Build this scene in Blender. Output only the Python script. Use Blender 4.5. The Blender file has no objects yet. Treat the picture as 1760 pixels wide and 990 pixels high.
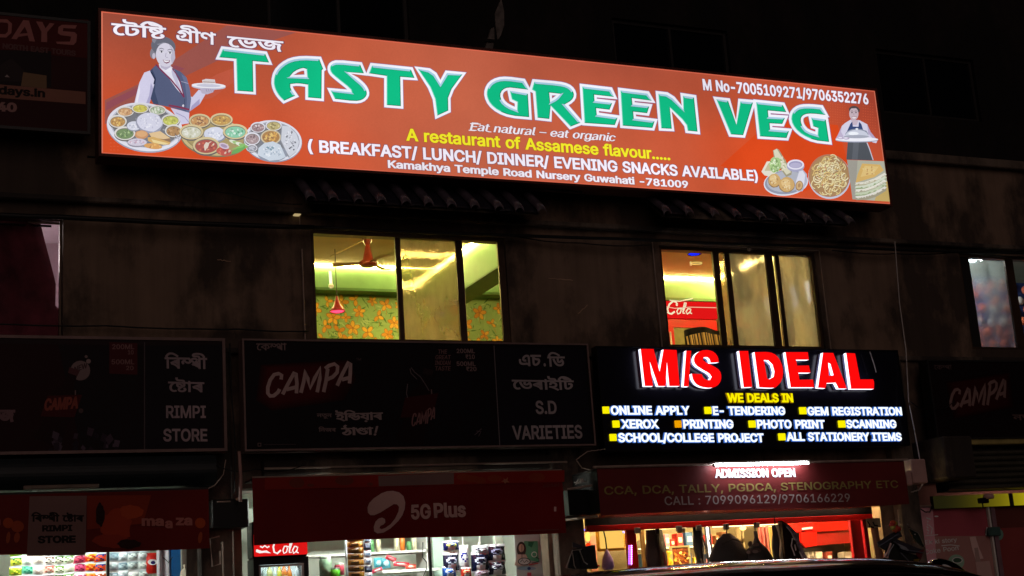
import bpy, math, random
from mathutils import Vector, Matrix
from mathutils.geometry import tessellate_polygon
random.seed(7)
SC = bpy.context.scene
COL = SC.collection
# ---------------------------------------------------------------- camera, world, light, exposure
CAM = Vector((0.0, -14.0, 1.5))
yaw, pitch, roll, FPX = 0.419718, 0.229747, -0.0697758, 2437.64
_f = Vector((math.sin(yaw)*math.cos(pitch), math.cos(yaw)*math.cos(pitch), math.sin(pitch)))
_r = Vector((math.cos(yaw), -math.sin(yaw), 0)); _u = _r.cross(_f)
RR = _r*math.cos(roll)+_u*math.sin(roll); UU = _u*math.cos(roll)-_r*math.sin(roll)
cam = bpy.data.cameras.new('camera'); cam.sensor_width = 36; cam.lens = FPX/1760*36
cam.clip_start = 0.05; cam.clip_end = 500
camo = bpy.data.objects.new('camera', cam); COL.objects.link(camo)
camo.matrix_world = Matrix(((RR.x, UU.x, -_f.x, CAM.x), (RR.y, UU.y, -_f.y, CAM.y), (RR.z, UU.z, -_f.z, CAM.z), (0, 0, 0, 1)))
SC.camera = camo
W = bpy.data.worlds.new('World'); SC.world = W; W.use_nodes = True
nt = W.node_tree; bg = nt.nodes['Background']
sky = nt.nodes.new('ShaderNodeTexSky'); sky.sky_type = 'NISHITA'; sky.sun_disc = False
sky.sun_elevation = math.radians(-4); sky.sun_rotation = math.radians(200)
nt.links.new(sky.outputs[0], bg.inputs[0]); bg.inputs[1].default_value = 0.02
# the dim warm glow of the street behind the camera, as one very soft weak lamp
sun = bpy.data.lights.new('street_glow', 'SUN'); sun.energy = 0.24; sun.angle = math.radians(50); sun.color = (1.0, 0.74, 0.66)
suno = bpy.data.objects.new('street_glow', sun); COL.objects.link(suno)
suno.rotation_euler = Vector((0.25, 1.0, -0.42)).to_track_quat('-Z', 'Y').to_euler()
SC.view_settings.view_transform = 'Standard'; SC.view_settings.look = 'None'
SC.view_settings.exposure = 0; SC.view_settings.gamma = 1
SC.render.engine = 'CYCLES'
SC.cycles.max_bounces = 6; SC.cycles.sample_clamp_indirect = 4; SC.cycles.use_denoising = True
SC.cycles.caustics_reflective = False; SC.cycles.caustics_refractive = False

def ray(px, py):
    return _f + RR*((px-880)/FPX) - UU*((py-495)/FPX)
def at(px, py, y=0.0):           # the point of the plane y = const that a photo pixel looks at
    d = ray(px, py); t = (y-CAM.y)/d.y
    return CAM + d*t
def rect(tl, tr, br, bl, y=0.0): # true rectangle on the plane y from four corners
    a, b, c, d = at(*tl, y), at(*tr, y), at(*br, y), at(*bl, y)
    return (a.x+d.x)/2, (b.x+c.x)/2, (c.z+d.z)/2, (a.z+b.z)/2
def lin(c):
    c = c/255.0
    return c/12.92 if c <= 0.04045 else ((c+0.055)/1.055)**2.4
def hexc(h):
    if not isinstance(h, str): return tuple(h)
    h = h.lstrip('#'); return tuple(lin(int(h[i:i+2], 16)) for i in (0, 2, 4))

# ---------------------------------------------------------------- materials
MATS = {}
def nodes(m):
    m.use_nodes = True; n = m.node_tree; n.nodes.clear(); o = n.nodes.new('ShaderNodeOutputMaterial'); return n, o
def surf(name, col, rough=0.6, metal=0.0, var=0.25, scale=6.0, bump=0.15, spec=0.4, dirt=None, coat=0.0, alpha=1):
    if name in MATS: return MATS[name]
    m = bpy.data.materials.new(name); n, o = nodes(m); L = n.links.new
    b = n.nodes.new('ShaderNodeBsdfPrincipled'); c = hexc(col)
    tc = n.nodes.new('ShaderNodeTexCoord')
    nz = n.nodes.new('ShaderNodeTexNoise'); nz.inputs['Scale'].default_value = scale; nz.inputs['Detail'].default_value = 6
    L(tc.outputs['Object'], nz.inputs['Vector'])
    r = n.nodes.new('ShaderNodeValToRGB'); r.color_ramp.elements[0].position = .3; r.color_ramp.elements[1].position = .7
    r.color_ramp.elements[0].color = tuple(x*(1-var) for x in c)+(1,); r.color_ramp.elements[1].color = tuple(min(1, x*(1+var)) for x in c)+(1,)
    L(nz.outputs['Fac'], r.inputs['Fac']); out = r.outputs['Color']
    if dirt:
        n2 = n.nodes.new('ShaderNodeTexNoise'); n2.inputs['Scale'].default_value = 0.9; n2.inputs['Detail'].default_value = 8; n2.inputs['Roughness'].default_value = .62
        mp = n.nodes.new('ShaderNodeMapping'); mp.inputs['Scale'].default_value = (1.0, 1.0, 0.55)
        L(tc.outputs['Object'], mp.inputs['Vector']); L(mp.outputs[0], n2.inputs['Vector'])
        r2 = n.nodes.new('ShaderNodeValToRGB'); r2.color_ramp.elements[0].position = .47; r2.color_ramp.elements[1].position = .56
        L(n2.outputs['Fac'], r2.inputs['Fac'])
        mx = n.nodes.new('ShaderNodeMix'); mx.data_type = 'RGBA'; mx.inputs['A'].default_value = hexc(dirt)+(1,)
        L(r2.outputs['Color'], mx.inputs['Factor']); L(out, mx.inputs['B']); out = mx.outputs['Result']
        m5 = n.nodes.new('ShaderNodeMapping'); m5.inputs['Scale'].default_value = (5.5, 1, .22); L(tc.outputs['Object'], m5.inputs['Vector'])   # rain streaks
        n5 = n.nodes.new('ShaderNodeTexNoise'); n5.inputs['Scale'].default_value = 1.4; n5.inputs['Detail'].default_value = 9; n5.inputs['Roughness'].default_value = .7; L(m5.outputs[0], n5.inputs['Vector'])
        r5 = n.nodes.new('ShaderNodeMapRange'); r5.inputs['From Min'].default_value = .42; r5.inputs['From Max'].default_value = .66; r5.inputs['To Min'].default_value = 1.06; r5.inputs['To Max'].default_value = .8; L(n5.outputs['Fac'], r5.inputs['Value'])
        v5 = n.nodes.new('ShaderNodeVectorMath'); v5.operation = 'SCALE'; L(out, v5.inputs[0]); L(r5.outputs[0], v5.inputs['Scale']); out = v5.outputs[0]
    L(out, b.inputs['Base Color']); b.inputs['Roughness'].default_value = rough; b.inputs['Metallic'].default_value = metal
    b.inputs['Specular IOR Level'].default_value = spec; b.inputs['Coat Weight'].default_value = coat
    if bump:
        bp = n.nodes.new('ShaderNodeBump'); bp.inputs['Strength'].default_value = bump; bp.inputs['Distance'].default_value = .01
        n3 = n.nodes.new('ShaderNodeTexNoise'); n3.inputs['Scale'].default_value = scale*7; L(tc.outputs['Object'], n3.inputs['Vector'])
        L(n3.outputs['Fac'], bp.inputs['Height']); L(bp.outputs[0], b.inputs['Normal'])
    L(b.outputs[0], o.inputs[0]); MATS[name] = m; return m
def glow(name, col, strength=1.0, sample=True):
    if name in MATS: return MATS[name]
    m = bpy.data.materials.new(name); n, o = nodes(m); e = n.nodes.new('ShaderNodeEmission')
    e.inputs[0].default_value = hexc(col)+(1,); e.inputs[1].default_value = strength
    n.links.new(e.outputs[0], o.inputs[0])
    if not sample: m.cycles.emission_sampling = 'NONE'
    MATS[name] = m; return m
def printed(name, lit=0.0, rough=0.45, spec=0.3, fab=False):  # colours come from the mesh's own print colours
    m = bpy.data.materials.new(name); n, o = nodes(m); L = n.links.new
    a = n.nodes.new('ShaderNodeAttribute'); a.attribute_name = 'Col'
    tc = n.nodes.new('ShaderNodeTexCoord'); nz = n.nodes.new('ShaderNodeTexNoise'); nz.inputs['Scale'].default_value = 1.1; nz.inputs['Detail'].default_value = 5
    L(tc.outputs['Object'], nz.inputs['Vector'])
    mr = n.nodes.new('ShaderNodeMapRange'); mr.inputs['From Min'].default_value = .3; mr.inputs['From Max'].default_value = .7
    mr.inputs['To Min'].default_value = .86 if lit else .75; mr.inputs['To Max'].default_value = 1.05 if lit else 1.1
    L(nz.outputs['Fac'], mr.inputs['Value'])
    fac = mr.outputs[0]
    if lit:   # faint weave of the flex cloth
        n4 = n.nodes.new('ShaderNodeTexNoise'); n4.inputs['Scale'].default_value = 70; L(tc.outputs['Object'], n4.inputs['Vector'])
        m4 = n.nodes.new('ShaderNodeMapRange'); m4.inputs['To Min'].default_value = .93; m4.inputs['To Max'].default_value = 1.07; L(n4.outputs['Fac'], m4.inputs['Value'])
        mm = n.nodes.new('ShaderNodeMath'); mm.operation = 'MULTIPLY'; L(fac, mm.inputs[0]); L(m4.outputs[0], mm.inputs[1]); fac = mm.outputs[0]
    v = n.nodes.new('ShaderNodeVectorMath'); v.operation = 'SCALE'; L(a.outputs['Color'], v.inputs[0]); L(fac, v.inputs['Scale'])
    if lit:
        e = n.nodes.new('ShaderNodeEmission'); L(v.outputs[0], e.inputs[0]); e.inputs[1].default_value = lit; L(e.outputs[0], o.inputs[0])
        m.cycles.emission_sampling = 'NONE'
    else:
        b = n.nodes.new('ShaderNodeBsdfPrincipled'); L(v.outputs[0], b.inputs['Base Color']); b.inputs['Roughness'].default_value = rough
        b.inputs['Specular IOR Level'].default_value = spec; L(b.outputs[0], o.inputs[0])
    MATS[name] = m; return m
def pane_mat(name, haze=0.35, rough=0.12, tint=(.9, .88, .8), bump=0.5, clearw=False, dust=(.86, .82, .72)):
    m = bpy.data.materials.new(name); n, o = nodes(m); L = n.links.new
    rf = n.nodes.new('ShaderNodeBsdfRefraction'); rf.inputs['IOR'].default_value = 1.25; rf.inputs['Roughness'].default_value = rough; rf.inputs[0].default_value = tint+(1,)
    tr = n.nodes.new('ShaderNodeBsdfTransparent'); tr.inputs[0].default_value = tint+(1,)
    df = n.nodes.new('ShaderNodeBsdfTranslucent'); df.inputs[0].default_value = dust+(1,)
    di = n.nodes.new('ShaderNodeBsdfDiffuse'); di.inputs[0].default_value = (.35, .32, .27, 1)
    tc = n.nodes.new('ShaderNodeTexCoord'); nz = n.nodes.new('ShaderNodeTexNoise'); nz.inputs['Scale'].default_value = 46; nz.inputs['Detail'].default_value = 3
    L(tc.outputs['Object'], nz.inputs['Vector']); bp = n.nodes.new('ShaderNodeBump'); bp.inputs['Strength'].default_value = bump; bp.inputs['Distance'].default_value = .012
    L(nz.outputs['Fac'], bp.inputs['Height']); L(bp.outputs[0], rf.inputs['Normal'])
    n2 = n.nodes.new('ShaderNodeTexNoise'); n2.inputs['Scale'].default_value = 3.2; n2.inputs['Detail'].default_value = 7
    mp = n.nodes.new('ShaderNodeMapping'); mp.inputs['Scale'].default_value = (1.6, 1, .5); L(tc.outputs['Object'], mp.inputs[0]); L(mp.outputs[0], n2.inputs['Vector'])
    mr = n.nodes.new('ShaderNodeMapRange'); mr.inputs['From Min'].default_value = .35; mr.inputs['From Max'].default_value = .68
    mr.inputs['To Min'].default_value = haze*.45; mr.inputs['To Max'].default_value = min(.95, haze*1.6); L(n2.outputs['Fac'], mr.inputs['Value'])
    m0 = n.nodes.new('ShaderNodeMixShader'); m0.inputs[0].default_value = .25; L(df.outputs[0], m0.inputs[1]); L(di.outputs[0], m0.inputs[2])
    mA = n.nodes.new('ShaderNodeMixShader'); mA.inputs[0].default_value = .35 if not clearw else 1.0; L(rf.outputs[0], mA.inputs[1]); L(tr.outputs[0], mA.inputs[2])
    mx = n.nodes.new('ShaderNodeMixShader'); L(mr.outputs[0], mx.inputs[0]); L(mA.outputs[0], mx.inputs[1]); L(m0.outputs[0], mx.inputs[2])
    gl = n.nodes.new('ShaderNodeBsdfGlossy'); gl.inputs['Roughness'].default_value = .06
    fr = n.nodes.new('ShaderNodeFresnel'); fr.inputs[0].default_value = 1.35
    m2 = n.nodes.new('ShaderNodeMixShader'); L(fr.outputs[0], m2.inputs[0]); L(mx.outputs[0], m2.inputs[1]); L(gl.outputs[0], m2.inputs[2])
    L(m2.outputs[0], o.inputs[0]); MATS[name] = m; return m

# ---------------------------------------------------------------- object helpers
def tag(o, label=None, cat=None, group=None, kind=None):
    if label: o['label'] = label
    if cat: o['category'] = cat
    if group: o['group'] = group
    if kind: o['kind'] = kind
    return o
def base_of(o):
    v = Vector((0, 0, 0))
    while o is not None: v += o.location; o = o.parent
    return v
def thing(name, loc, label, cat, group=None):
    o = bpy.data.objects.new(name, None); o.empty_display_size = .1; COL.objects.link(o); o.location = loc
    return tag(o, label, cat, group)
class MB:
    def __init__(s): s.v = []; s.f = []; s.c = []; s.col = None
    def add(s, vs, fs, c=None):
        k = len(s.v); s.v += [tuple(x) for x in vs]
        for f in fs: s.f.append(tuple(i+k for i in f)); s.c.append(c if c is not None else s.col)
        return s
    def box(s, x0, x1, y0, y1, z0, z1, c=None):
        return s.add([(x0,y0,z0),(x1,y0,z0),(x1,y1,z0),(x0,y1,z0),(x0,y0,z1),(x1,y0,z1),(x1,y1,z1),(x0,y1,z1)],
                     [(0,3,2,1),(4,5,6,7),(0,1,5,4),(1,2,6,5),(2,3,7,6),(3,0,4,7)], c)
    def cham(s, x0, x1, y0, y1, z0, z1, b, c=None):   # box with bevelled edges
        b = min(b, (x1-x0)/2.01, (y1-y0)/2.01, (z1-z0)/2.01); V = []
        for X in (0, 1):
            for Y in (0, 1):
                for Z in (0, 1):
                    x = (x0, x1)[X]; y = (y0, y1)[Y]; z = (z0, z1)[Z]; sx, sy, sz = 1-2*X, 1-2*Y, 1-2*Z
                    V += [(x, y+sy*b, z+sz*b), (x+sx*b, y, z+sz*b), (x+sx*b, y+sy*b, z)]
        i = lambda X, Y, Z, k: (X*4+Y*2+Z)*3+k
        F = []
        for a in (0, 1):
            F.append((i(a,0,0,0), i(a,1,0,0), i(a,1,1,0), i(a,0,1,0)) if a else (i(a,0,0,0), i(a,0,1,0), i(a,1,1,0), i(a,1,0,0)))
            F.append((i(0,a,0,1), i(0,a,1,1), i(1,a,1,1), i(1,a,0,1)) if a else (i(0,a,0,1), i(1,a,0,1), i(1,a,1,1), i(0,a,1,1)))
            F.append((i(0,0,a,2), i(1,0,a,2), i(1,1,a,2), i(0,1,a,2)) if a else (i(0,0,a,2), i(0,1,a,2), i(1,1,a,2), i(1,0,a,2)))
        for a in (0, 1):
            for b2 in (0, 1):
                F.append((i(a,b2,0,0), i(a,b2,1,0), i(a,b2,1,1), i(a,b2,0,1)))
                F.append((i(a,0,b2,0), i(a,1,b2,0), i(a,1,b2,2), i(a,0,b2,2)))
                F.append((i(0,a,b2,1), i(1,a,b2,1), i(1,a,b2,2), i(0,a,b2,2)))
                for z in (0, 1): F.append((i(a,b2,z,0), i(a,b2,z,1), i(a,b2,z,2)))
        return s.add(V, F, c)
    def frame(s, x0, x1, y0, y1, z0, z1, w, c=None):   # picture-frame of four bars, butted
        s.box(x0, x1, y0, y1, z1-w, z1, c); s.box(x0, x1, y0, y1, z0, z0+w, c)
        s.box(x0, x0+w, y0, y1, z0+w, z1-w, c); s.box(x1-w, x1, y0, y1, z0+w, z1-w, c); return s
    def tube(s, pts, r, n=8, c=None, cap=True):
        P = [Vector(p) for p in pts]; rings = []
        for i, p in enumerate(P):
            t = (P[min(i+1, len(P)-1)]-P[max(i-1, 0)]).normalized()
            a = t.cross(Vector((0, 0, 1)));
            if a.length < .05: a = t.cross(Vector((0, 1, 0)))
            a.normalize(); b = t.cross(a); rr = r[i] if isinstance(r, (list, tuple)) else r
            rings.append([p+a*math.cos(2*math.pi*k/n)*rr+b*math.sin(2*math.pi*k/n)*rr for k in range(n)])
        V = [q for g in rings for q in g]; F = []
        for i in range(len(P)-1):
            for k in range(n): F.append((i*n+k, i*n+(k+1) % n, (i+1)*n+(k+1) % n, (i+1)*n+k))
        if cap: F += [tuple(range(n))[::-1], tuple((len(P)-1)*n+k for k in range(n))]
        return s.add(V, F, c)
    def lathe(s, ctr, prof, n=20, c=None, axis='z'):
        V = []; F = []; C = Vector(ctr)
        for (r, h) in prof:
            for k in range(n):
                a = 2*math.pi*k/n
                d = Vector((r*math.cos(a), r*math.sin(a), h)) if axis == 'z' else Vector((r*math.cos(a), h, r*math.sin(a)))
                V.append(C+d)
        for i in range(len(prof)-1):
            for k in range(n): F.append((i*n+k, i*n+(k+1) % n, (i+1)*n+(k+1) % n, (i+1)*n+k))
        return s.add(V, F, c)
    def prism(s, pts, y0, y1, c=None):       # pts: (x,z) outline, extruded in y
        n = len(pts); V = [(x, y0, z) for x, z in pts]+[(x, y1, z) for x, z in pts]
        T = tessellate_polygon([[Vector((x, z, 0)) for x, z in pts]])
        F = [tuple(t) for t in T]+[tuple(i+n for i in t[::-1]) for t in T]+[(i, (i+1) % n, (i+1) % n+n, i+n) for i in range(n)]
        return s.add(V, F, c)
    def grid(s, fn, nu, nv, c=None):
        V = [fn(i/nu, j/nv) for j in range(nv+1) for i in range(nu+1)]
        F = [(j*(nu+1)+i, j*(nu+1)+i+1, (j+1)*(nu+1)+i+1, (j+1)*(nu+1)+i) for j in range(nv) for i in range(nu)]
        return s.add(V, F, c)
    def build(s, name, mat, parent=None, smooth=False, **props):
        B = base_of(parent); me = bpy.data.meshes.new(name)
        me.from_pydata([(x-B.x, y-B.y, z-B.z) for x, y, z in s.v], [], s.f)
        if any(c is not None for c in s.c):
            ca = me.color_attributes.new('Col', 'FLOAT_COLOR', 'CORNER'); buf = []
            for f, c in zip(s.f, s.c):
                c = c or (.5, .5, .5)
                if len(c) == len(f) and isinstance(c[0], (tuple, list)):
                    for q in c: buf += [q[0], q[1], q[2], 1]
                else: buf += [c[0], c[1], c[2], 1]*len(f)
            ca.data.foreach_set('color', buf)
        me.materials.append(mat)
        if smooth: me.polygons.foreach_set('use_smooth', [True]*len(me.polygons))
        me.update(); o = bpy.data.objects.new(name, me); COL.objects.link(o)
        if parent is not None: o.parent = parent
        for k, v in props.items(): o[k] = v
        return o

# ---------------------------------------------------------------- lettering
def _dec(s):
    D = {}
    for ln in s.strip('\n').split('\n'):
        k, a, cs = ln.split('=')
        D[k] = (int(a), [[tuple(map(int, p.split(','))) for p in c.split(';')] for c in cs.split('|') if c])
    return D
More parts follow.
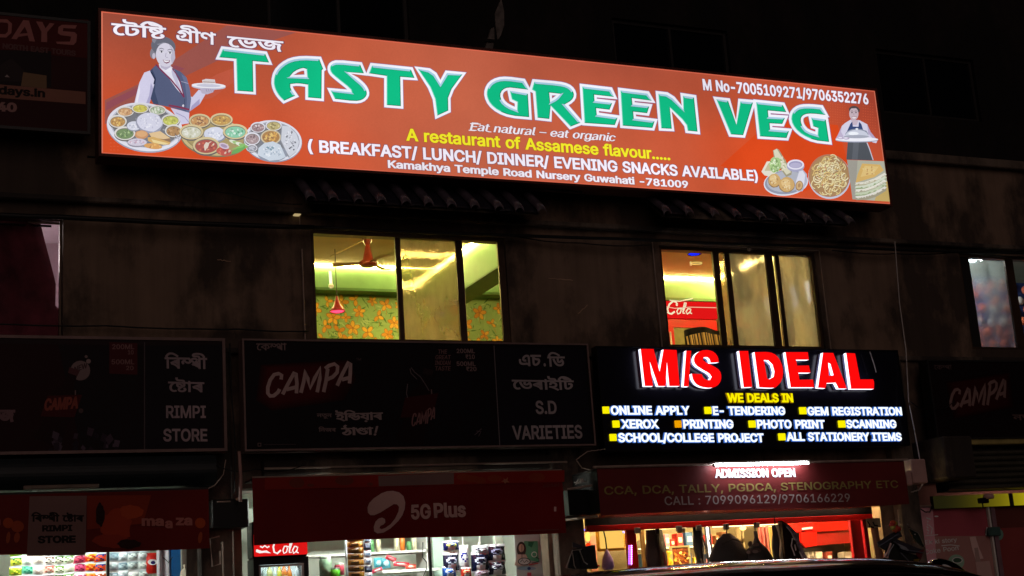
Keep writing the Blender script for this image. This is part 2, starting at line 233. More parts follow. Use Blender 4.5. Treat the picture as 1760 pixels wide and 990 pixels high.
# outlines of the letters, in thousandths of the letter size
FONT_A = r"""A=480=16,0;201,509;276,509;463,0;395,0;287,302;264,372;232,478;245,478;213,371;191,302;85,0|110,142;110,199;370,199;370,142
B=456=60,0;60,509;241,509;289,504;329,491;359,469;381,442;394,410;398,374;395,344;387,320;356,286;315,267;315,262;339,257;363,245;385,227;402,203;414,173;418,136;413,100;400,67;377,39;344,18;301,4;247,0|125,57;245,57;296,63;330,80;349,105;355,137;352,161;342,184;327,203;306,218;279,228;248,231;125,231|125,285;238,285;288,296;308,309;323,326;333,348;336,372;330,403;313,429;283,446;240,452;125,452
C=510=267,-7;205,1;150,25;104,63;70,115;48,179;40,254;48,329;70,393;104,445;150,484;205,508;267,516;340,504;373,490;402,471;427,447;448,418;463,385;473,348;408,348;389,395;357,428;315,449;267,456;223,450;184,432;150,403;125,364;109,314;103,254;109,194;125,145;151,105;184,76;223,59;267,53;315,60;357,81;389,114;408,160;473,160;463,124;448,91;428,62;402,38;373,19;341,5;305,-4
D=502=219,0;96,0;96,57;215,57;272,63;318,81;354,110;379,149;394,198;399,255;394,312;379,361;354,399;320,428;275,446;221,452;93,452;93,509;225,509;294,501;353,478;399,441;433,391;455,329;462,255;455,181;433,119;398,68;351,31;291,8|125,509;125,0;60,0;60,509
E=419=60,0;60,509;372,509;372,452;125,452;125,286;355,286;355,229;125,229;125,57;375,57;375,0
F=410=60,0;60,509;369,509;369,452;125,452;125,278;346,278;346,221;125,221;125,0
G=520=269,-7;205,1;149,25;104,64;69,116;47,179;40,254;47,329;69,393;103,445;149,484;203,508;265,516;304,513;340,504;374,489;403,469;429,445;449,416;465,384;474,349;408,349;387,393;356,427;315,448;265,456;222,450;183,432;150,404;125,364;109,314;103,254;109,194;125,145;151,105;184,76;224,59;269,53;309,57;345,71;374,93;396,123;410,160;415,202;434,199;283,199;283,256;478,256;478,200;471,141;451,91;419,50;377,19;326,0
H=517=60,0;60,509;125,509;125,289;392,289;392,509;457,509;457,0;392,0;392,232;125,232;125,0
I=301=31,0;31,57;118,57;118,452;31,452;31,509;269,509;269,452;183,452;183,57;269,57;269,0
J=396=185,-7;124,3;75,33;44,81;33,145;33,173;98,173;98,145;104,104;122,74;149,56;185,50;220,56;248,74;266,104;272,145;272,509;336,509;336,145;326,81;294,33;246,3
K=467=104,145;104,216;139,261;174,303;364,509;448,509;231,276;228,276|60,0;60,509;125,509;125,334;124,225;125,193;125,0|372,0;188,259;228,309;449,0
L=393=60,0;60,509;125,509;125,57;361,57;361,0
M=628=60,0;60,509;152,509;277,187;322,49;307,49;352,187;476,509;568,509;568,0;504,0;507,457;513,457;498,409;456,291;342,0;286,0;170,291;112,457;119,457;122,0
N=523=60,0;60,509;136,509;343,183;363,151;388,107;414,55;405,54;401,108;399,157;399,509;463,509;463,0;387,0;202,290;177,331;108,452;119,454;125,291;125,0
O=533=267,-7;205,1;150,25;105,63;70,115;48,179;40,254;48,329;70,393;105,445;150,484;205,508;267,516;329,508;384,484;429,445;464,393;486,329;493,254;486,179;464,115;429,63;384,25;329,1|267,53;310,59;349,76;383,105;408,144;425,194;430,254;425,314;408,365;383,404;349,433;310,450;267,456;223,450;184,433;151,404;125,364;109,314;103,254;109,194;125,144;151,105;184,76;223,59
P=445=60,0;60,509;235,509;289,503;332,487;366,462;390,430;404,391;409,348;404,304;390,265;366,233;332,207;289,191;235,186;109,186;109,242;233,242;269,246;297,256;318,272;333,294;342,319;344,348;342,376;333,402;318,423;297,439;268,449;232,452;125,452;125,0
Q=533=245,159;313,159;468,-48;401,-48;346,27;331,46|267,-7;205,1;150,25;105,63;70,115;48,179;40,254;48,329;70,393;105,445;150,484;205,508;267,516;329,508;384,484;429,445;464,393;486,329;493,254;486,179;464,115;429,63;384,25;329,1|267,53;310,59;349,76;383,105;408,144;425,194;430,254;425,314;408,365;383,404;349,433;310,450;267,456;223,450;184,433;151,404;125,364;109,314;103,254;109,194;125,144;151,105;184,76;223,59
R=449=60,0;60,509;236,509;290,504;333,489;367,465;390,433;405,395;409,352;405,309;390,271;367,240;333,217;289,203;236,198;96,198;96,255;234,255;269,258;298,267;319,281;334,300;342,324;345,352;342,380;334,405;319,425;298,440;269,449;233,452;125,452;125,0|353,0;230,229;303,229;428,0
S=446=224,-9;172,-4;128,9;91,31;64,60;46,96;38,137;104,137;110,110;123,88;142,71;166,59;224,49;257,52;286,60;311,74;329,92;341,114;346,139;342,161;332,179;296,205;245,222;184,239;128,260;86,289;60,326;52,372;58,413;75,448;102,476;138,498;180,511;227,516;275,511;316,498;351,476;377,449;394,415;401,378;337,378;326,412;302,437;267,453;225,459;194,456;167,448;145,435;129,418;118,398;115,376;119,352;131,334;169,308;212,293;264,279;312,264;359,238;395,198;405,171;408,139;403,99;386,64;360,34;323,11;278,-4
T=448=32,452;32,509;417,509;417,452;257,452;257,0;193,0;193,452
U=517=259,-8;203,-2;154,15;114,43;85,80;66,124;60,173;60,509;124,509;124,178;128,144;141,113;160,87;187,68;220,56;259,52;298,56;331,68;357,87;377,113;389,144;393,178;393,509;457,509;457,173;451,124;433,80;403,43;363,15;315,-2
V=480=204,0;16,509;84,509;192,206;215,137;248,31;235,31;267,138;290,206;395,509;463,509;278,0
W=686=155,0;16,509;82,509;163,196;187,94;197,40;189,40;211,145;224,196;306,509;380,509;462,196;486,94;497,40;488,40;510,145;603,509;670,509;530,0;455,0;368,323;351,391;336,475;350,475;335,395;318,323;230,0
X=474=18,0;217,284;217,236;29,509;104,509;204,361;223,329;243,292;232,292;252,329;298,400;374,509;446,509;259,239;259,287;456,0;382,0;292,129;268,165;230,231;244,231;225,196;182,129;91,0
Y=472=203,0;203,208;16,509;91,509;192,344;222,292;250,230;224,230;251,293;280,344;381,509;455,509;268,208;268,0
Z=438=42,0;42,46;273,385;306,431;341,476;348,454;285,452;40,452;40,509;397,509;397,462;169,129;134,81;97,33;90,54;152,57;399,57;399,0
a=389=160,-9;126,-5;94,5;68,22;48,45;35,73;30,108;34,138;43,161;58,179;78,193;125,211;178,220;234,227;265,235;273,243;267,297;240,322;196,331;149,322;118,301;100,274;41,291;57,322;79,346;104,364;133,375;194,384;239,379;286,360;306,343;322,320;333,290;337,251;337,0;277,0;277,52;272,52;252,25;215,1|170,45;202,49;228,59;248,74;263,93;272,115;276,138;276,190;259,182;175,168;134,159;103,139;95,124;92,105;102,72;130,52
b=425=229,-8;198,-5;172,4;138,31;118,59;112,59;112,0;53,0;53,509;114,509;114,319;118,319;137,346;171,373;197,381;229,384;274,378;313,361;345,332;370,293;385,245;390,189;385,133;370,84;346,45;313,16;274,-2|220,47;253,51;279,66;301,88;316,117;325,151;328,189;325,227;316,261;301,290;280,311;253,325;220,330;188,325;161,312;140,291;125,263;116,229;113,189;116,150;125,115;140,86;162,65;188,51
c=396=207,-8;159,-2;117,16;82,46;56,85;40,133;34,187;40,243;56,291;82,330;117,360;159,378;207,384;260,377;305,356;340,322;362,277;303,262;290,289;270,311;242,325;207,330;173,325;145,310;124,287;108,258;99,224;96,187;99,151;108,117;124,89;145,66;173,51;207,46;243,52;271,66;292,89;304,117;363,102;341,56;306,21;261,-1
d=425=195,-8;151,-2;111,16;79,45;55,84;39,133;34,189;39,245;55,293;79,332;112,361;151,378;196,384;228,381;253,373;287,346;306,319;311,319;311,509;372,509;372,0;313,0;313,59;307,59;287,31;252,4;227,-5|205,47;236,51;263,65;284,86;299,115;309,150;312,189;309,229;300,263;284,291;263,312;237,325;205,330;172,325;145,311;124,290;108,261;99,227;96,189;99,151;109,117;124,88;145,66;172,51
e=404=212,-8;161,-2;117,16;82,46;56,85;40,132;34,187;39,242;55,290;81,329;115,359;157,378;205,384;266,374;294,361;319,341;341,315;357,282;368,242;371,194;371,169;75,169;75,221;338,221;310,202;307,237;298,269;283,294;263,314;237,326;205,330;173,326;146,313;125,294;109,270;99,241;96,211;96,178;100,139;110,106;128,80;151,61;179,50;212,46;254,53;285,73;306,105;365,91;353,63;335,39;311,19;283,4;249,-5
f=254=228,379;228,327;6,327;6,379|81,0;81,432;84,461;96,486;113,505;135,519;187,530;222,527;243,521;227,468;195,474;171,470;154,460;145,443;142,419;142,0
g=425=207,-151;168,-148;134,-140;82,-110;51,-69;101,-41;122,-66;154,-88;207,-97;249,-92;282,-75;304,-47;311,-6;311,68;306,68;287,41;252,16;227,8;195,5;152,10;113,27;80,53;55,90;39,136;34,191;39,246;55,293;80,332;112,361;152,378;196,384;228,382;253,373;288,346;308,319;313,319;313,379;372,379;372,-9;367,-54;350,-90;324,-117;291,-136;251,-147|205,59;237,63;264,75;285,95;300,121;309,154;312,193;309,231;300,264;285,291;264,312;237,325;205,330;172,325;145,312;124,290;109,262;99,229;96,193;99,155;109,123;124,96;145,76;172,63
h=410=114,227;114,0;53,0;53,509;114,509;114,287;102,287;124,332;152,362;187,379;227,384;264,380;295,369;321,349;341,321;353,285;357,240;357,0;296,0;296,235;290,275;273,304;246,323;210,329;184,326;161,317;141,303;126,283;117,257
i=166=53,0;53,379;114,379;114,0|84,443;67,446;54,455;44,468;41,483;44,499;54,512;67,521;84,524;100,521;114,512;123,499;126,483;123,468;114,455;100,446
j=166=53,379;114,379;114,-30;111,-63;102,-90;86,-113;65,-129;37,-139;-10,-143;-10,-87;25,-83;40,-72;50,-54;53,-29|83,443;67,446;53,455;44,468;41,483;44,499;53,512;67,521;83,524;100,521;114,512;123,499;126,483;123,468;114,455;100,446
k=381=110,137;110,212;121,212;284,379;360,379;184,199;177,199|53,0;53,509;114,509;114,0|294,0;148,186;191,229;372,0
l=189=139,-2;101,3;74,20;58,47;53,84;53,509;114,509;114,99;120,62;130,54;170,54;181,3;162,-1
m=609=53,0;53,379;112,379;112,295;108,295;118,323;132,346;172,376;219,386;257,380;287,361;309,331;321,295;312,295;322,321;337,343;381,375;437,386;468,383;497,372;522,354;541,328;553,296;557,255;557,0;496,0;496,254;490,289;473,313;447,326;419,330;395,328;374,320;345,290;335,247;335,0;274,0;274,260;269,288;253,311;229,326;199,330;158,320;140,307;126,289;117,266;114,238;114,0
n=409=114,227;114,0;53,0;53,379;112,379;112,287;102,287;124,332;152,362;187,379;227,384;264,380;295,369;321,349;341,321;353,285;357,240;357,0;296,0;296,235;290,275;273,304;246,323;210,329;184,326;161,317;141,303;126,283;117,257
o=415=207,-8;159,-2;117,16;82,46;56,85;40,133;34,187;40,243;56,291;82,330;117,360;159,378;207,384;256,378;299,360;333,330;359,291;376,243;381,187;376,133;359,85;333,46;299,16;256,-2|207,46;242,51;270,66;292,89;307,117;316,151;319,187;316,224;307,258;292,287;270,310;242,325;207,330;173,325;145,310;124,287;108,258;99,224;96,187;99,151;108,117;124,89;145,66;173,51
p=424=53,-143;53,379;112,379;112,319;118,319;137,346;171,373;197,381;229,384;274,378;313,361;345,332;370,293;385,245;390,189;385,133;370,84;346,45;313,16;274,-2;229,-8;198,-5;173,4;138,31;118,59;114,59;114,-143|220,47;253,51;279,66;301,88;316,117;325,151;328,189;325,227;316,261;301,290;280,311;253,325;220,330;188,325;161,312;140,291;125,263;116,229;113,189;116,150;125,115;140,86;162,65;188,51
q=424=372,-143;311,-143;311,59;306,59;287,31;252,4;227,-5;195,-8;151,-2;111,16;79,45;55,84;39,133;34,189;39,245;55,293;79,332;112,361;151,378;196,384;228,381;253,373;287,346;307,319;313,319;313,379;372,379|205,47;236,51;263,65;284,86;299,115;309,150;312,189;309,229;300,263;284,291;263,312;237,325;205,330;172,325;145,311;124,290;108,261;99,227;96,189;99,151;109,117;124,88;145,66;172,51
r=259=53,0;53,379;112,379;112,321;115,321;130,347;152,367;181,380;213,385;243,384;243,322;207,326;182,323;159,315;140,301;126,284;117,262;114,237;114,0
s=365=182,-8;145,-5;112,3;84,18;62,38;45,63;36,94;94,107;105,79;124,60;150,49;181,45;217,50;244,62;262,81;268,103;265,121;254,136;237,147;212,155;149,170;104,186;72,208;53,237;47,274;51,305;65,332;87,354;115,370;149,381;187,384;223,381;254,372;279,358;299,339;324,290;268,277;258,298;243,316;219,328;187,333;156,329;131,317;114,299;109,277;112,258;124,243;172,223;229,209;275,194;306,171;325,142;331,107;326,75;312,47;290,24;260,6;223,-5
t=227=204,379;204,327;6,327;6,379|65,471;126,471;126,98;128,76;136,61;150,53;170,50;202,54;213,2;192,-3;168,-4;125,2;92,21;72,52;65,93
u=410=182,-5;146,-1;115,11;89,31;69,59;57,95;53,139;53,379;114,379;114,144;119,105;137,75;164,56;200,50;226,53;249,62;268,77;283,97;293,122;296,153;296,379;357,379;357,0;298,0;298,92;307,92;286,47;257,17;222,0
v=389=163,0;17,379;84,379;165,155;187,87;206,21;184,21;203,87;224,155;305,379;371,379;226,0
w=567=138,0;23,379;87,379;133,214;154,137;175,41;165,41;186,135;206,214;252,379;316,379;362,214;382,136;402,41;391,41;413,135;434,214;480,379;545,379;429,0;368,0;319,172;277,338;291,338;263,225;199,0
y=390=47,-139;61,-86;104,-89;130,-74;151,-36;163,-1;17,379;84,379;165,155;187,87;206,21;184,21;202,87;224,155;305,379;371,379;204,-58;177,-107;139,-136;91,-145;65,-143
z=380=42,0;42,46;254,320;254,323;48,323;48,379;333,379;333,331;126,60;126,56;339,56;339,0
0=453=227,-7;174,1;130,24;95,62;69,113;53,178;48,254;53,330;69,395;95,447;130,484;174,508;227,516;279,508;323,484;358,447;384,395;400,330;405,254;400,178;384,113;359,62;323,24;279,1|227,50;261,56;290,74;313,103;330,144;340,194;344,254;340,314;330,365;313,405;290,435;261,453;227,460;192,453;163,435;140,405;123,365;113,314;109,254;113,194;123,144;140,103;163,74;192,56
1=454=76,0;76,55;391,55;391,0|276,509;276,0;212,0;212,448;209,448;86,358;86,427;198,509
2=453=64,0;64,47;234,229;282,282;311,327;320,371;317,397;308,419;293,436;273,449;224,460;196,457;172,447;153,433;139,413;130,390;127,362;66,362;71,405;86,442;111,473;143,496;182,511;225,516;268,511;306,497;337,474;361,445;376,411;381,372;371,318;336,259;267,180;153,60;153,57;389,57;389,0
3=453=218,-7;173,-3;133,10;98,30;70,57;52,91;44,132;109,132;115,107;126,87;144,71;165,59;219,50;275,61;297,74;315,93;325,116;329,145;326,172;316,196;299,217;275,234;242,244;201,248;157,248;157,299;288,448;288,452;70,452;70,509;372,509;372,461;211,278;211,289;264,288;308,276;344,253;371,222;387,186;393,145;387,103;370,66;344,36;309,12;266,-2
4=453=40,105;40,158;247,509;311,509;109,166;109,163;413,163;413,105|282,0;282,318;343,318;343,0
5=453=221,-7;178,-2;140,11;108,32;83,60;66,93;60,130;122,130;127,108;138,89;173,60;221,50;250,53;276,64;298,82;314,104;324,131;328,162;324,193;314,221;297,244;275,262;248,273;218,277;167,268;128,246;67,253;96,509;366,509;366,452;151,452;134,301;178,325;229,334;263,330;294,321;321,306;345,285;364,260;379,231;388,199;391,163;385,117;369,76;343,41;309,15;268,-1
6=453=226,-7;182,-1;142,15;109,40;84,74;69,115;64,162;68,199;80,239;137,340;252,509;322,509;151,261;145,261;165,288;196,307;235,314;278,309;316,295;346,271;370,240;384,201;389,157;384,112;368,73;343,39;310,14;271,-2|226,48;254,52;279,63;299,79;314,101;324,128;327,157;324,187;314,213;299,235;279,251;254,262;226,265;198,262;174,252;153,235;138,214;128,188;125,158;128,128;138,102;153,79;174,63;198,52
7=453=97,0;323,448;323,452;62,452;62,509;391,509;391,449;165,0
8=453=226,-7;178,-2;136,11;101,33;74,62;57,96;52,135;55,166;65,195;81,220;101,241;125,256;153,267;119,282;93,308;76,342;70,380;75,417;90,450;114,477;146,498;184,511;226,516;269,511;306,498;337,477;361,450;377,417;382,380;376,342;359,308;333,282;300,267;327,256;351,241;372,220;387,195;397,166;401,135;395,96;378,62;352,33;317,11;275,-2|226,49;258,52;285,60;307,74;323,91;333,113;337,139;333,165;322,189;305,208;283,223;256,232;226,235;196,232;169,223;147,208;130,189;119,165;115,139;119,113;129,91;145,74;167,60;195,52|226,290;274,300;293,313;307,330;316,351;319,376;316,399;308,420;294,437;275,449;226,460;177,449;159,437;145,420;136,399;133,376;136,351;145,330;159,313;178,300
9=453=226,516;271,510;310,494;343,468;368,434;384,393;389,347;385,309;373,270;315,168;200,0;130,0;301,248;307,248;287,221;257,202;218,195;175,199;137,214;106,237;83,269;68,307;64,352;69,397;85,436;110,469;143,494;182,510|226,460;199,457;174,446;154,429;138,407;129,381;125,352;129,322;138,295;154,274;174,257;199,247;226,243;254,247;279,257;299,273;314,295;324,321;327,350;324,381;314,407;299,429;279,446;254,457
/=249=235,533;71,-76;14,-76;178,533
(=273=89,207;101,324;132,441;177,539;236,539;191,428;161,313;151,207;160,115;188,16;236,-96;177,-96;139,-21;111,55;95,131
)=273=37,-96;86,18;113,116;122,207;112,313;82,428;37,539;97,539;142,441;173,323;184,207;178,130;161,53;134,-22;97,-96
-=453=337,244;337,188;114,188;114,244
–=349=350,244;350,188;0,188;0,244
.=188=95,-4;78,-1;63,9;53,24;50,41;53,59;63,73;78,83;95,87;113,83;128,73;138,59;141,41;138,24;128,9;113,-1
,=187=38,-119;68,71;137,71;84,-119
:=188=95,-4;78,-1;63,9;53,24;50,41;53,59;63,73;78,83;95,87;113,83;128,73;138,59;141,41;138,24;128,9;113,-1|95,271;78,274;63,284;53,299;50,316;53,334;63,349;78,359;95,362;113,359;128,349;138,334;141,316;138,299;128,284;113,274
!=196=67,160;63,509;132,509;128,160|98,-4;81,-1;66,9;56,24;52,41;56,58;66,73;81,83;98,86;116,83;130,73;140,58;143,41;140,24;130,9;116,-1
₹=376=358,388;341,329;18,329;36,388|206,0;25,221;24,264;114,264;173,274;195,287;211,305;220,327;224,355;217,395;197,425;163,444;114,451;18,451;36,509;114,509;169,504;214,489;248,465;272,434;286,397;291,355;286,317;273,282;251,252;219,228;176,213;119,208;286,4;286,0|358,509;341,450;86,452;103,509
"""
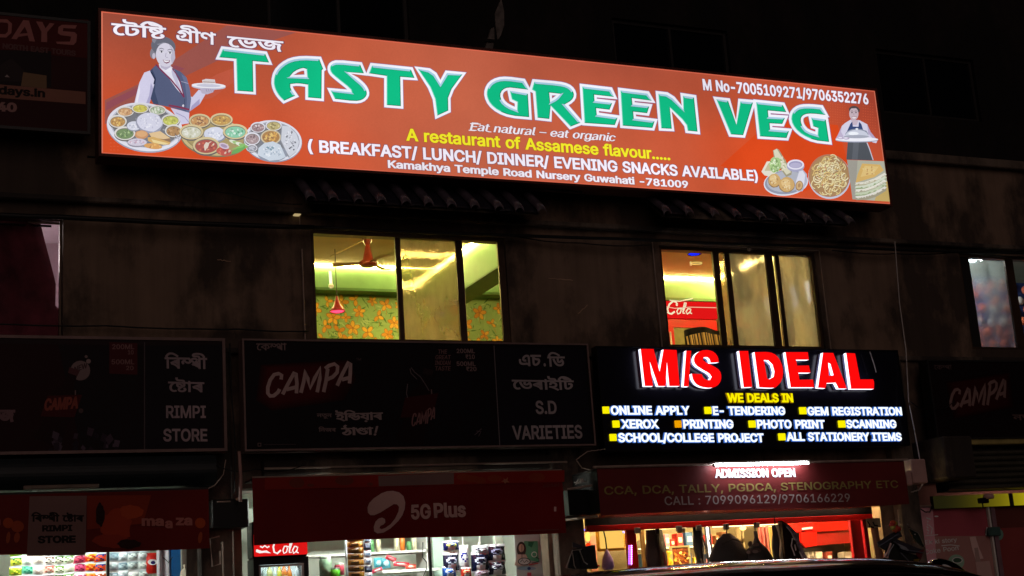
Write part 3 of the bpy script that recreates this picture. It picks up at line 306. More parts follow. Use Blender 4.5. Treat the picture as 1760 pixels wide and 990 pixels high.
FONT_B = r"""ট=429=437,471;437,417;130,417;130,155;134,108;143,89;160,77;185,73;213,76;241,87;287,123;321,173;332,226;329,248;320,263;304,272;280,276;240,270;232,324;262,330;294,332;344,322;364,308;379,288;388,262;391,229;386,185;369,143;345,104;314,72;253,33;219,22;181,18;133,26;100,48;80,83;72,145;72,417;-8,417;-8,471|299,471;295,498;284,516;266,526;238,529;167,529;91,536;45,557;28,574;15,596;5,650;8,690;64,687;61,658;65,628;76,607;106,589;164,584;223,584;286,578;326,556;346,523;354,471
ভ=546=319,33;272,37;227,48;185,70;146,101;111,145;78,200;48,269;22,352;79,367;109,277;141,206;178,154;219,118;266,97;318,90;355,94;386,104;412,122;430,144;441,171;445,202;441,243;428,276;410,301;447,360;472,319;489,279;499,240;503,201;497,156;481,115;455,81;420,55;374,38|291,215;248,221;216,239;195,267;188,304;194,339;205,368;266,350;256,331;251,307;254,290;263,278;292,269;324,275;358,299;399,353;447,360;441,319;398,262;349,227;322,218|553,471;553,417;-8,417;-8,471
ক=611=618,471;618,417;372,417;372,0;314,0;288,43;253,84;211,120;163,150;112,172;58,184;28,257;175,332;331,391;314,360;314,417;-8,417;-8,471|314,354;330,332;250,304;170,267;98,230;141,218;186,198;229,172;268,141;301,106;324,68;318,67;315,101;314,143|576,218;566,171;553,150;534,134;507,123;473,120;450,120;428,123;433,178;459,176;489,180;506,190;514,206;517,224;507,261;478,293;430,317;363,332;365,388;421,378;471,359;514,333;547,300;569,262
জ=694=304,48;260,52;218,64;178,84;141,115;107,156;75,209;47,274;22,352;79,367;107,283;137,216;171,166;210,132;255,112;306,105;355,111;391,129;412,160;419,203;413,243;401,271;447,271;402,232;353,204;296,195;268,197;244,206;224,220;208,239;199,263;195,291;201,324;219,358;250,391;298,419;264,417;-8,417;-8,471;702,471;702,417;465,417;405,419;309,367;265,324;254,288;257,269;266,257;293,248;320,252;344,262;396,300;461,276;472,239;477,192;473,156;460,121;438,92;405,68;360,53|606,155;612,84;633,8;576,-5;555,81;547,168;555,240;572,294;518,298;474,308;436,326;406,349;381,377;360,411;417,423;448,384;496,357;569,347;610,350;640,297;614,230
ণ=469=477,471;477,417;397,417;397,0;339,0;339,322;354,275;288,358;258,386;228,405;198,417;168,421;128,412;101,387;92,350;95,328;104,310;119,295;141,283;208,269;204,206;156,214;115,227;80,248;53,275;36,309;30,350;35,387;48,419;69,444;96,462;127,473;160,476;197,473;231,463;294,423;356,358;344,361;340,396;339,436;339,521;379,521;397,471
ৰ=451=459,471;459,417;379,417;379,0;321,0;293,44;258,84;215,119;167,148;114,171;58,184;28,257;178,336;338,397;321,365;321,417;-8,417;-8,471|321,358;337,338;257,309;174,272;97,230;162,209;229,174;289,127;313,98;332,67;326,65;322,104;321,144|372,95;344,139;308,179;267,213;219,241;166,262;108,275;147,307;230,283;270,264;307,239;341,207;370,168
ম=471=478,471;478,417;399,417;399,0;341,0;341,102;354,62;301,136;244,192;213,207;179,213;153,209;131,198;117,180;112,155;117,132;130,113;153,97;184,84;165,26;128,42;99,61;77,82;62,106;53,131;50,157;54,191;68,218;88,239;113,255;141,264;169,267;211,263;249,251;281,231;309,206;357,143;344,141;341,176;341,417;-8,417;-8,471|226,245;225,226;167,244;163,283;152,314;135,338;109,355;74,366;29,374;39,428;73,419;138,404;164,390;186,371;204,347;216,318
প=542=550,471;550,417;470,417;470,0;412,0;412,300;428,251;372,329;323,382;276,411;226,421;197,418;171,410;126,379;88,338;106,348;132,352;170,346;196,328;211,302;217,269;213,242;201,247;255,303;349,391;386,350;171,148;126,189;188,248;161,216;139,198;158,226;166,260;163,277;154,290;140,298;121,301;98,298;74,288;17,342;79,412;111,439;145,459;181,472;220,476;261,472;297,460;330,440;363,413;429,334;416,338;413,377;412,422;412,521;452,521;469,471
র=451=459,471;459,417;379,417;379,0;321,0;294,44;259,84;216,119;167,148;114,171;58,184;28,257;178,336;338,397;321,365;321,417;-8,417;-8,471|321,359;337,338;216,291;98,230;185,199;230,174;271,144;306,108;332,67;325,67;322,101;321,143|140,-5;123,-2;108,8;98,22;95,39;98,57;108,72;123,82;140,85;158,82;172,72;182,57;185,39;182,22;172,8;158,-2
চ=429=437,471;437,417;130,417;130,394;127,347;130,286;130,155;134,108;143,89;160,77;185,73;214,76;241,87;287,123;320,171;329,197;332,224;328,245;318,257;219,270;178,285;146,308;122,338;129,404;163,358;182,342;206,330;273,320;330,316;357,305;372,292;383,276;391,232;386,186;369,143;345,104;314,72;253,33;218,22;180,18;132,26;100,48;80,83;72,145;72,417;-8,417;-8,471
ড=539=547,471;547,417;269,417;269,282;276,249;285,242;298,239;327,248;361,277;400,328;446,335;483,261;493,223;497,185;491,140;476,100;450,66;414,40;370,24;316,18;267,23;223,36;181,58;143,92;108,137;76,195;48,266;22,352;79,367;108,272;140,198;175,143;215,105;261,83;313,76;366,83;406,106;431,141;439,184;430,242;405,282;440,297;393,233;346,196;298,183;266,188;240,203;220,233;211,298;211,417;-8,417;-8,471
ই=401=271,471;267,498;256,516;238,526;210,529;156,529;79,536;33,557;15,574;3,596;-8,650;-4,690;52,687;49,658;53,628;64,607;94,589;151,584;195,584;258,578;298,556;318,523;326,471|183,379;237,373;280,358;312,336;334,308;347,277;351,246;340,190;308,148;254,119;179,107;186,115;258,87;335,45;409,-8;374,-48;288,12;211,57;131,90;35,117;46,169;97,158;157,154;204,158;240,167;264,182;280,201;291,242;284,278;262,304;228,320;187,326;143,320;119,305;112,280;117,256;61,245;55,268;53,291;57,317;70,338;89,356;115,368|132,352;125,375;110,395;87,411;55,421;73,455;108,446;145,428;170,408;185,384;192,354|409,471;409,417;-8,417;-8,471
য=474=481,471;481,417;402,417;402,0;344,0;273,75;232,104;184,129;129,148;64,160;36,229;86,260;138,288;191,313;125,352;36,380;60,431;61,417;-8,417;-8,471|344,417;102,417;86,424;150,400;210,364;254,327;258,285;201,258;143,229;95,201;86,212;147,200;199,182;246,158;286,130;356,63;346,60;344,94
়=0=-193,-139;-211,-136;-225,-126;-235,-112;-238,-95;-235,-77;-225,-62;-211,-52;-193,-49;-176,-52;-161,-62;-151,-77;-148,-95;-151,-112;-161,-126;-176,-136
ত=535=308,38;248,46;192,69;141,109;96,168;56,249;22,353;79,368;107,282;137,213;171,161;210,124;255,103;307,95;366,104;405,129;427,165;434,210;431,241;422,268;407,292;388,310;364,321;336,325;310,322;293,312;283,297;279,278;286,243;228,232;221,260;218,288;222,315;233,337;250,355;274,368;333,379;377,373;416,357;447,331;472,297;487,255;492,207;487,162;472,121;447,87;411,61;365,44|543,471;543,417;-8,417;-8,471
ন=457=465,471;465,417;385,417;385,0;327,0;327,184;339,142;285,204;224,249;193,262;164,266;138,262;116,251;102,233;97,207;101,186;113,168;162,139;133,86;92,108;61,137;41,171;35,210;39,244;53,271;73,293;98,308;126,317;154,320;192,317;226,307;287,269;341,215;331,212;328,246;327,281;327,417;-8,417;-8,471
এ=574=387,475;439,469;474,450;497,420;505,371;505,0;448,0;431,37;403,59;364,66;313,63;265,56;206,53;151,59;95,80;71,100;51,128;39,164;35,210;38,249;44,285;102,277;97,250;94,212;104,158;130,127;167,113;209,109;349,122;406,112;428,100;447,80;447,350;443,391;431,410;414,419;389,422;363,419;337,410;293,379;263,338;252,298;255,282;268,267;297,261;329,263;334,210;314,206;285,204;250,210;220,227;199,256;192,297;196,327;208,358;226,389;251,416;280,440;313,459;349,471
ি=201=209,471;209,417;129,417;129,0;71,0;71,417;-8,417;-8,471;62,471;37,501;15,533;70,614;103,647;140,673;184,689;237,694;314,684;386,656;458,611;534,553;502,512;408,583;327,625;288,635;246,639;207,635;174,625;145,607;121,584;80,525;97,500;121,471
ী=201=209,417;129,417;129,0;71,0;71,417;-8,417;-8,471;71,471;63,516;46,553;20,583;-12,606;-51,623;-94,634;-191,642;-268,637;-317,623;-330,613;-335,600;-330,588;-316,581;-276,578;-204,578;-140,571;-102,549;-82,515;-76,466;-126,466;-131,495;-143,513;-162,522;-192,524;-267,524;-322,528;-360,540;-387,565;-394,597;-382,637;-345,668;-283,688;-195,694;-123,691;-59,681;-5,664;41,640;78,609;105,571;123,525;132,471;209,471
া=201=209,471;209,417;129,417;129,0;71,0;71,355;44,399;24,413;-8,417;-8,471;4,471;42,459;59,444;73,423;71,521;112,521;129,471
ে=262=269,471;269,417;254,417;204,394;152,348;130,317;112,282;101,242;97,198;101,149;113,112;131,84;154,66;178,56;202,52;234,56;263,70;290,23;247,2;200,-4;155,2;115,21;83,51;58,91;42,140;37,197;43,256;61,309;88,356;124,394;166,424;212,445;164,420;98,417;-8,417;-8,471
.=202=55,41;58,65;68,80;83,89;101,92;119,89;134,80;145,65;148,41;145,17;134,2;119,-8;101,-11;83,-8;68,2;58,17
ঠ=448=213,0;170,4;131,16;97,36;68,61;45,92;27,127;44,187;99,197;139,214;168,238;186,268;196,302;199,339;195,377;183,417;-8,417;-8,471;151,471;112,532;101,560;98,587;102,618;115,645;136,670;165,694;204,652;168,617;160,599;157,578;162,554;174,530;220,471;455,471;455,417;276,419;326,363;366,307;392,248;400,182;395,131;379,87;352,51;315,23;269,6|212,56;252,61;284,74;308,95;326,122;336,152;339,185;328,253;291,323;222,406;234,403;247,359;252,307;244,252;232,225;215,200;190,177;158,157;116,140;65,127;76,173;86,137;104,107;126,84;153,69;182,59
ু=0=-217,-201;-261,-193;-284,-181;-302,-165;-315,-143;-319,-114;-312,-80;-290,-53;-255,-35;-207,-30;-161,-34;-117,-47;-28,-94;67,-164;33,-205;-59,-135;-138,-92;-175,-82;-211,-78;-235,-81;-252,-89;-262,-101;-266,-116;-262,-134;-251,-146;-217,-154;-191,-151;-171,-143;-145,-114;-133,-78;-130,-45;-130,6;-72,6;-72,-34;-77,-84;-97,-139;-115,-164;-140,-184;-174,-197
ো=722=269,471;269,417;254,417;204,394;152,348;130,317;112,282;101,242;97,198;101,149;113,112;131,84;154,66;178,56;202,52;234,56;263,70;290,23;247,2;200,-4;155,2;115,21;83,51;58,91;42,140;37,197;43,256;61,309;88,356;124,394;166,424;212,445;164,420;98,417;-8,417;-8,471|729,471;729,417;650,417;650,0;591,0;591,355;564,399;544,413;512,417;512,471;524,471;562,459;579,444;593,423;591,521;632,521;649,471|391,201;373,204;358,213;349,227;345,245;349,263;358,278;373,287;391,291;408,287;423,278;433,263;436,245;433,227;423,213;408,204
ব=451=459,471;459,417;379,417;379,0;321,0;294,44;259,84;216,119;167,148;114,171;58,184;28,257;178,336;338,397;321,365;321,417;-8,417;-8,471|321,359;337,338;216,291;98,230;185,199;230,174;271,144;306,108;332,67;325,67;322,101;321,143
St=428=204,466;271,458;320,434;350,395;360,343;357,310;346,281;328,257;305,237;249,211;184,202;144,206;109,216;78,234;55,259;40,291;35,330;38,362;49,389;66,413;88,432;143,458|207,419;149,409;125,396;107,379;96,357;92,330;99,299;117,274;147,259;188,254;218,256;245,265;268,279;287,297;299,320;303,346;297,377;279,400;249,415|98,416;159,390;218,358;272,321;319,281;294,237;244,280;187,318;126,352;62,378|435,471;435,417;306,417;208,431;132,420;-8,417;-8,471|298,471;293,498;283,516;264,526;237,529;171,529;95,536;49,557;31,574;19,596;8,650;12,690;68,687;65,658;69,628;79,607;110,589;167,584;221,584;285,578;325,556;344,523;352,471|228,-9;169,-1;126,22;99,58;90,105;94,132;106,157;126,180;153,201;223,238;293,229;210,182;163,144;152,125;148,103;151,82;160,67;190,49;231,45;286,53;321,76;334,105;327,126;305,144;342,186;368,169;384,151;392,132;395,111;390,81;375,52;351,27;318,8;277,-5
mp=868=300,227;256,233;217,249;148,297;124,302;102,295;94,275;101,253;121,233;79,192;46,230;35,253;32,279;35,303;44,322;77,347;119,356;153,350;183,335;210,316;254,290;294,281;319,284;336,294;347,310;350,335;347,363;335,389;298,435;310,471;345,471;372,437;398,389;409,335;406,303;397,277;382,256;360,240;333,230|66,455;101,446;142,425;168,401;181,372;182,307;125,308;123,365;109,389;85,408;49,421|327,471;328,417;-8,417;-8,471|876,471;876,417;796,417;796,0;738,0;738,300;755,251;698,329;649,382;603,411;552,421;523,418;497,410;452,379;414,338;432,348;458,352;496,346;522,328;538,302;543,269;540,242;527,247;581,303;675,391;712,350;497,148;453,189;515,248;488,216;465,198;484,226;492,260;489,277;481,290;467,298;447,301;424,298;400,288;372,375;423,428;481,463;513,473;547,476;587,472;623,460;656,440;688,413;755,334;742,338;739,377;738,422;738,521;778,521;796,471
Nd=558=245,475;279,471;310,459;336,438;357,407;401,460;447,471;490,424;503,393;508,357;503,319;489,285;467,255;438,229;363,189;340,245;385,265;421,289;443,318;450,356;442,393;414,423;451,440;369,341;323,338;315,373;299,400;276,417;248,423;229,420;214,410;204,395;201,375;206,351;221,334;245,323;278,316;271,257;219,268;177,293;149,329;140,375;144,406;155,431;173,450;194,464|343,24;291,29;242,43;196,68;153,104;114,153;79,215;48,292;21,384;78,400;109,298;145,217;185,156;232,114;284,90;344,82;387,87;423,102;446,128;454,165;449,192;435,215;413,234;385,248;446,275;475,254;497,228;511,197;516,163;510,124;494,90;469,62;435,41;392,28
nd=614=621,471;621,417;344,417;344,282;351,249;372,239;402,248;436,277;475,328;521,335;558,261;568,223;572,185;566,139;550,98;524,65;488,39;443,23;390,18;344,23;300,37;257,62;217,100;178,153;143,223;196,246;245,154;274,120;307,96;344,81;388,76;441,83;481,106;506,141;514,184;505,242;480,282;515,297;468,233;421,196;373,183;341,188;315,203;294,233;286,417;-8,417;-8,471|137,379;198,368;254,339;307,292;314,217;272,262;228,296;184,317;143,324;110,315;98,303;95,284;101,261;125,241;86,195;63,214;46,235;36,259;33,284;36,313;48,336;65,355;87,368
g102=497=366,0;366,322;382,274;333,340;288,385;245,412;199,421;163,416;134,400;91,352;113,362;164,369;195,365;220,355;239,340;252,321;262,279;254,237;232,199;193,165;138,130;99,185;171,224;194,248;201,276;198,292;188,304;173,313;151,316;115,311;78,297;17,347;67,415;94,441;125,460;157,472;193,476;229,473;262,463;324,423;384,357;370,366;366,443;366,521;407,521;424,471;504,471;504,417;425,417;425,0|179,-22;161,-19;146,-10;137,4;133,22;137,40;146,55;161,64;179,67;196,64;211,55;221,40;224,22;221,4;211,-10;196,-19
g136=374=193,476;236,472;274,459;310,438;343,409;411,331;366,297;309,367;255,408;227,418;197,421;150,413;117,391;89,363;72,361;104,375;154,384;184,381;207,372;235,343;245,306;234,260;197,218;127,173;93,226;160,263;178,282;184,303;174,325;144,333;108,329;70,315;17,358;68,420;96,444;126,461;158,472
g205=550=558,471;558,417;478,417;478,0;420,0;420,322;436,274;386,340;342,385;299,412;253,421;217,416;188,400;145,352;167,362;217,369;249,365;274,355;292,340;305,321;316,279;308,238;287,201;251,168;200,135;161,189;227,226;248,249;255,276;252,292;242,304;227,313;205,316;168,311;132,297;70,347;120,415;148,441;178,460;211,472;247,476;283,473;316,463;377,423;438,357;424,366;421,398;420,443;420,521;460,521;478,471|478,-33;422,-33;410,-5;391,16;366,28;338,33;291,30;244,23;191,20;139,25;88,45;67,62;50,87;39,119;35,160;36,190;41,217;99,210;95,186;94,160;97,132;106,110;121,93;140,83;192,74;240,78;282,84;330,87;377,79;399,66;420,46;420,52;478,51
g247=497=504,471;504,417;425,417;425,192;366,186;366,322;382,274;333,340;289,385;245,412;197,421;160,416;132,403;89,363;72,361;104,375;154,384;184,381;207,372;235,343;245,306;238,271;219,239;183,208;127,173;93,226;143,251;173,276;184,303;174,325;144,333;107,329;70,315;17,358;54,406;96,444;142,468;193,476;229,473;262,463;324,423;384,357;370,366;366,443;366,521;407,521;424,471|425,221;425,-33;366,-33;308,15;246,44;177,61;150,121;215,156;293,192;366,221|366,167;313,145;256,119;210,95;218,101;298,75;334,55;369,29;366,84
g452=624=301,476;354,468;377,457;398,440;416,417;431,386;405,386;466,460;512,471;555,424;569,393;573,357;568,319;555,285;532,255;503,229;428,189;405,245;451,265;486,289;508,318;516,356;507,393;479,423;516,440;435,341;388,338;379,375;361,401;336,418;305,423;263,417;230,398;196,369;184,366;217,382;259,388;288,386;310,377;338,348;347,311;340,278;322,244;287,212;232,183;198,235;268,271;283,289;288,309;285,322;277,332;250,339;217,335;180,322;128,366;182,425;238,463;268,473|393,24;313,32;239,56;172,99;112,160;62,244;21,351;77,369;113,277;155,204;203,149;259,111;321,89;391,82;444,87;485,102;511,128;520,165;515,194;500,217;478,236;451,250;513,276;543,254;564,228;577,197;581,160;576,122;559,89;531,62;494,41;448,28
"""
LAT = _dec(FONT_A); BEN = _dec(FONT_B)
def area(c): return sum(c[i-1][0]*c[i][1]-c[i][0]*c[i-1][1] for i in range(len(c)))/2
def inside(p, c):
    r = False
    for i in range(len(c)):
        (x1, y1), (x2, y2) = c[i-1], c[i]
        if (y1 > p[1]) != (y2 > p[1]) and p[0] < (x2-x1)*(p[1]-y1)/(y2-y1)+x1: r = not r
    return r
_TC = {}
def tri_glyph(key, cs):
    """triangles of a glyph as (contour point lists) + orientation sign"""
    if key in _TC: return _TC[key]
    if not cs: _TC[key] = ([], [], 1); return _TC[key]
    sg = 1 if area(max(cs, key=lambda c: abs(area(c)))) > 0 else -1
    outs = [c for c in cs if area(c)*sg > 0]; holes = [c for c in cs if area(c)*sg <= 0]
    groups = [[o] for o in outs]
    for h in holes:
        best = None
        for g in groups:
            if inside(h[0], g[0]) or inside(h[len(h)//2], g[0]):
                if best is None or abs(area(g[0])) < abs(area(best[0])): best = g
        if best: best.append(h)
    V = []; F = []
    for g in groups:
        pts = [p for c in g for p in c]; k = len(V)
        T = tessellate_polygon([[Vector((p[0], p[1], 0)) for p in c] for c in g])
        V += pts; F += [tuple(i+k for i in t) for t in T]
    _TC[key] = (V, F, sg); return _TC[key]
def offset_ring(c, sg, bx, by, lim=1.8):
    R = []; n = len(c)
    for i in range(n):
        p, q, s = c[i-1], c[i], c[(i+1) % n]
        d1 = (q[0]-p[0], q[1]-p[1]); d2 = (s[0]-q[0], s[1]-q[1])
        l1 = math.hypot(*d1) or 1; l2 = math.hypot(*d2) or 1
        n1 = (d1[1]/l1*sg, -d1[0]/l1*sg); n2 = (d2[1]/l2*sg, -d2[0]/l2*sg)
        m = (n1[0]+n2[0], n1[1]+n2[1]); l = math.hypot(*m)
        if l < .2: m = n1; k = 1
        else: m = (m[0]/l, m[1]/l); k = min(lim, 1/max(.3, m[0]*n1[0]+m[1]*n1[1]))
        R.append((q[0]+m[0]*k*bx, q[1]+m[1]*k*by))
    return R
CAPH = max(p[1] for c in LAT['H'][1] for p in c)
def split_keys(txt, font):
    if font == 'l': return list(txt)
    return txt.split(' ')         # Bengali: glyph keys separated by blanks, '_' is a word gap
def advance(k, font):
    if k in (' ', '_'): return 235
    D = LAT if font == 'l' else BEN
    return D[k][0]
def text_pts(txt, x0, z0, x1, z1, H, font='l', bold=(0, 0), shear=0.0, track=0, capref=None):
    """yield (glyph verts, faces, ring faces) mapped to (x,z)"""
    keys = split_keys(txt, font); D = LAT if font == 'l' else BEN
    tot = sum(advance(k, font)+track for k in keys)-track; cur = 0
    ref = capref or (CAPH if font == 'l' else 521)
    sz = H/ref; ux = (x1-x0)/tot; uz = (z1-z0)/tot; res = []
    mp = lambda p, cur: (x0+(cur+p[0]+shear*p[1])*ux, z0+(cur+p[0])*uz+p[1]*sz)
    for k in keys:
        if k not in (' ', '_'):
            a, cs = D[k]; V, F, sg = tri_glyph((font, k), cs); rings = []
            res.append((k, [mp(p, cur) for p in V], list(F)))
            if bold[0] or bold[1]:
                for c in cs:
                    o = offset_ring(c, sg, *bold); n = len(c)
                    VV = [mp(p, cur) for p in c]+[mp(p, cur) for p in o]
                    res.append((k, VV, [(i, (i+1) % n, n+(i+1) % n, n+i) for i in range(n)]))
        cur += advance(k, font)+track
    return res

class Print(MB):
    """flat print on the plane y = y0; every new shape lies a hair in front of the last"""
    def __init__(s, y0, step=0.00012): super().__init__(); s.y0 = y0; s.k = 1; s.step = step; s.T = None
    @property
    def y(s): return s.y0-s.k*s.step
    def P(s, p):       # photo pixel -> (x,z) on the print plane
        if s.T: p = s.T(p)
        q = at(p[0], p[1], s.y0); return (q.x, q.z)
    def fan(s, pts, c, bump=True):
        T = tessellate_polygon([[Vector((x, z, 0)) for x, z in pts]])
        s.add([(x, s.y, z) for x, z in pts], [tuple(t) for t in T], hexc(c)); s.k += bump
    def poly(s, pts, c, bump=True): s.fan([s.P(p) for p in pts], c, bump)
    def holed(s, outer, holes, c):
        R = [[s.P(p) for p in outer]]+[[s.P(p) for p in h] for h in holes]
        T = tessellate_polygon([[Vector((x, z, 0)) for x, z in r] for r in R])
        s.add([(x, s.y, z) for r in R for x, z in r], [tuple(t) for t in T], hexc(c)); s.k += 1
    def ell(s, cx, cy, rx, ry, c, rot=0, n=22, a0=0, a1=360, bump=True, wob=0):
        ca, sa = math.cos(math.radians(rot)), math.sin(math.radians(rot)); P = []
        for i in range(n if a1-a0 == 360 else n+1):
            a = math.radians(a0+(a1-a0)*i/n); w = 1+random.uniform(-wob, wob)
            x, y = rx*math.cos(a)*w, ry*math.sin(a)*w; P.append((cx+x*ca-y*sa, cy+x*sa+y*ca))
        s.poly(P, c, bump)
    def stroke(s, pts, w, c, closed=False, taper=False, bump=True):
        Q = [s.P(p) for p in pts]; n = len(Q); L = []; R = []
        a0 = s.P((pts[0][0]+1, pts[0][1])); scl = math.hypot(a0[0]-Q[0][0], a0[1]-Q[0][1]); h0 = w*scl/2
        for i in range(n):
            p = Q[i-1] if (i or closed) else Q[i]; q = Q[(i+1) % n] if (i < n-1 or closed) else Q[i]
            d = (q[0]-p[0], q[1]-p[1]); l = math.hypot(*d) or 1; m = (-d[1]/l, d[0]/l)
            h = h0*(1-.75*abs(2*i/(n-1)-1)**2) if taper and n > 1 else h0
            L.append((Q[i][0]+m[0]*h, Q[i][1]+m[1]*h)); R.append((Q[i][0]-m[0]*h, Q[i][1]-m[1]*h))
        V = [(x, s.y, z) for x, z in L+R]; F = [(i, (i+1) % n, n+(i+1) % n, n+i) for i in range(n if closed else n-1)]
        s.add(V, F, hexc(c)); s.k += bump
    def text(s, txt, p0, p1, hpx, c, font='l', bold=(0, 0), shear=0, track=0, capref=None, world=None):
        """p0,p1: photo pixels of baseline start and end, hpx: capital height in photo px at the start"""
        a = at(*p0, s.y0); b = at(*p1, s.y0); t = at(p0[0], p0[1]-hpx, s.y0); H = t.z-a.z
        col = hexc(c)
        n = 0
        for k, V, F in text_pts(txt, a.x, a.z, b.x, b.z, H, font, bold, shear, track, capref):
            yy = s.y-(n % 24)*3e-5; n += 1
            s.add([(x, yy, z) for x, z in V], F, col)
        s.k += 1+min(n, 24)*3e-5/s.step
def wall_sheet(mb, x0, x1, z0, z1, holes, y0, y1):
    """a wall between y0 and y1 with rectangular openings (hx0,hx1,hz0,hz1) and their reveals"""
    xs = sorted({x0, x1, *[h[0] for h in holes], *[h[1] for h in holes]}); zs = sorted({z0, z1, *[h[2] for h in holes], *[h[3] for h in holes]})
    xs = [x for x in xs if x0 <= x <= x1]; zs = [z for z in zs if z0 <= z <= z1]
    for i in range(len(xs)-1):
        for j in range(len(zs)-1):
            cx, cz = (xs[i]+xs[i+1])/2, (zs[j]+zs[j+1])/2
            if any(h[0] < cx < h[1] and h[2] < cz < h[3] for h in holes): continue
            a, b, c, d = xs[i], xs[i+1], zs[j], zs[j+1]
            mb.add([(a, y0, c), (b, y0, c), (b, y0, d), (a, y0, d)], [(0, 1, 2, 3)]); mb.add([(a, y1, c), (b, y1, c), (b, y1, d), (a, y1, d)], [(3, 2, 1, 0)])
    for (a, b, c, d) in holes:
        mb.add([(a, y0, c), (b, y0, c), (b, y1, c), (a, y1, c)], [(0, 1, 2, 3)]); mb.add([(a, y0, d), (b, y0, d), (b, y1, d), (a, y1, d)], [(3, 2, 1, 0)])
        mb.add([(a, y0, c), (a, y1, c), (a, y1, d), (a, y0, d)], [(0, 1, 2, 3)]); mb.add([(b, y0, c), (b, y1, c), (b, y1, d), (b, y0, d)], [(3, 2, 1, 0)])
# ================================================================ materials used
M_wall = surf('stained_plaster', '#7a6454', .9, var=.15, scale=2.2, bump=.5, dirt='#443830')
M_conc = surf('concrete', '#6a5d52', .9, var=.25, scale=5, bump=.6, dirt='#332c28')
M_dark = surf('dark_paint', '#1b1716', .6, var=.3)
M_black = surf('black_metal', '#0c0b0c', .35, metal=.3, var=.3)
M_alu = surf('aluminium', '#8a8078', .35, metal=.85, var=.15)
M_frame = surf('brown_window_frame', '#4c3a2c', .4, metal=.4, var=.2)
M_steel = surf('grey_steel', '#8f8781', .4, metal=.6, var=.2)
M_rust = surf('rusty_steel', '#6d4a38', .7, metal=.3, var=.4)
M_white = surf('white_paint', '#d6d4ce', .5, var=.06, bump=.05)
M_pipe = surf('white_pvc', '#b9b0aa', .5, var=.1, bump=.05)
M_rubber = surf('black_cable', '#0b0a0a', .55, var=.1, bump=0)
M_tile2 = surf('highlit_rib_tile', '#4e4650', .3, var=.3, scale=9, bump=.3)  # lighter than the pans: rib highlights put into the colour
M_tile = surf('dark_roof_tile', '#24222c', .38, var=.3, scale=9, bump=.4)
M_road = surf('asphalt', '#3a3836', .85, var=.3, scale=12, bump=.8)
M_pave = surf('pavement_concrete', '#6c655c', .85, var=.2, scale=5, bump=.5)
M_pl = printed('printed_vinyl', 0, .5, .12)
M_lit = printed('backlit_print', 1.0)
M_matp = printed('painted_colours', 0, .55, .3)
M_gloss = printed('glossy_wrapper', 0, .22, .6)

# ================================================================ ground
tag(MB().box(-60, 80, -40, 60, -.4, 0).build('street', M_road), kind='structure')
tag(MB().cham(-30, 50, -2.6, 0.0, .004, .14, .015).build('pavement', M_pave), kind='structure')
# ================================================================ the building
bld = thing('commercial_building', (6, 0, 0), 'dark stained two storey commercial building with shops below and lit windows above', 'building')
WL = (-1.2, 1.47, 4.47, 5.68); W1 = (3.97, 6.20, 4.45, 5.66); W2 = (8.17, 10.36, 4.44, 5.66); W3 = (12.62, 15.2, 4.47, 5.74)
GA = (-1.6, 2.62, .14, 2.95); GB = (3.16, 6.46, .14, 2.95); GC = (6.88, 10.86, .14, 2.95); GD = (11.42, 16.6, .14, 2.95)
UP = [(x, x+2.0, 9.0, 10.1) for x in (4.4, 9.6, 14.4)]
mb = MB(); wall_sheet(mb, -9, 22, 0, 7.0, [WL, W1, W2, W3, GA, GB, GC, GD], 0.0, .22); mb.build('wall', M_wall, bld)
MB().box(-8.9, 21.9, .22, 8.3, 6.7, 6.9).build('roof', M_conc, bld)
mb = MB(); wall_sheet(mb, -9, 22, 6.9, 12.4, UP, 3.2, 3.4); mb.box(-9, 22, 3.4, 8.5, 12.4, 12.5); mb.build('set_back_storey', surf('unlit_black_plaster', '#1a1412', .95, var=.3, dirt='#0c0a0a'), bld)  # plaster near black: lack of light put into the colour
mb = MB(); mb.box(-9, -8.8, .22, 8.5, 0, 6.68); mb.box(21.8, 22, .22, 8.5, 0, 6.68); mb.box(-8.8, 21.8, 8.3, 8.5, 0, 6.68); mb.build('outer_wall', M_conc, bld)
MB().box(-8.8, 21.8, .22, 8.3, 3.35, 3.6).build('floor_slab', M_conc, bld)
MB().box(-8.8, 21.8, .22, 8.3, 0.02, .14).build('shop_floor', M_pave, bld)
# horizontal ledges and plaster bands
for (x0, x1, z0, z1, d, nm) in [(-9, 22, 5.80, 5.86, .10, 'ledge'), (-9, 22, 6.93, 7.05, .10, 'coping'), (-9, 22, 4.30, 4.36, .06, 'ledge')]:
    MB().cham(x0, x1, -d, -.002, z0, z1, .012).build(nm, M_conc, bld)
for (x0, x1, d) in [(2.72, 3.06, .12), (6.50, 6.84, .14), (11.04, 11.36, .14), (-9, -8.6, .1), (17, 17.4, .12)]:
    MB().cham(x0, x1, -d, -.002, .14, 4.298, .02).build('column', M_conc, bld)
MB().cham(11.42, 11.86, -.62, -.002, 2.78, 3.28, .02).build('beam_end', M_conc, bld)
for (a, b, c, d) in UP:    # unlit upstairs windows
    w = MB().frame(a+.005, b-.005, 3.26, 3.32, c+.005, d-.005, .05).build('window', M_dark, bld)
    MB().box(a+.055, b-.055, 3.285, 3.291, c+.055, d-.055).build('pane', surf('dark_glass', '#0a0c10', .08, var=.1, bump=0, spec=.6), w)
    MB().box((a+b)/2-.02, (a+b)/2+.02, 3.255, 3.325, c+.055, d-.055).build('mullion', M_dark, w)
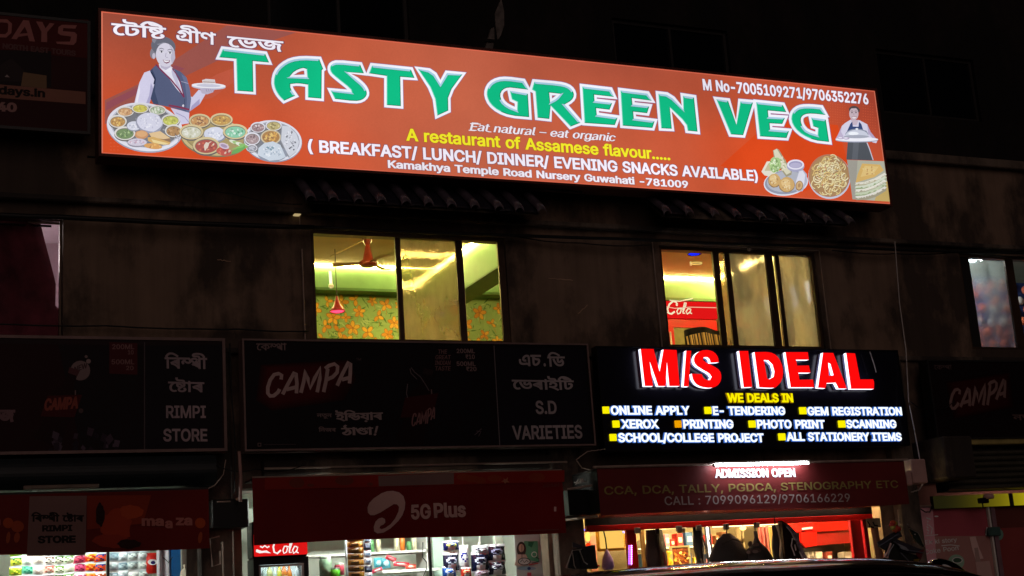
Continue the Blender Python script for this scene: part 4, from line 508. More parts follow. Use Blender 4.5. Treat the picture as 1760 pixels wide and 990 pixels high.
# wall stubs beside window 2 and cracks / patches of old paint
for (px, py, w, h) in [(963, 480, .30, .014), (1001, 532, .13, .012), (385, 448, .14, .01)]:
    q = at(px, py); mb = MB(); P = []
    for k in range(9):
        t = k/8; P.append((q.x-w/2+w*t, -.004, q.z+random.uniform(-.006, .006)+(t-.5)*(.10 if px == 1001 else -.01)))
    mb.tube(P, h/2, 5); mb.build('scratch', surf('bare_plaster', '#b09078', .9), bld)

# ================================================================ rooms behind the windows
M_ceilt = surf('tan_ceiling', '#b89868', .7, var=.12, scale=1.5, bump=.3)
M_green = surf('green_paint', '#6fa06a', .6, var=.08, bump=.05)
M_green2 = surf('deep_green_shade', '#4d7a44', .6, var=.08, bump=.05)  # green darkened: shade under the cross beam put into the colour
M_cream = surf('cream_wall', '#cfc6a8', .7, var=.08)
M_led = glow('led_tape', '#ffe08a', 235.0)
CEIL = 6.1; BACK = 3.05
room = thing('dining_room', (6, 1.6, 3.6), 'green and tan dining room seen through the two lit upstairs windows', 'room')
MB().box(2.2, 6.55, .222, BACK, CEIL, CEIL+.1).build('ceiling', M_ceilt, room)
MB().box(6.88, 10.86, .222, BACK, CEIL+.001, CEIL+.1).build('ceiling', M_ceilt, room)
MB().box(2.1, 2.2, .222, BACK, 3.6, CEIL+.1).build('side_wall', M_green, room)
MB().box(10.86, 11.0, .222, BACK, 3.6, CEIL+.1).build('side_wall', M_cream, room)
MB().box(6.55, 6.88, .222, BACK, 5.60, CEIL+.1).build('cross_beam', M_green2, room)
MB().box(6.548, 6.551, .222, BACK-.3, 5.62, CEIL-.04).build('lit_beam_face', M_green, room)  # lighter sheet: LED light on the beam's side put into the colour
bk = MB().box(2.1, 11.0, BACK+.25, BACK+.35, 3.6, CEIL+.1).build('back_wall', M_cream, room)
bm1 = MB().box(2.2, 6.548, BACK, BACK+.248, 5.80, CEIL-.002).build('wall_beam', M_green, room)
bm2 = MB().box(6.882, 10.86, BACK, BACK+.248, 5.80, CEIL-.002).build('wall_beam', M_green, room)
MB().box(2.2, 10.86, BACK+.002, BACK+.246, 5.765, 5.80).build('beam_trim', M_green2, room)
MB().box(2.2, 10.9, .222, BACK, 3.6, 3.62).build('floor', M_conc, room)
# wallpaper: green leafy ground with orange blossoms
wp = Print(BACK+.246, .0002)
def wpat(x, z): return (x, z)
X0, X1, Z0, Z1 = 3.4, 9.4, 4.55, 5.765
N = 90; M = 20
for i in range(N):
    for j in range(M):
        a, b = X0+(X1-X0)*i/N, X0+(X1-X0)*(i+1)/N; c, d = Z0+(Z1-Z0)*j/M, Z0+(Z1-Z0)*(j+1)/M
        g = random.uniform(.95, 1.05); wp.add([(a, wp.y, c), (b, wp.y, c), (b, wp.y, d), (a, wp.y, d)], [(0, 1, 2, 3)], tuple(v*g for v in hexc('#94b870')))
wp.k += 1
for k in range(2600):   # brush-stroke leaves
    x, z = random.uniform(X0, X1), random.uniform(Z0+.02, Z1-.03); a = random.uniform(-1.2, 1.9); l = random.uniform(.02, .06); w = l*.2
    c = random.choice(['#5d8a44', '#99bd76', '#b2cc8c', '#4f7c3e', '#86b267'])
    dx, dz = math.cos(a)*l, math.sin(a)*l
    wp.add([(x-dx, wp.y-.00001*(k % 9), z-dz), (x+dz*.2, wp.y-.00001*(k % 9), z-dx*.2), (x+dx, wp.y-.00001*(k % 9), z+dz), (x-dz*.2, wp.y-.00001*(k % 9), z+dx*.2)], [(0, 1, 2, 3)], hexc(c))
wp.k += 2
rs = random.Random(3)
spots = []
for k in range(900):
    x, z = rs.uniform(X0, X1), rs.uniform(Z0+.05, Z1-.05)
    if all((x-a)**2+(z-b)**2 > .024 for a, b in spots): spots.append((x, z))
for (x, z) in spots:
    s = rs.uniform(.055, .10); a0 = rs.uniform(0, 6.28); npet = rs.choice([3, 4, 5, 5])
    for q in range(npet):
        a = a0+q*6.28/npet*(.8 if npet == 3 else 1); cx, cz = x+math.cos(a)*s*.55, z+math.sin(a)*s*.55
        for sc_, col in ((1.0, '#a8701c'), (.82, rs.choice(['#e8a428', '#f0b838', '#dc9420']))):
            P = [(cx+math.cos(a)*math.cos(t)*s*.55*sc_-math.sin(a)*math.sin(t)*s*.32*sc_, cz+math.sin(a)*math.cos(t)*s*.55*sc_+math.cos(a)*math.sin(t)*s*.32*sc_) for t in [j*6.28/8 for j in range(8)]]
            wp.fan(P, col, False); wp.k += .25
    a = rs.uniform(-2, -1); wp.add([(x, wp.y, z), (x+.008, wp.y, z), (x+math.cos(a)*.14+.006, wp.y, z+math.sin(a)*.14), (x+math.cos(a)*.14, wp.y, z+math.sin(a)*.14)], [(0, 1, 2, 3)], hexc('#b08a30'))
    wp.k = 30
wp.build('wallpaper', M_matp, room)
# LED tapes round each ceiling bay
def led(x0, x1, y0, y1, z, lab):
    t = thing('led_light_strip', ((x0+x1)/2, (y0+y1)/2, z), lab, 'light strip', 'yellow LED strips round the dining room ceiling')
    MB().box(x0, x1, y0, y1, z-.012, z).build('light_tape', M_led, t)
led(2.25, 6.50, BACK-.02, BACK-.002, CEIL-.004, 'long yellow LED strip at the back of the ceiling in the left lit window')
led(6.52, 6.545, .9, BACK-.03, CEIL-.004, 'yellow LED strip running towards the street beside the green cross beam')
led(6.90, 10.80, BACK-.02, BACK-.002, CEIL-.006, 'yellow LED strip across the back of the ceiling beyond the cross beam')
led(2.25, 6.50, .30, .32, CEIL-.004, 'yellow LED strip along the street side of the ceiling above the left lit window')  # unseen strip added to light the back wall from the front
led(6.90, 10.80, .30, .32, CEIL-.006, 'yellow LED strip along the street side of the ceiling above the right lit window')  # unseen strip added to brighten the right bay
led(10.83, 10.855, .5, BACK-.03, CEIL-.004, 'yellow LED strip at the right end of the ceiling behind the right window')
# conduit on the ceiling and bracket
MB().tube([(4.95, 2.6, CEIL-.02), (5.22, 1.45, CEIL-.02)], .012, 6).build('conduit', surf('tan_conduit', '#a8874e', .6), room)
M_ltube = glow('white_tube_dim', '#fff2c0', 1.6)
# ceiling fan in the left window
def lathe_at(px, py, y, prof, mat, name, parent, n=20):
    q = at(px, py, y); return MB().lathe((q.x, y, q.z), prof, n).build(name, mat, parent, True)
M_fan = surf('maroon_enamel', '#7a3020', .35, var=.1, bump=0, coat=.4)
fy = 1.75
q = at(632, 432, fy); fx = q.x; fz = at(632, 452, fy).z
fan = thing('ceiling_fan', (fx, fy, CEIL), 'maroon ceiling fan hanging in the left upstairs window', 'fan')
MB().lathe((fx, fy, CEIL), [(.0, 0), (.055, 0), (.06, -.03), (.035, -.08), (.012, -.10)], 18).build('canopy', M_fan, fan, True)
MB().tube([(fx, fy, CEIL-.08), (fx, fy, fz+.25)], .013, 8).build('rod', M_fan, fan)
MB().lathe((fx, fy, fz), [(0, .27), (.022, .26), (.035, .17), (.055, .09), (.065, .04), (.10, .018), (.115, -.01), (.10, -.035), (.05, -.05), (0, -.055)], 24).build('motor', M_fan, fan, True)
for a in (2.8, 0.7, 4.9):
    c, s = math.cos(a), math.sin(a); P = []
    b = MB(); b.grid(lambda u, v: (fx+c*(.10+.33*u)-s*(v-.5)*(.09+.05*u), fy+s*(.10+.33*u)+c*(v-.5)*(.09+.05*u), fz+.0+(v-.5)*.02), 6, 2)
    b.build('blade', surf('tan_fan_blade', '#b08a58', .5, var=.1, bump=0), fan)
# pendant lamps
def pendant(px, py, y, col, body, lab, w=.085, ztop=None, glowcol='#ff3858', st=3.0):
    q = at(px, py, y); x, z = q.x, q.z
    t = thing('pendant_lamp', (x, y, z), lab, 'lamp', 'pendant lamps in the dining room')
    MB().lathe((x, y, z), [(.012, .20), (.018, .16), (.03, .12), (.045, .08), (w*.8, .04), (w, 0), (w*.96, 0), (w*.76, .036), (.04, .075)], 22).build('lamp_shade', body, t, True)
    MB().tube([(x, y, z+.19), (x, y, (ztop or CEIL)-.002)], .005, 6).build('cord', M_rubber, t)
    MB().lathe((x, y, z+.02), [(0, .02), (w*.62, .012), (w*.86, -.008), (w*.6, -.022), (0, -.03)], 18).build('bulb', glow('bulb_'+glowcol[1:], glowcol, st), t, True)
    return t
M_red = surf('red_lamp_shade', '#8a2a24', .3, var=.1, bump=0); M_blu = surf('blue_lamp_shade', '#1a2060', .3, var=.1, bump=0)
pendant(580, 536, 2.3, None, M_red, 'small maroon pendant lamp with pink red bulb over the floral wallpaper', .10)
pendant(659, 405, 1.35, None, M_red, 'red pendant lamp at the top edge of the left window beside the fan', .10)
pendant(1194, 437, 1.35, None, M_blu, 'blue pendant lamp at the top of the right lit window', .10, glowcol='#1020ff', st=1.6)
pendant(793, 519, 2.4, None, M_blu, 'tiny blue pendant lamp half hidden by the right window post', .05, glowcol='#2020ff', st=1.6)
# wall tube light, hanging down from the beam
q = at(568, 482, 2.9)
t = thing('lamp_holder', (q.x, 2.9, q.z), 'short pale lamp tube hanging on the green beam in the left window', 'lamp')
MB().tube([(q.x, 2.9, q.z+.12), (q.x, 2.88, q.z-.10)], .02, 8).build('tube', M_ltube, t); MB().lathe((q.x, 2.88, q.z-.10), [(0, 0), (.03, .0), (.035, .03), (.02, .05)], 12).build('socket', M_white, t)
# ceiling ring fitting in right room
q = at(1197, 457, 2.2); t = thing('ceiling_hook', (q.x, 2.2, q.z), 'pale oval fitting under the ceiling in the right lit window', 'fitting')
MB().tube([(q.x+.085*math.cos(a), 2.2+.05*math.sin(a), CEIL-.02+.0*a) for a in [i*6.2832/16 for i in range(17)]], .008, 5).build('ring', glow('ring_glow', '#e8c870', .9), t)
MB().box(q.x-.1, q.x-.08, 2.19, 2.21, CEIL-.06, CEIL-.001).build('bracket', M_white, t)
# drinks fridge in the right window
fx0, fx1 = at(1100, 560, 2.4).x, at(1236, 560, 2.4).x; fzt = at(1190, 517, 2.4).z; fzh = at(1190, 547, 2.4).z; fzb = 3.62
M_cred = surf('red_fridge_enamel', '#c00d10', .3, var=.08, bump=0, coat=.5)
fr = thing('drinks_fridge', ((fx0+fx1)/2, 2.7, fzb), 'tall red drinks fridge with white script seen in the right upstairs window', 'fridge')
MB().cham(fx0, fx1, 2.44, 2.98, fzb, fzt, .02).build('cabinet', M_cred, fr)
hdr = MB().cham(fx0+.005, fx1-.005, 2.40, 2.438, fzh, fzt-.01, .01).build('header_panel', glow('fridge_header_red', '#e01616', 1.0), fr)
fxl = at(1147, 560, 2.4).x; dr = MB().frame(fxl, fx1-.03, 2.41, 2.438, fzb+.1, fzh-.03, .10).build('door', M_cred, fr)
MB().box(fxl+.10, fx1-.13, 2.425, 2.43, fzb+.15, fzh-.08).build('glass', surf('fridge_glass', '#8a8458', .12, var=.25, bump=0), dr)
MB().tube([(fxl+.03, 2.39, fzb+.5), (fxl+.03, 2.39, fzh-.2)], .012, 8).build('handle', M_white, dr)
sp = Print(2.399, .0004)
def script_logo(P, o, s, col='#ffffff', w=5.2):   # flowing hand script, drawn as pen strokes
    T = lambda L: [(o[0]+x*s, o[1]+y*s) for x, y in L]
    for L, k in [([(62, 14), (56, 4), (44, 2), (30, 14), (22, 34), (26, 50), (38, 54), (52, 44)], 1.25), ([(62, 14), (58, 20)], 1.4),
              ([(76, 32), (66, 32), (60, 44), (64, 54), (74, 50), (78, 38), (74, 32), (84, 34)], .9), ([(84, 48), (96, 20), (98, 8), (92, 8), (86, 34), (86, 52), (94, 50)], .95),
              ([(116, 34), (106, 32), (98, 44), (102, 54), (112, 48), (118, 34), (114, 50), (122, 52)], .95),
              ([(30, -2), (70, 2), (110, -6), (126, -10)], .7)]:
        P.stroke(T(L), w*k*s, col)
script_logo(sp, (1138, 517), .42, '#f4e8c0', 5.5)
sp.text('o', (1137, 541), (1145, 541), 9, '#f4e8c0', bold=(30, 30), shear=.2); sp.text('-', (1145, 541), (1150, 541), 9, '#f4e8c0', bold=(30, 30), shear=.2)
sp.stroke([(1142, 527), (1160, 530), (1185, 528), (1232, 529)], 1.2, '#f0c0a0')
sp.build('header_script', M_lit, hdr)
# striped cloth on the window sill
q0, q1 = at(1184, 597, .9), at(1232, 597, .9); zt = at(1210, 574, .9).z
cl = thing('draped_chair', ((q0.x+q1.x)/2, .95, 3.62), 'dark chair back with a tan striped cloth over it inside the right window', 'chair')
b = MB(); b.grid(lambda u, v: (q0.x-.02+(q1.x-q0.x+.12)*u, .95+.02*math.sin(u*9), 4.2+(zt+.05-4.2+.05*math.sin(u*3.1))*v), 16, 4)
b.grid(lambda u, v: (q0.x-.02+(q1.x-q0.x+.12)*u, .95+.02*math.sin(u*9)+.05*v, zt+.05+.05*math.sin(u*3.1)), 16, 1); b.build('backrest', M_black, cl, True)
b = MB(); nst = 26
for i in range(nst):
    c = hexc(['#b8945c', '#1c1612', '#8a6c40', '#c8a468', '#2a1e16'][i % 5]); g0 = i/nst; g1 = (i+1)/nst
    def fn(u, v, g0=g0, g1=g1):
        g = g0+(g1-g0)*u; return (q0.x-.02+(q1.x-q0.x+.08)*g+.03*(1-v), .91-.02*math.sin(g*14)-.04*v*(1-v), 4.3+(zt-.035+.055*math.sin(g*2.8)-4.3)*v)
    b.grid(fn, 1, 5, c)
b.build('cloth', M_matp, cl)
for k in (0, 1): MB().box(q0.x+k*(q1.x-q0.x), q0.x+k*(q1.x-q0.x)+.03, .97, 1.0, 3.62, 4.2).build('leg', M_black, cl)

# ---------------- window joinery
pm = pane_mat('dirty_window_glass', .36, .07, (.86, .76, .6), bump=.22); pm2 = pane_mat('misted_window_glass', .68, .10, (.92, .9, .88), bump=.25, dust=(.86, .92, 1.0))
def win(hole, posts, panes, parent=bld):
    x0, x1, z0, z1 = hole
    w = MB().frame(x0+.004, x1-.004, .03, .14, z0+.004, z1-.004, .035).build('window', M_frame, parent)
    for (pa, pb, y) in posts:
        a, b = at(pa, 510, y).x, at(pb, 510, y).x; MB().cham(a, b, y-.02, y+.02, z0+.04, z1-.04, .004).build('sash_post', M_frame, w)
    for (pa, pb, y, mt) in panes:
        a, b = at(pa, 510, y).x, at(pb, 510, y).x
        MB().box(a, b, y-.003, y+.003, z0+.04, z1-.04).build('pane', mt, w)
    MB().cham(x0-.04, x1+.04, -.06, -.002, z0-.05, z0, .008).build('sill', M_conc, w)
    return w
win(W1, [(683, 692, .06), (787, 799, .09), (860, 866, .05)], [(692, 787, .075, pm)])
win(W2, [(1231, 1241, .05), (1251, 1260, .08), (1322, 1334, .06), (1338, 1345, .1), (1410, 1418, .05)], [(1241, 1251, .06, pm), (1260, 1322, .075, pm2), (1345, 1410, .085, pm2)])
# thin metal grille frames standing off the wall round the windows
def rod(parent, pts, r, mat, name='rod', n=6): return MB().tube(pts, r, n).build(name, mat, parent)
def vrod(px, pya, pyb, y, r, mat, name, parent):
    a, b = at(px, pya, y), at(px, pyb, y); x = a.x; return rod(parent, [(x, y, a.z), (x, y, b.z)], r, mat, name)
M_line = surf('weathered_line', '#a08c80', .5, metal=.3)
vrod(519, 428, 584, -.05, .009, M_line, 'conduit', bld)
vrod(1121, 415, 600, -.05, .009, M_line, 'conduit', bld)
a = rect((1140, 415), (1409, 433), (1427, 600), (1150, 600), -.08)
gf = thing('window_grille_frame', (a[1], -.08, a[2]), 'thin metal pipe frame round the top and right of the right window', 'window frame')
rod(gf, [(a[0], -.08, a[3]), (a[1], -.08, a[3]), (a[1], -.08, a[2])], .009, M_line, 'pipe')
q = at(1287, 428, -.08); MB().lathe((q.x, -.09, q.z), [(0, -.03), (.025, -.02), (.03, 0), (.02, .02), (0, .025)], 12).build('clamp', M_line, gf, True)

q = at(1366, 512, 1.2); t = thing('added_reflection_glow', (q.x, 1.2, q.z), 'blurred upright white lamp behind the rightmost misted pane', 'lamp')  # added glow imitates a tube's white reflection in the pane
MB().tube([(q.x, 1.2, q.z+.14), (q.x+.01, 1.2, q.z-.12)], .025, 8).build('tube', glow('reflection_glow', '#eef6ff', 5), t); MB().box(q.x-.03, q.x+.03, 1.23, 1.26, q.z-.2, q.z+.2).build('backplate', M_white, t); rod(t, [(q.x, 1.25, q.z+.2), (q.x, 1.25, CEIL-.01)], .008, M_white, 'stem')
# ---------------- left window: curtain and a pale room behind
M_cur = surf('maroon_curtain', '#5e2430', .9, var=.45, scale=5, bump=.3)
lw = MB().frame(WL[0]+.004, WL[1]-.004, .12, .2, WL[2]+.004, WL[3]-.004, .018).build('window', M_frame, bld)
lroom = thing('curtained_room', (-.2, 1.5, 3.6), 'pale room glimpsed past the maroon curtain at the far left', 'room')
b = MB(); b.box(-1.6, 1.9, 2.2, 2.3, 3.6, 6.1); b.box(-1.7, -1.6, .222, 2.3, 3.6, 6.1); b.box(1.9, 2.0, .222, 2.3, 3.6, 6.1); b.box(-1.6, 1.9, .222, 2.2, 6.0, 6.1); b.box(-1.6, 1.9, .222, 2.2, 3.6, 3.62)
b.build('room_shell', surf('mauve_wall', '#bdaeb4', .7, var=.05), lroom)
tl = thing('tube_light', (0, 2.1, 5.7), 'white tube light inside the curtained room at the far left', 'light')
MB().tube([(-.6, 2.12, 5.75), (.6, 2.12, 5.75)], .018, 8).build('tube', glow('room_tube', '#fff4f6', 420), tl); MB().box(-.65, .65, 2.14, 2.198, 5.73, 5.77).build('fitting', M_white, tl)
def curtain(name, xa, xb, zt, zb, y, lab, xbot=None, amp=.03, nf=7):
    t = thing(name, ((xa+xb)/2, y, zt), lab, 'curtain'); xbot = xb if xbot is None else xbot
    b = MB(); b.grid(lambda u, v: (xa+((xb if v > .3 else xb)-xa+(xbot-xb)*(1-v)**1.0)*u, y+amp*math.sin(u*nf*6.28)+.01*math.sin(v*7+u*5), zb+(zt-zb)*v), 70, 12)
    b.build('fabric', M_cur, t, True); rod(t, [(xa-.05, y-.01, zt+.015), (xb+.25, y-.01, zt+.015)], .012, M_black, 'curtain_rod'); return t
xg = at(69, 385, .25).x; xh = at(96, 500, .25).x
t = thing('curtain', (0, .2, 5.6), 'maroon curtain drawn across the far left upstairs window', 'curtain')
zt, zb = 5.70, 4.5; zm = at(96, 478, .25).z
def cf(u, v):
    z = zb+(zt-zb)*v; xr = xh+.06 if z < zm-.3 else xg+(xh-xg)*min(1, max(0, (zt-z)/(zt-zm+.05)))
    return (-1.15+(xr+1.15)*u, .25+.05*math.sin(u*44+.6*math.sin(v*2))*(.6+.4*v)+.01*math.sin(v*9+u*6), z)
b = MB(); b.grid(cf, 90, 22); b.build('fabric', M_cur, t, True); rod(t, [(-1.15, .23, 5.63), (1.38, .23, 5.63)], .012, M_black, 'curtain_rod')
for k, py in enumerate((367, 374, 384)):
    z = at(86, py, .16).z; MB().box(1.15, 1.45, .15, .17, z-.008, z+.008).build('louvre', M_frame, lw)

# ---------------- far right window
rw = MB().frame(W3[0]+.004, W3[1]-.004, .03, .14, W3[2]+.004, W3[3]-.004, .035).build('window', M_frame, bld)
def post(parent, pa, pb, y, name='sash_post', z=(W3[2]+.04, W3[3]-.04), py=520, mt=M_frame):
    a_, b_ = at(pa, py, y).x, at(pb, py, y).x; return MB().cham(a_, b_, y-.02, y+.02, z[0], z[1], .004).build(name, mt, parent)
post(rw, 1736, 1750, .06)
ap, bp_ = at(1674, 520, .075).x, at(1735, 520, .075).x
MB().box(ap, bp_, .072, .078, W3[2]+.04, W3[3]-.04).build('pane', pane_mat('rain_misted_glass', .07, .06, (.92, .94, .96)), rw)
b = MB().box(W3[0]+.04, ap-.002, .05, .1, W3[2]+.04, W3[3]-.04).build('side_board', M_dark, rw)
rr = thing('stock_room', (14, 1.5, 3.6), 'cool lit stock room behind the far right window', 'room')
b = MB(); b.box(11.2, 17, 2.6, 2.7, 3.6, 6.1); b.box(11.1, 11.2, .222, 2.7, 3.6, 6.1); b.box(17, 17.1, .222, 2.7, 3.6, 6.1); b.box(11.2, 17, .222, 2.6, 6.0, 6.1); b.box(11.2, 17, .222, 2.6, 3.6, 3.62)
b.build('room_shell', surf('grey_wall', '#b8b4a8', .7, var=.05), rr)
tl = thing('tube_light', (13.6, .6, 5.75), 'bright white tube light in the top corner of the far right window', 'light')
q = at(1666, 446, .5); MB().tube([(q.x-1.1, .5, q.z+.02), (q.x+.09, .5, q.z-.0)], .03, 8).build('tube', glow('cold_tube', '#eaffff', 160), tl)
MB().box(q.x-1.1, q.x+.09, .52, .56, q.z+.03, q.z+.06).build('fitting', M_white, tl)
sh = thing('packet_display', (14.2, .9, 3.6), 'blue backed display of orange and white round packets behind the far right window', 'display')
b = MB(); b.box(12.6, 16.2, .9, .95, 3.7, 5.62, hexc('#2c3c6e')); b.build('backing', M_matp, sh)
rs = random.Random(5)
for i in range(13):
    for j in range(7):
        x = 12.9+i*.2+(j % 2)*.09+rs.uniform(-.03, .03); z = 4.55+j*.165+rs.uniform(-.03, .03)
        if rs.random() < .12: continue
        r = rs.uniform(.05, .075); c = hexc(rs.choice(['#d4603c', '#e07048', '#c85034', '#e8d8d0', '#d86a50']))
        MB().lathe((x, .89, z), [(0, -.03), (r*.7, -.025), (r, 0), (r*.95, .008)], 10, c, 'y').build('packet', M_matp, sh, True)
# ================================================================ the big backlit restaurant sign
SY = -.45
sx0, sx1, sz0, sz1 = rect((172, 17), (1503, 158), (1530, 350), (177, 265), SY)
sign = thing('restaurant_sign', ((sx0+sx1)/2, SY+.15, sz0), 'huge orange backlit restaurant sign with green TASTY GREEN VEG letters and plates of food', 'sign')
M_cab = surf('brown_sign_cabinet', '#5a2c24', .5, metal=.3, var=.3)
b = MB(); b.frame(sx0-.03, sx1+.03, SY-.012, SY+.25, sz0-.03, sz1+.03, .028); b.build('frame', M_cab, sign)
MB().box(sx0-.028, sx1+.028, SY+.2505, SY+.262, sz0-.028, sz1+.028).build('back_panel', M_dark, sign)
for x in (sx0+.6, sx0+2.6, sx0+4.7, sx0+7, sx1-.6):
    for z in (sz0+.12, sz1-.12): MB().box(x-.02, x+.02, SY+.262, -.001, z-.02, z+.02).build('bracket', M_rust, sign)
bgp = Print(SY+.001); NX, NZ = 120, 26
def mixc(a, b, t): t = max(0, min(1, t)); return tuple(a[i]*(1-t)+b[i]*t for i in range(3))
cA, cB, cC, cD, cE = map(hexc, ('#cc5736', '#c8684c', '#a8503c', '#e24e20', '#8c4a3c'))
def bgc(u, v):   # u left to right, v bottom to top: the printed orange cloudiness
    c = mixc(cA, cB, max(0, 1-abs(u-.42)/.33)*.9)
    c = mixc(c, cC, max(0, 1-math.hypot((u-.62)/.35, (v-1.02)/.55))*.8)
    c = mixc(c, cD, max(0, 1-math.hypot((u-.86)/.16, (v-.32)/.5))*1.0)
    c = mixc(c, cD, max(0, 1-math.hypot((u-.06)/.3, (v+.1)/.7))*.9)
    c = mixc(c, cE, max(0, 1-math.hypot((u-0)/.28, (v-1)/.7))*.85)
    c = mixc(c, hexc('#983c30'), max(0, 1-math.hypot((u-1)/.12, (v-.9)/.6))*.8)
    return c
G = [[(sx0+(sx1-sx0)*i/NX, bgp.y, sz0+(sz1-sz0)*j/NZ) for i in range(NX+1)] for j in range(NZ+1)]
for j in range(NZ):
    for i in range(NX):
        cs = tuple(bgc(a/NX, c/NZ) for a, c in ((i, j), (i+1, j), (i+1, j+1), (i, j+1)))
        bgp.add([G[j][i], G[j][i+1], G[j+1][i+1], G[j+1][i]], [(0, 1, 2, 3)], cs)
bgp.k = 2
bgp.poly([(180, 172), (235, 146), (392, 42), (512, 55), (400, 92), (320, 130), (180, 214)], '#a05850')
bgp.poly([(183, 176), (240, 148), (300, 112), (318, 118), (182, 190)], '#96505a')
bgp.poly([(1238, 285), (1328, 205), (1440, 215), (1462, 300), (1380, 330), (1290, 300)], '#dc4a1e')
bgp.poly([(420, 110), (372, 128), (320, 160), (330, 175), (365, 168), (430, 120)], '#c65c44')
M_face = printed('backlit_face', .99); M_face.cycles.emission_sampling = 'AUTO'
for e_ in (((sx0, sz0), (sx1, sz0)), ((sx0, sz1), (sx1, sz1)), ((sx0, sz0), (sx0, sz1)), ((sx1, sz0), (sx1, sz1))):   # brighter hem of the cloth
    (xa, za), (xb, zb2) = e_
    if za == zb2: bgp.add([(xa, bgp.y, za-.0 if za == sz0 else za-.012), (xb, bgp.y, za if za == sz0 else za-.012), (xb, bgp.y, za+.012 if za == sz0 else za), (xa, bgp.y, za+.012 if za == sz0 else za)], [(0, 1, 2, 3)], hexc('#e06a50'))
    else: bgp.add([(xa if xa == sx0 else xa-.012, bgp.y-.0001, za+.012), (xa+.012 if xa == sx0 else xa, bgp.y-.0001, za+.012), (xa+.012 if xa == sx0 else xa, bgp.y-.0001, zb2-.012), (xa if xa == sx0 else xa-.012, bgp.y-.0001, zb2-.012)], [(0, 1, 2, 3)], hexc('#e07a60'))
bgp.build('face', M_face, sign)
Y1 = SY-.002
# green display letters: white halo, green body, light bevel above, dark bevel below
def cropA(p): return (360+p[0]/4, 60+p[1]/4)
def cropB(p): return (820+p[0]/4.4, 120+p[1]/4.4)
def cropC(p): return (1200+p[0]/5.176, 130+p[1]/5.176)
GL = [
 (cropA, [(92,96),(383,130),(410,190),(298,180),(302,392),(190,384),(184,164),(66,154)], []),
 (cropA, [(755,166),(782,234),(772,242),(770,438),(676,430),(676,342),(610,332),(556,338),(556,368),(590,418),(512,453),(478,420),(450,372),(440,320),(455,255),(500,205),(560,172),(640,160)], [[(550,288),(585,248),(640,226),(667,234),(672,290)]]),
 (cropA, [(1036,204),(880,188),(840,200),(826,228),(836,260),(868,290),(972,372),(978,395),(832,380),(862,440),(1000,456),(1050,448),(1080,420),(1082,390),(1064,355),(1030,322),(945,256),(1062,264)], []),
 (cropA, [(1118,210),(1385,238),(1410,296),(1312,288),(1316,490),(1218,482),(1218,282),(1096,264)], []),
 (cropA, [(1432,232),(1535,250),(1588,338),(1632,262),(1740,270),(1640,405),(1642,520),(1566,555),(1546,402)], []),
 (cropB, [(350,85),(388,150),(300,140),(235,132),(192,150),(172,188),(186,236),(230,276),(302,306),(304,244),(262,224),(248,158),(384,180),(394,358),(250,345),(160,310),(98,258),(72,200),(74,150),(102,102),(155,74),(225,68)], []),
 (cropB, [(432,90),(620,106),(685,122),(722,152),(735,195),(715,232),(662,262),(782,400),(706,430),(556,272),(546,372),(456,362),(440,165),(414,150)], [[(545,172),(632,182),(600,218),(552,245)]]),
 (cropB, [(795,125),(1008,150),(1036,205),(885,188),(888,235),(1022,250),(1002,302),(900,290),(905,340),(1062,362),(1042,418),(812,402)], []),
 (cropB, [(1084,155),(1288,180),(1322,234),(1170,214),(1175,262),(1302,276),(1286,328),(1180,316),(1185,368),(1342,388),(1326,440),(1100,422)], []),
 (cropB, [(1370,180),(1455,190),(1560,300),(1556,195),(1640,208),(1667,468),(1592,460),(1582,405),(1458,285),(1472,446),(1392,442)], []),
 (cropC, [(160,208),(265,222),(340,435),(375,228),(488,238),(400,530),(290,522)], []),
 (cropC, [(515,235),(752,260),(784,325),(620,310),(625,366),(772,375),(748,430),(635,424),(640,478),(808,492),(786,555),(548,540)], []),
 (cropC, [(1095,284),(1135,350),(1010,336),(950,342),(915,368),(912,410),(930,455),(970,498),(1062,528),(1066,465),(1022,450),(1005,372),(1135,390),(1165,590),(1030,575),(930,530),(860,470),(826,400),(833,340),(868,296),(920,276),(1000,274)], []),
]
def chaik(P, keep=28):   # round only shallow corners (curves), keep sharp ones
    R = []; n = len(P)
    for i in range(n):
        a, b, c = P[i-1], P[i], P[(i+1) % n]
        v1 = (b[0]-a[0], b[1]-a[1]); v2 = (c[0]-b[0], c[1]-b[1])
        an = abs(math.degrees(math.atan2(v1[0]*v2[1]-v1[1]*v2[0], v1[0]*v2[0]+v1[1]*v2[1])))
        if an > 50: R.append(b)
        else: R += [(b[0]*.75+a[0]*.25, b[1]*.75+a[1]*.25), (b[0]*.75+c[0]*.25, b[1]*.75+c[1]*.25)]
    return R
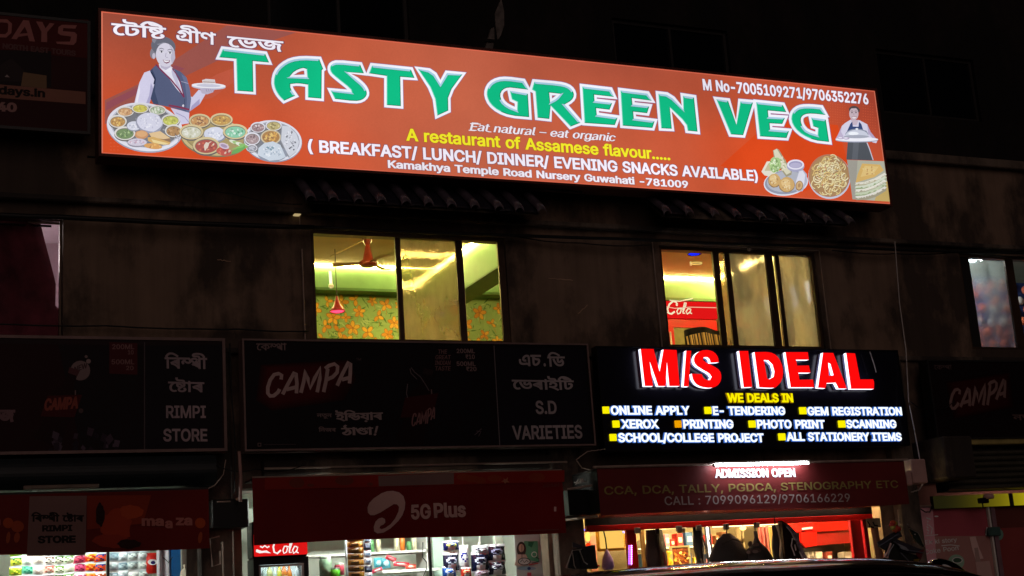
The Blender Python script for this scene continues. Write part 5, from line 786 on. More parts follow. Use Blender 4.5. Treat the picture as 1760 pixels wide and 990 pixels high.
for li, (T, outer, holes) in enumerate(GL):
    L = Print(Y1, .00015)
    outer = [T(p) for p in chaik(outer)]; holes = [[T(p) for p in chaik(h)] for h in holes]
    if area(outer) < 0: outer = outer[::-1]
    holes = [h if area(h) < 0 else h[::-1] for h in holes]
    def ringband(c, d0, d1, colf, sg=1):
        a = offset_ring(c, sg, d0, d0, 1.7) if d0 else c; b = offset_ring(c, sg, d1, d1, 1.7) if d1 else c
        A = [L.P(p) for p in a]; B = [L.P(p) for p in b]; n = len(c)
        for i in range(n):
            j = (i+1) % n
            col = colf((c[j][0]-c[i][0], c[j][1]-c[i][1])) if callable(colf) else colf
            L.add([(A[i][0], L.y, A[i][1]), (A[j][0], L.y, A[j][1]), (B[j][0], L.y, B[j][1]), (B[i][0], L.y, B[i][1])], [(0, 1, 2, 3)], hexc(col))
        L.k += 1
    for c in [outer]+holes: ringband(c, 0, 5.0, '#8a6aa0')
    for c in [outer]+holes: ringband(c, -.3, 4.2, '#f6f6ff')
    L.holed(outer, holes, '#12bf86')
    # bevels: printed light band on edges that face up or left, thin dark band on edges that face down or right
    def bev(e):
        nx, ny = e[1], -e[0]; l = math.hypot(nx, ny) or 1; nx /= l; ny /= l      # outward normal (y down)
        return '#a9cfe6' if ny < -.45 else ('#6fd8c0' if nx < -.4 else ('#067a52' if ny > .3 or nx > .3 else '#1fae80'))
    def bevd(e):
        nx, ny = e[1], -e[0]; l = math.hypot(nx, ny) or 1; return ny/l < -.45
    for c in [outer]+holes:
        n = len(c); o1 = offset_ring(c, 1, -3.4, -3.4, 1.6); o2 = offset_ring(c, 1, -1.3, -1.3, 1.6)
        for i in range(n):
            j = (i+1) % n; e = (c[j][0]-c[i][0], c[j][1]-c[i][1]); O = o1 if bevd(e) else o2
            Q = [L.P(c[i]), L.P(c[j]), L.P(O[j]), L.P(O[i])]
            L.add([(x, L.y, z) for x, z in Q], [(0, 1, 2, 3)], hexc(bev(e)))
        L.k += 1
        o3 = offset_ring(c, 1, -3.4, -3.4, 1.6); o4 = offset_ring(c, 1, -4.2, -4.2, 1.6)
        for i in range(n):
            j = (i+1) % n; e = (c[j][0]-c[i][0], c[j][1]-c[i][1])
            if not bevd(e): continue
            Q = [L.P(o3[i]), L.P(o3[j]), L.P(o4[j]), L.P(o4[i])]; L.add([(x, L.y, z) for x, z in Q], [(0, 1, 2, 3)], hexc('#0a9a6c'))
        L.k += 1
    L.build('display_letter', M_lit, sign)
# white and yellow lines of writing
def haloed(P, txt, p0, p1, h, c, bold, halo='#8a4a58', **k):
    P.text(txt, p0, p1, h, halo, bold=(bold[0]+26, bold[1]+26), **k); P.k += 1; P.text(txt, p0, p1, h, c, bold=bold, **k)
T1 = Print(Y1-.004)
haloed(T1, 'M No-7005109271/9706352276', (1208, 154), (1494, 179), 17.5, '#f4f0ff', (30, 24))
T1.build('lettering', M_lit, sign)
T1 = Print(Y1-.004)
haloed(T1, 'A restaurant of Assamese flavour.....', (699, 241), (1153, 275), 19.5, '#f6ee2c', (26, 20), halo='#b86030')
T1.build('lettering', M_lit, sign)
T1 = Print(Y1-.004)
haloed(T1, '( BREAKFAST/ LUNCH/ DINNER/ EVENING SNACKS AVAILABLE)', (527, 260), (1305, 311), 19.5, '#f8f2ff', (30, 24))
T1.build('lettering', M_lit, sign)
T1 = Print(Y1-.004)
haloed(T1, 'Kamakhya Temple Road Nursery Guwahati -781009', (666, 288), (1184, 323), 12.5, '#f4eef8', (34, 22))
T1.build('lettering', M_lit, sign)
# serif italic line: high-contrast pen strokes with small serifs
T2 = Print(Y1-.004)
T2.text('Eat natural – eat organic', (806, 224), (1057, 243), 14, '#8a4a4a', bold=(44, 22), shear=.28); T2.k += 1
T2.text('Eat natural – eat organic', (806, 224), (1057, 243), 14, '#f4ecf6', bold=(24, -4), shear=.28)
for (x, f) in [(808,0),(813,1),(841,1),(874,0),(886,0),(903,1),(965,0),(1006,0),(1018,0),(1044,0)]:
    yb = 224+(x-806)*19/251; T2.stroke([(x-2.6, yb-.2), (x+3.4, yb+.2)], 1.3, '#f4ecf6', bump=False)
T2.stroke([(808, 212.5), (826, 213.5), (825.5, 216)], 1.5, '#f4ecf6')
T2.build('lettering', M_lit, sign, label='small italic serif motto')
# Assamese name
T3 = Print(Y1-.004)
for bold, col in (((44, 44), '#7a4458'), ((16, 16), '#f8f4ff')):
    T3.text('ে ট ি St', (193, 59), (284, 67), 20.5, col, 'b', bold); T3.k += 1
    T3.text('g205 ী ণ', (302, 69), (370, 77), 20.5, col, 'b', bold)
    T3.text('ে ভ জ', (392, 80), (486, 89), 19, col, 'b', bold); T3.k += 2
T3.build('lettering', M_lit, sign, label='white Assamese lettering in the top left corner')

# ---- printed pictures
PALE = hexc('#c4c2d0')  # food pictures are mixed towards this to imitate the sign's glow
def speck(P, cx, cy, rx, ry, cols, n, s=1.5, rot=0):
    for _ in range(n):
        a = random.uniform(0, 6.28); r = math.sqrt(random.random())*.88
        x, y = cx+rx*r*math.cos(a), cy+ry*r*math.sin(a)
        P.ell(x, y, s*random.uniform(.6, 1.5), s*random.uniform(.4, 1), random.choice(cols), random.uniform(0, 180), n=6, bump=False)
    P.k += 1
def bowl(P, cx, cy, rx, ry, c, rim='#d8c8a8', cols=None, n=10, s=5):
    P.ell(cx, cy+ry*.16, rx*1.08, ry*1.12, '#5a5348'); P.ell(cx, cy, rx*1.06, ry*1.08, rim); P.ell(cx, cy+ry*.06, rx*.9, ry*.86, '#6e6450'); P.ell(cx, cy+ry*.1, rx*.86, ry*.8, c)
    if cols: speck(P, cx, cy+ry*.1, rx*.8, ry*.7, cols, n, s)
K2 = lambda p: (160+p[0]/3.3, p[1]/3.3)
A = Print(Y1-.001, .00008); A.T = K2    # the waitress
A.poly([(328,398),(290,412),(262,470),(234,585),(318,592),(345,510),(350,440)], '#dcd8f2')
A.poly([(328,470),(318,540),(300,588),(318,592),(345,510)], '#b4b0d4'); A.poly([(262,480),(252,520),(240,582),(252,584),(266,520)], '#f0eefc')
A.poly([(545,540),(562,552),(600,508),(640,530),(604,592),(548,632)], '#d8d4f0'); A.poly([(560,600),(604,560),(604,592),(548,632)], '#b0a8d0')
A.poly([(440,612),(546,638),(542,700),(500,706),(470,660)], '#d6d2ec'); A.stroke([(470,640),(520,664),(540,690)], 5, '#aaa4c8')
A.poly([(352,372),(322,402),(352,460),(326,560),(342,590),(430,606),(546,640),(556,560),(548,500),(530,440),(498,408),(455,388)], '#5c6484')
A.poly([(352,372),(336,392),(356,440),(350,520),(372,592),(342,590),(326,560),(352,460),(322,402)], '#46506e')
A.poly([(500,420),(530,440),(548,500),(556,560),(546,640),(528,634),(532,560),(522,480)], '#6e7698')
A.poly([(372,362),(440,372),(452,392),(492,470),(514,550),(470,500),(420,430),(380,392)], '#eceaf8')
A.poly([(440,380),(462,400),(512,548),(480,498),(450,430)], '#c8c4de'); A.poly([(398,378),(452,384),(440,412),(410,404)], '#f6f4ff')
A.stroke([(356,366),(392,404),(440,450),(486,506),(516,552)], 9, '#84385a'); A.stroke([(448,388),(486,440),(516,548)], 6, '#84385a')
A.stroke([(428,598),(480,606),(546,622)], 11, '#8a3c58'); A.stroke([(330,410),(352,450),(346,478)], 9, '#2c3450'); A.ell(512, 600, 7, 7, '#e8e4f0')
A.stroke([(500,462),(540,474)], 3, '#b8b4cc'); A.stroke([(520,560),(516,610)], 3, '#444c68')
A.ell(345, 300, 22, 34, '#8a8894', 10); A.ell(398, 262, 70, 54, '#6c6e7c', 12); A.ell(382, 236, 50, 22, '#8a8c9a', 14)
A.poly([(378,350),(438,360),(440,380),(412,398),(384,384)], '#c2bcd2')
A.ell(410, 312, 54, 68, '#dcd8e8', -4, wob=.01); A.poly([(430,250),(462,290),(466,330),(448,366),(440,330),(446,290)], '#c0bcd0')
A.poly([(352,300),(362,250),(400,240),(446,256),(466,300),(456,240),(410,215),(360,226),(336,268)], '#6c6e7c'); A.ell(344, 318, 9, 17, '#c8c2d4')
for x, y in ((388, 294), (436, 300)):
    A.ell(x, y, 12, 5, '#f4f2fa'); A.ell(x, y, 5.5, 5, '#3a3a48'); A.stroke([(x-14, y-15), (x, y-20), (x+14, y-14)], 3.5, '#5c5a68'); A.stroke([(x-12, y-4), (x, y-8), (x+12, y-3)], 2.5, '#4a4856')
A.stroke([(414, 300), (410, 322), (418, 328), (424, 326)], 3, '#a8a0b8'); A.poly([(394,338),(412,344),(436,342),(432,356),(416,362),(402,354)], '#8c5a70'); A.poly([(398,341),(414,346),(432,344),(428,351),(414,354),(404,350)], '#fbfaff')
A.ell(655, 492, 97, 17, '#c8c8dc', 2); A.ell(655, 486, 97, 15, '#f4f4fc', 2); A.ell(655, 486, 70, 9, '#d0d0e2', 2)
A.poly([(618,455),(640,448),(690,452),(694,474),(664,480),(622,476)], '#e8e4ec'); A.poly([(622,462),(692,464),(690,470),(624,468)], '#b09888'); A.stroke([(625,455),(688,456)], 3, '#c8b8a8')
A.poly([(606,506),(640,500),(690,506),(680,524),(646,536),(616,530)], '#c0b8d0'); 
for k in range(4): A.stroke([(640+k*13, 506), (646+k*12, 522)], 2.5, '#8e86a4')
A.build('waitress_picture', M_lit, sign, label='printed waitress in a grey waistcoat holding up a plate')
B = Print(Y1-.003, .00006); B.T = K2    # big thali
B.ell(293, 726, 218, 138, '#9aa0b4', 9, n=40); B.ell(293, 720, 216, 136, '#e8e8f4', 9, n=40); B.ell(295, 716, 198, 122, '#c0c2d0', 9, n=40); B.ell(295, 717, 190, 116, '#6c6e74', 9, n=40)
speck(B, 295, 715, 180, 105, ['#8a8c94', '#55575e', '#a4a6ae'], 60, 7)
for a in ((183, 632, 46, 27, '#cf9a5c', ['#e8bc84', '#a8703c']), (267, 614, 46, 26, '#d6cc3c', ['#e8e070', '#b8a828']), (365, 624, 46, 25, '#b4c4a0', ['#dce4cc', '#7c9468', '#f0f0e4']), (140, 688, 48, 34, '#c08c30', ['#e8bc50', '#f0d080', '#a07020']),
          (440, 682, 50, 32, '#c8cc48', ['#e0e070', '#a8a830']), (180, 756, 56, 36, '#6c8c48', ['#a4c478', '#4c6c30', '#c8dca0']), (456, 742, 46, 34, '#b08038', ['#d0a060', '#886024'])): bowl(B, *a[:5], rim='#e4e0d8', cols=a[5], n=16, s=6)
B.ell(232, 718, 42, 28, '#8c8e9c'); B.ell(232, 714, 40, 26, '#dcdeec'); speck(B, 232, 714, 32, 20, ['#f4f4fc', '#b8bccc'], 12, 5)
B.ell(320, 700, 76, 58, '#9a9cb0', 8, wob=.05); B.ell(320, 692, 72, 54, '#dcdcee', 8, wob=.05); speck(B, 320, 690, 64, 46, ['#f2f2fc', '#c4c4d8'], 30, 6)
B.ell(275, 764, 38, 24, '#cc8c4c', wob=.06); B.ell(275, 760, 30, 17, '#e0a868', wob=.06)
B.poly([(316,760),(380,748),(436,786),(440,806),(392,800),(330,788)], '#8c6430'); B.poly([(316,756),(380,744),(438,784),(400,790),(332,780)], '#e6c48c'); B.poly([(308,780),(340,776),(440,808),(432,822),(350,818),(312,800)], '#d6a84c'); B.poly([(330,790),(430,814),(400,822),(340,808)], '#f0d890')
B.ell(250, 812, 56, 24, '#8e8a98'); B.ell(250, 807, 54, 21, '#d4ccdc'); speck(B, 250, 807, 45, 15, ['#f0e8f4', '#b0a4bc', '#c89cac'], 16, 6)
B.ell(340, 830, 52, 16, '#dc9c3c', 6); speck(B, 340, 830, 44, 11, ['#f0bc60', '#b07424'], 10, 5)
for k in range(26): B.stroke([(random.uniform(170, 420), random.uniform(650, 800))]*1+[(random.uniform(170, 420), random.uniform(650, 800))] if 0 else [(468+random.uniform(-8, 22), 780+random.uniform(-14, 14)), (472+random.uniform(-8, 22), 790+random.uniform(-14, 14))], 3, random.choice(['#e0e0ec', '#44464c']), bump=False)
B.c = [mixc(c, PALE, .14) for c in B.c]
B.build('thali_picture', M_lit, sign, label='printed steel platter of rice, breads and many bowls')
C = Print(Y1-.005, .00006); C.T = K2    # brass thali
C.ell(688, 784, 192, 106, '#7c6c34', 6, n=36); C.ell(688, 778, 188, 104, '#cdb878', 6, n=36); C.ell(690, 776, 172, 92, '#8c7c3c', 6, n=36); C.ell(690, 778, 164, 86, '#a89450', 6, n=36); speck(C, 690, 790, 150, 75, ['#c0ac68', '#7c6c30', '#d8c890'], 40, 7)
C.ell(690, 766, 64, 44, '#8c90a4', wob=.04); C.ell(690, 760, 60, 40, '#dce0f0', wob=.04); speck(C, 690, 760, 52, 32, ['#f4f6ff', '#bcc2d6'], 22, 6)
for a in ((605, 684, 58, 36, '#cc9448', ['#e8c080', '#9c6424']), (728, 678, 60, 34, '#c49430', ['#ecc860', '#946818', '#d8b048']), (557, 748, 64, 40, '#d6d6bc', ['#ecece0', '#b8b896']), (806, 746, 66, 40, '#84cca4', ['#b4e4c8', '#4c9c70', '#dcf4e4']), (642, 826, 72, 46, '#b03c18', ['#d86030', '#e8a070', '#8c2408', '#f0d8c0'])):
    bowl(C, *a[:5], rim='#dcc890', cols=a[5], n=18, s=7)
C.stroke([(600, 676), (626, 688), (610, 700), (590, 694)], 6, '#7c4c20'); C.poly([(640,806),(660,812),(650,840),(632,850),(628,826)], '#ecdcc8')
for k, col in enumerate(['#e0e8d0', '#9cc470', '#e6ecd8', '#88b858']): C.ell(800+k*18, 806+k*7, 30, 10, col, 20)
C.poly([(770,876),(800,850),(860,826),(864,842),(820,868)], '#5ca83c'); C.poly([(776,850),(830,828),(866,812),(850,836)], '#7cc454')
C.ell(742, 860, 44, 24, '#c8401c', 10); speck(C, 742, 860, 38, 18, ['#e87850', '#a02810', '#e8c8b0'], 16, 6); C.ell(742, 828, 30, 16, '#dcc8dc', 20); C.ell(742, 828, 20, 9, '#a890b0', 20)
C.c = [mixc(c, PALE, .14) for c in C.c]
C.build('thali_picture', M_lit, sign, label='printed brass platter with curries and green chutney')
D = Print(Y1-.006, .00006); D.T = K2    # third thali
D.ell(1020, 802, 166, 118, '#8c90a4', 6, n=36); D.ell(1020, 798, 164, 116, '#e4e6f2', 6, n=36); D.ell(1022, 796, 150, 104, '#a4a8b4', 6, n=36); D.ell(1022, 797, 142, 98, '#74777e', 6, n=36)
for a in ((935, 722, 40, 28, '#9c7c7c', ['#c8b0b0', '#6c4c4c', '#e8e0e0']), (1024, 712, 44, 28, '#c4b46c', ['#e4d898', '#948444']), (903, 786, 42, 34, '#a89090', ['#d0bcbc', '#705858']), (900, 840, 30, 20, '#8c8e98', ['#c0c2cc'])): bowl(D, *a[:5], rim='#e4e4ee', cols=a[5], n=12, s=6)
D.ell(1008, 778, 58, 42, '#d8c8a0'); D.ell(1008, 778, 50, 35, '#b07c20'); speck(D, 1008, 776, 44, 30, ['#e8b040', '#f0c868', '#946010'], 26, 8)
D.poly([(1068,716),(1110,722),(1150,760),(1166,810),(1152,862),(1110,896),(1090,860),(1062,800)], '#8c9098'); D.poly([(1072,712),(1112,718),(1152,758),(1168,806),(1154,858),(1114,890),(1094,856),(1066,796)], '#d4d8e2')
speck(D, 1118, 800, 36, 74, ['#5a5c64', '#9a9ca6', '#eceef6'], 48, 5)
D.ell(1016, 872, 84, 46, '#8c94a4'); D.poly([(934,880),(938,840),(970,812),(1020,802),(1062,822),(1092,890),(1060,906),(1000,912)], '#d0dce8'); speck(D, 1014, 860, 60, 36, ['#eef4fa', '#a8b8c8'], 34, 6)
for x, y in ((992, 838), (1008, 848), (1018, 838)): D.ell(x, y, 9, 6, '#7c9cac', 30)
D.c = [mixc(c, PALE, .14) for c in D.c]
D.build('thali_picture', M_lit, sign, label='printed small steel platter with flat bread and rice')
K5 = lambda p: (1200+p[0]/4.124, 120+p[1]/4.124)
E_ = Print(Y1-.002, .00008); E_.T = K5   # the waiter
E_.poly([(1060,512),(1196,514),(1212,560),(1240,642),(1050,636)], '#54585f'); E_.poly([(1100,514),(1140,514),(1130,636),(1090,636)], '#62666e'); E_.stroke([(1196,516),(1214,560),(1240,640)], 7, '#c8c8d8')
E_.poly([(1082,352),(1140,356),(1198,386),(1222,440),(1270,500),(1262,520),(1236,514),(1190,476),(1060,468),(1000,502),(974,490),(990,462),(1018,398),(1040,378)], '#d6d2e8')
E_.poly([(1198,386),(1222,440),(1270,500),(1250,500),(1205,450)], '#b8a8c8'); E_.poly([(1018,398),(1012,440),(1030,470),(1000,502),(974,490),(990,462)], '#c0b4d0'); E_.stroke([(1188,430),(1206,462)], 4, '#3c4058')
E_.poly([(1082,352),(1138,356),(1122,392),(1096,392)], '#c8b8c8'); E_.poly([(1078,384),(1092,366),(1096,402),(1136,404),(1140,368),(1156,384),(1172,436),(1054,438)], '#3a4a78')
E_.ell(1106, 284, 38, 28, '#54484a', 6); E_.ell(1103, 312, 33, 45, '#c8b4be'); E_.poly([(1068,300),(1076,274),(1130,272),(1142,306),(1146,280),(1110,256),(1074,266)], '#54484a')
for x in (1090, 1118): E_.ell(x, 304, 6, 3.4, '#38303a'); E_.stroke([(x-9, 295), (x, 291), (x+9, 295)], 3, '#54444a')
E_.poly([(1090,332),(1104,336),(1120,332),(1112,344),(1098,344)], '#f4eef4'); E_.stroke([(1088,331),(1104,335),(1122,331)], 2.4, '#8c5460'); E_.stroke([(1104,306),(1101,320),(1108,322)], 2.4, '#987c88')
E_.ell(1124, 498, 152, 17, '#a4a8bc'); E_.ell(1124, 493, 152, 15, '#f0f0fa'); E_.ell(1124, 460, 82, 42, '#8c94a8', 0, 20, 180, 360); E_.ell(1124, 466, 80, 40, '#ccd0e0', 0, 20, 180, 360); E_.ell(1100, 452, 36, 12, '#f0f4fc'); E_.ell(1120, 474, 90, 12, '#a8acbc'); E_.ell(1124, 420, 10, 7, '#e8ecf4')
for c in ((1010, 484), (1050, 486)): E_.ell(c[0], c[1], 22, 9, '#b8aac4'); E_.ell(c[0]-4, c[1]-2, 14, 5, '#e8e4f4')
E_.build('waiter_picture', M_lit, sign, label='printed waiter in a dark apron holding a domed tray')
F_ = Print(Y1-.0035, .00006); F_.T = K5   # snacks
F_.ell(622, 800, 158, 92, '#e0e4f0', -6, n=34); F_.ell(622, 797, 150, 85, '#8a90a4', -6, n=34); F_.ell(622, 792, 136, 74, '#b0b4c0', -6)
F_.poly([(448,722),(486,650),(532,646),(560,720),(520,760),(470,748)], '#e4e0cc'); F_.poly([(470,716),(496,664),(526,660),(530,716)], '#c4b88c')
F_.poly([(530,572),(556,558),(572,566),(664,720),(660,744),(624,760),(540,640)], '#9c946c'); F_.poly([(534,572),(558,560),(658,726),(626,744),(548,640)], '#dcd8b8'); speck(F_, 600, 664, 26, 60, ['#b8a868', '#f0ecd8', '#a0a868'], 26, 6)
F_.ell(545, 674, 42, 56, '#a4c878', 10, wob=.1); speck(F_, 545, 674, 38, 52, ['#c8e4a0', '#7ca84c', '#e8f4d0', '#6c9440'], 44, 7)
for (x, y, rx, ry) in ((540, 782, 42, 46), (628, 812, 54, 52)): F_.ell(x, y+4, rx+3, ry+3, '#8c6828', wob=.04); F_.ell(x, y, rx, ry, '#d0a450', wob=.04); F_.ell(x-8, y-10, rx*.6, ry*.55, '#e4c078', wob=.05); speck(F_, x, y, rx*.8, ry*.8, ['#e8cc90', '#b08030', '#f0dca8'], 18, 6)
F_.ell(690, 684, 62, 40, '#a4a4c4'); F_.ell(690, 672, 60, 36, '#eceafa'); F_.ell(690, 672, 48, 25, '#9c98c0'); F_.ell(690, 676, 40, 18, '#b8b4d4')
F_.poly([(690,790),(712,716),(742,708),(770,740),(768,800),(740,860),(700,866),(684,830)], '#b4b8cc'); F_.poly([(694,790),(716,720),(740,714),(758,744),(752,800),(730,850),(702,858),(688,828)], '#e4e4f0'); F_.ell(716, 822, 27, 36, '#9c7030', 10); F_.ell(716, 820, 21, 29, '#d4ac68', 10); F_.ell(716, 820, 10, 15, '#b08040', 10)
F_.c = [mixc(c, PALE, .14) for c in F_.c]
F_.build('snack_picture', M_lit, sign, label='printed plate of rolls, salad and dip')
G_ = Print(Y1-.0035, .00005); G_.T = K5   # noodles
G_.ell(930, 758, 150, 158, '#c8ccdc', n=36, rot=-12); G_.ell(928, 750, 146, 152, '#b06c34', n=36, rot=-12); G_.ell(930, 752, 136, 142, '#a87c34', n=36, rot=-12)
for k in range(150):
    a = random.uniform(0, 6.28); r = math.sqrt(random.random())*118; cx, cy = 930+r*math.cos(a)*.98, 748+r*math.sin(a)*1.03
    R0 = random.uniform(14, 34); a0 = random.uniform(0, 6.28); s = random.uniform(1.6, 3.6)*random.choice((-1, 1))
    pts = [(cx+R0*math.cos(a0+s*t/7)*(1+.12*t/7), cy+R0*math.sin(a0+s*t/7)) for t in range(8)]
    G_.stroke([(x+1.5, y+2.5) for x, y in pts], 8.5, '#8c6424', bump=False); G_.k += .5; G_.stroke(pts, 6.5, random.choice(['#f0dc9c', '#e4c878', '#f4e8b8', '#dcb860', '#f0e0a0']), bump=False); G_.k += .5
speck(G_, 930, 750, 110, 115, ['#7ca848', '#c86030', '#e0b050', '#94502c'], 22, 6)
G_.c = [mixc(c, PALE, .14) for c in G_.c]
G_.build('noodle_picture', M_lit, sign, label='printed round plate of noodles')
H_ = Print(Y1-.0035, .00006); H_.T = K5   # sandwich
H_.poly([(1055,638),(1318,648),(1358,934),(1094,918)], '#b4b49c'); H_.poly([(1055,638),(1130,641),(1120,780),(1140,920),(1094,918)], '#a09c8c'); H_.poly([(1290,800),(1340,790),(1358,934),(1250,928)], '#c8a848')
H_.poly([(1162,664),(1288,672),(1316,712),(1250,760),(1116,800),(1130,740)], '#e0b450'); H_.poly([(1180,680),(1280,686),(1240,740),(1150,760)], '#ecc870'); speck(H_, 1215, 715, 60, 34, ['#f4dc94', '#c8943c'], 20, 6)
for k, (c1, c2) in enumerate((('#ece8d8', '#b4ac84'), ('#dce4cc', '#8ca468'), ('#f0ecdc', '#a8a484'), ('#c8d4b0', '#94a870'), ('#ece8dc', '#a09878'))):
    y = 800+k*24; H_.poly([(1114,y),(1180,y-6),(1250,y-30),(1324,y-72),(1334,y-40),(1262,y+4),(1190,y+26),(1120,y+28)], c2); H_.poly([(1114,y),(1180,y-6),(1250,y-30),(1324,y-72),(1330,y-56),(1258,y-14),(1186,y+10),(1118,y+14)], c1)
    for q in range(12): t = q/11; H_.ell(1118+t*210, y+12-t*t*70+random.uniform(-4, 4), 9, 4, random.choice([c1, c2, '#d8d8b8']), -20, n=7, bump=False)
    H_.k += 1
H_.c = [mixc(c, PALE, .14) for c in H_.c]
H_.build('sandwich_picture', M_lit, sign, label='printed triangular sandwich')
I_ = Print(Y1-.0005, .00005); I_.T = K5
for i in range(10):
    for j in range(11):
        x, y = 1150+i*17, 232+j*19+i*2.0
        if 1060 < x < 1165 or 1200+x/4.124 > 1498+(120+y/4.124-158)*.14: continue
        I_.stroke([(x, y), (x+5, y+.6)], 3.2, '#d8603c', bump=False)
for i in range(8):
    for j in range(8): I_.stroke([(918+i*17, 238+j*18+i*2), (923+i*17, 238.6+j*18+i*2)], 3.2, '#d4623e', bump=False)
I_.T = lambda p: (160+p[0]/3.3, p[1]/3.3)
for i in range(3):
    for j in range(4): I_.stroke([(95+i*20, 790+j*20), (105+i*20, 791+j*20)], 3, '#e86844', bump=False)
I_.build('dot_pattern', M_lit, sign)

# ================================================================ dark travel banner, far left
BY = -.30
r_ = rect((-60, 28), (150, 42), (150, 212), (-60, 205), BY)
bn = thing('travel_banner', (r_[1]-.5, BY, r_[2]), 'unlit maroon travel banner reading DAYS at the top left corner', 'banner')
b = MB(); b.box(-.9, r_[1], BY, BY+.03, r_[2]-.06, r_[3]+.03, hexc('#3a1012')); b.build('panel', M_pl, bn)
b = MB(); b.frame(-.93, r_[1]+.03, BY-.006, BY+.05, r_[2]-.09, r_[3]+.06, .03); b.build('frame', M_black, bn)
for z in (r_[2], r_[3]-.05): MB().box(.2, .24, BY+.05, -.001, z, z+.04).build('bracket', M_rust, bn)
P = Print(BY-.0005)
P.poly([(-60, 24), (152, 34), (152, 100), (-60, 82)], '#571414'); P.poly([(-60, 84), (88, 88), (88, 150), (-60, 148)], '#241a1c'); P.poly([(0, 112), (20, 100), (44, 124), (44, 140), (0, 140)], '#33282a'); P.poly([(40, 124), (80, 130), (80, 152), (36, 148)], '#8a6c50')
P.poly([(8, 132), (12, 128), (17, 133)], '#b0a0a0')
P.poly([(-60, 140), (147, 158), (147, 179), (-60, 164)], '#9c6858'); P.text('holidays.in', (-44, 158), (78, 167), 13, '#1c1010', bold=(40, 34)); P.text('40', (-6, 190), (29, 192), 14, '#b08480', bold=(50, 40)); P.text('NORTH EAST TOURS', (4, 83), (130, 96), 8.5, '#6c4848', bold=(50, 34))
def dgl(T, L, c, w):
    for st in L: P.stroke([T(p) for p in st], w, c)
KD = lambda p: (p[0]/4.125, p[1]/4.125)
cD_ = '#b4706c'
P.stroke([KD(p) for p in [(-60,145),(50,150),(72,170),(68,230),(40,255),(-60,252)]], 6.5, cD_)
P.poly([KD(p) for p in [(165,143),(205,146),(248,296),(208,292),(196,252),(130,262),(118,280),(80,276)]], cD_); P.poly([KD(p) for p in [(176,190),(196,236),(140,240)]], '#571414')
P.poly([KD(p) for p in [(255,152),(300,156),(322,202),(352,164),(388,168),(334,228),(334,300),(292,298),(294,226)]], cD_)
P.poly([KD(p) for p in [(546,180),(534,204),(448,200),(446,222),(528,228),(546,246),(540,300),(520,320),(404,312),(396,296),(496,296),(504,260),(430,250),(410,236),(414,192),(440,176)]], cD_)
P.build('print', M_pl, bn)

# ================================================================ shop boards at first floor sill height
def board(name, corners, y, depth, fc, lab, framec=M_alu, fw=.02, label_cat='sign board', gloss=None):
    x0, x1, z0, z1 = rect(*corners, y)
    t = thing(name, ((x0+x1)/2, y, z0), lab, label_cat)
    MB().box(x0+.004, x1-.004, y+.006, y+depth, z0+.004, z1-.004, hexc(fc)).build('panel', gloss or M_pl, t)
    MB().frame(x0-.004, x1+.004, y-.006, y+depth+.004, z0-.004, z1+.004, fw).build('frame', framec, t)
    for xx in (x0+.4, x1-.4):
        for zz in (z0+.15, z1-.15): MB().box(xx, xx+.04, y+depth+.004, -.001, zz, zz+.04).build('bracket', M_rust, t)
    return t, x0, x1, z0, z1
LY = -.34
M_edge = surf('mauve_grey_frame', '#7c6460', .55, metal=.2, var=.2)
# --- RIMPI STORE board
rb, *_ = board('shop_board', ((-300, 570), (388, 584), (388, 779), (-300, 781)), LY, .16, '#2a1a1c', 'dark drinks shop board reading RIMPI STORE at the left', M_edge, .028)
P = Print(LY+.004)
P.poly([(-290, 586), (100, 592), (150, 776), (-290, 776)], '#2a080c'); P.poly([(100, 592), (246, 594), (246, 776), (140, 776)], '#1c1216'); P.poly([(250, 594), (382, 592), (382, 774), (250, 775)], '#1b151c')
P.stroke([(248.5, 588), (248.5, 775)], 1.4, '#5c5458'); P.poly([(188, 588), (236, 590), (236, 644), (188, 642)], '#50161c')
for tx, x0, x1, y, h in (('200ML', 192, 231, 600, 8), ('10', 219, 230, 609, 7), ('500ML', 191, 231, 626, 8), ('20', 216, 230, 636, 7)): P.text(tx, (x0, y), (x1, y), h, '#8a6464', bold=(24, 16))
P.ell(138, 637, 17, 17, '#8a7474'); P.text('NEW', (127, 640), (150, 632), 9, '#50383c', bold=(30, 20)); P.ell(152, 621, 4, 4, '#9a8484'); P.ell(148, 613, 2.6, 2.6, '#8a7474'); P.ell(139, 706, 4, 4, '#5c4848')
def bottle(P, o, s, rot, glass, cap, red=None, txt=None, tc='#a04434'):
    ca, sa = math.cos(rot), math.sin(rot); T = lambda L: [(o[0]+(x*ca-y*sa)*s, o[1]+(x*sa+y*ca)*s) for x, y in L]
    P.poly(T([(-9, -60), (9, -60), (11, -34), (26, -12), (30, 20), (24, 44), (29, 90), (-29, 90), (-24, 44), (-30, 20), (-26, -12), (-11, -34)]), glass)
    P.poly(T([(-11, -70), (11, -70), (10, -58), (-10, -58)]), cap); P.stroke(T([(16, -30), (24, -8), (25, 12)]), 2.4*s, '#7c6464')
    if red: P.poly(T([(-33, 0), (32, -26), (33, 22), (-32, 44)]), red)
    if txt:
        a, b = T([(-30, 30), (32, 2)]); P.text(txt, a, b, 22*s, tc, bold=(50, 36), shear=.2)
bottle(P, (108, 690), .85, .35, '#24080a', '#5c3438', '#4a0c10', 'CAMPA', '#94483c')
for k in range(26):     # ice and splash at the bottle's foot
    x = random.uniform(84, 205); y = 775-abs(random.gauss(0, 20)); r = random.uniform(3, 8); a = random.uniform(0, 6)
    P.poly([(x+r*math.cos(a+q*1.57+random.uniform(-.3, .3)), min(776, y+r*1.3*math.sin(a+q*1.57))) for q in range(4)], random.choice(['#4a3a48', '#342634', '#5c4c5c', '#281c28']))
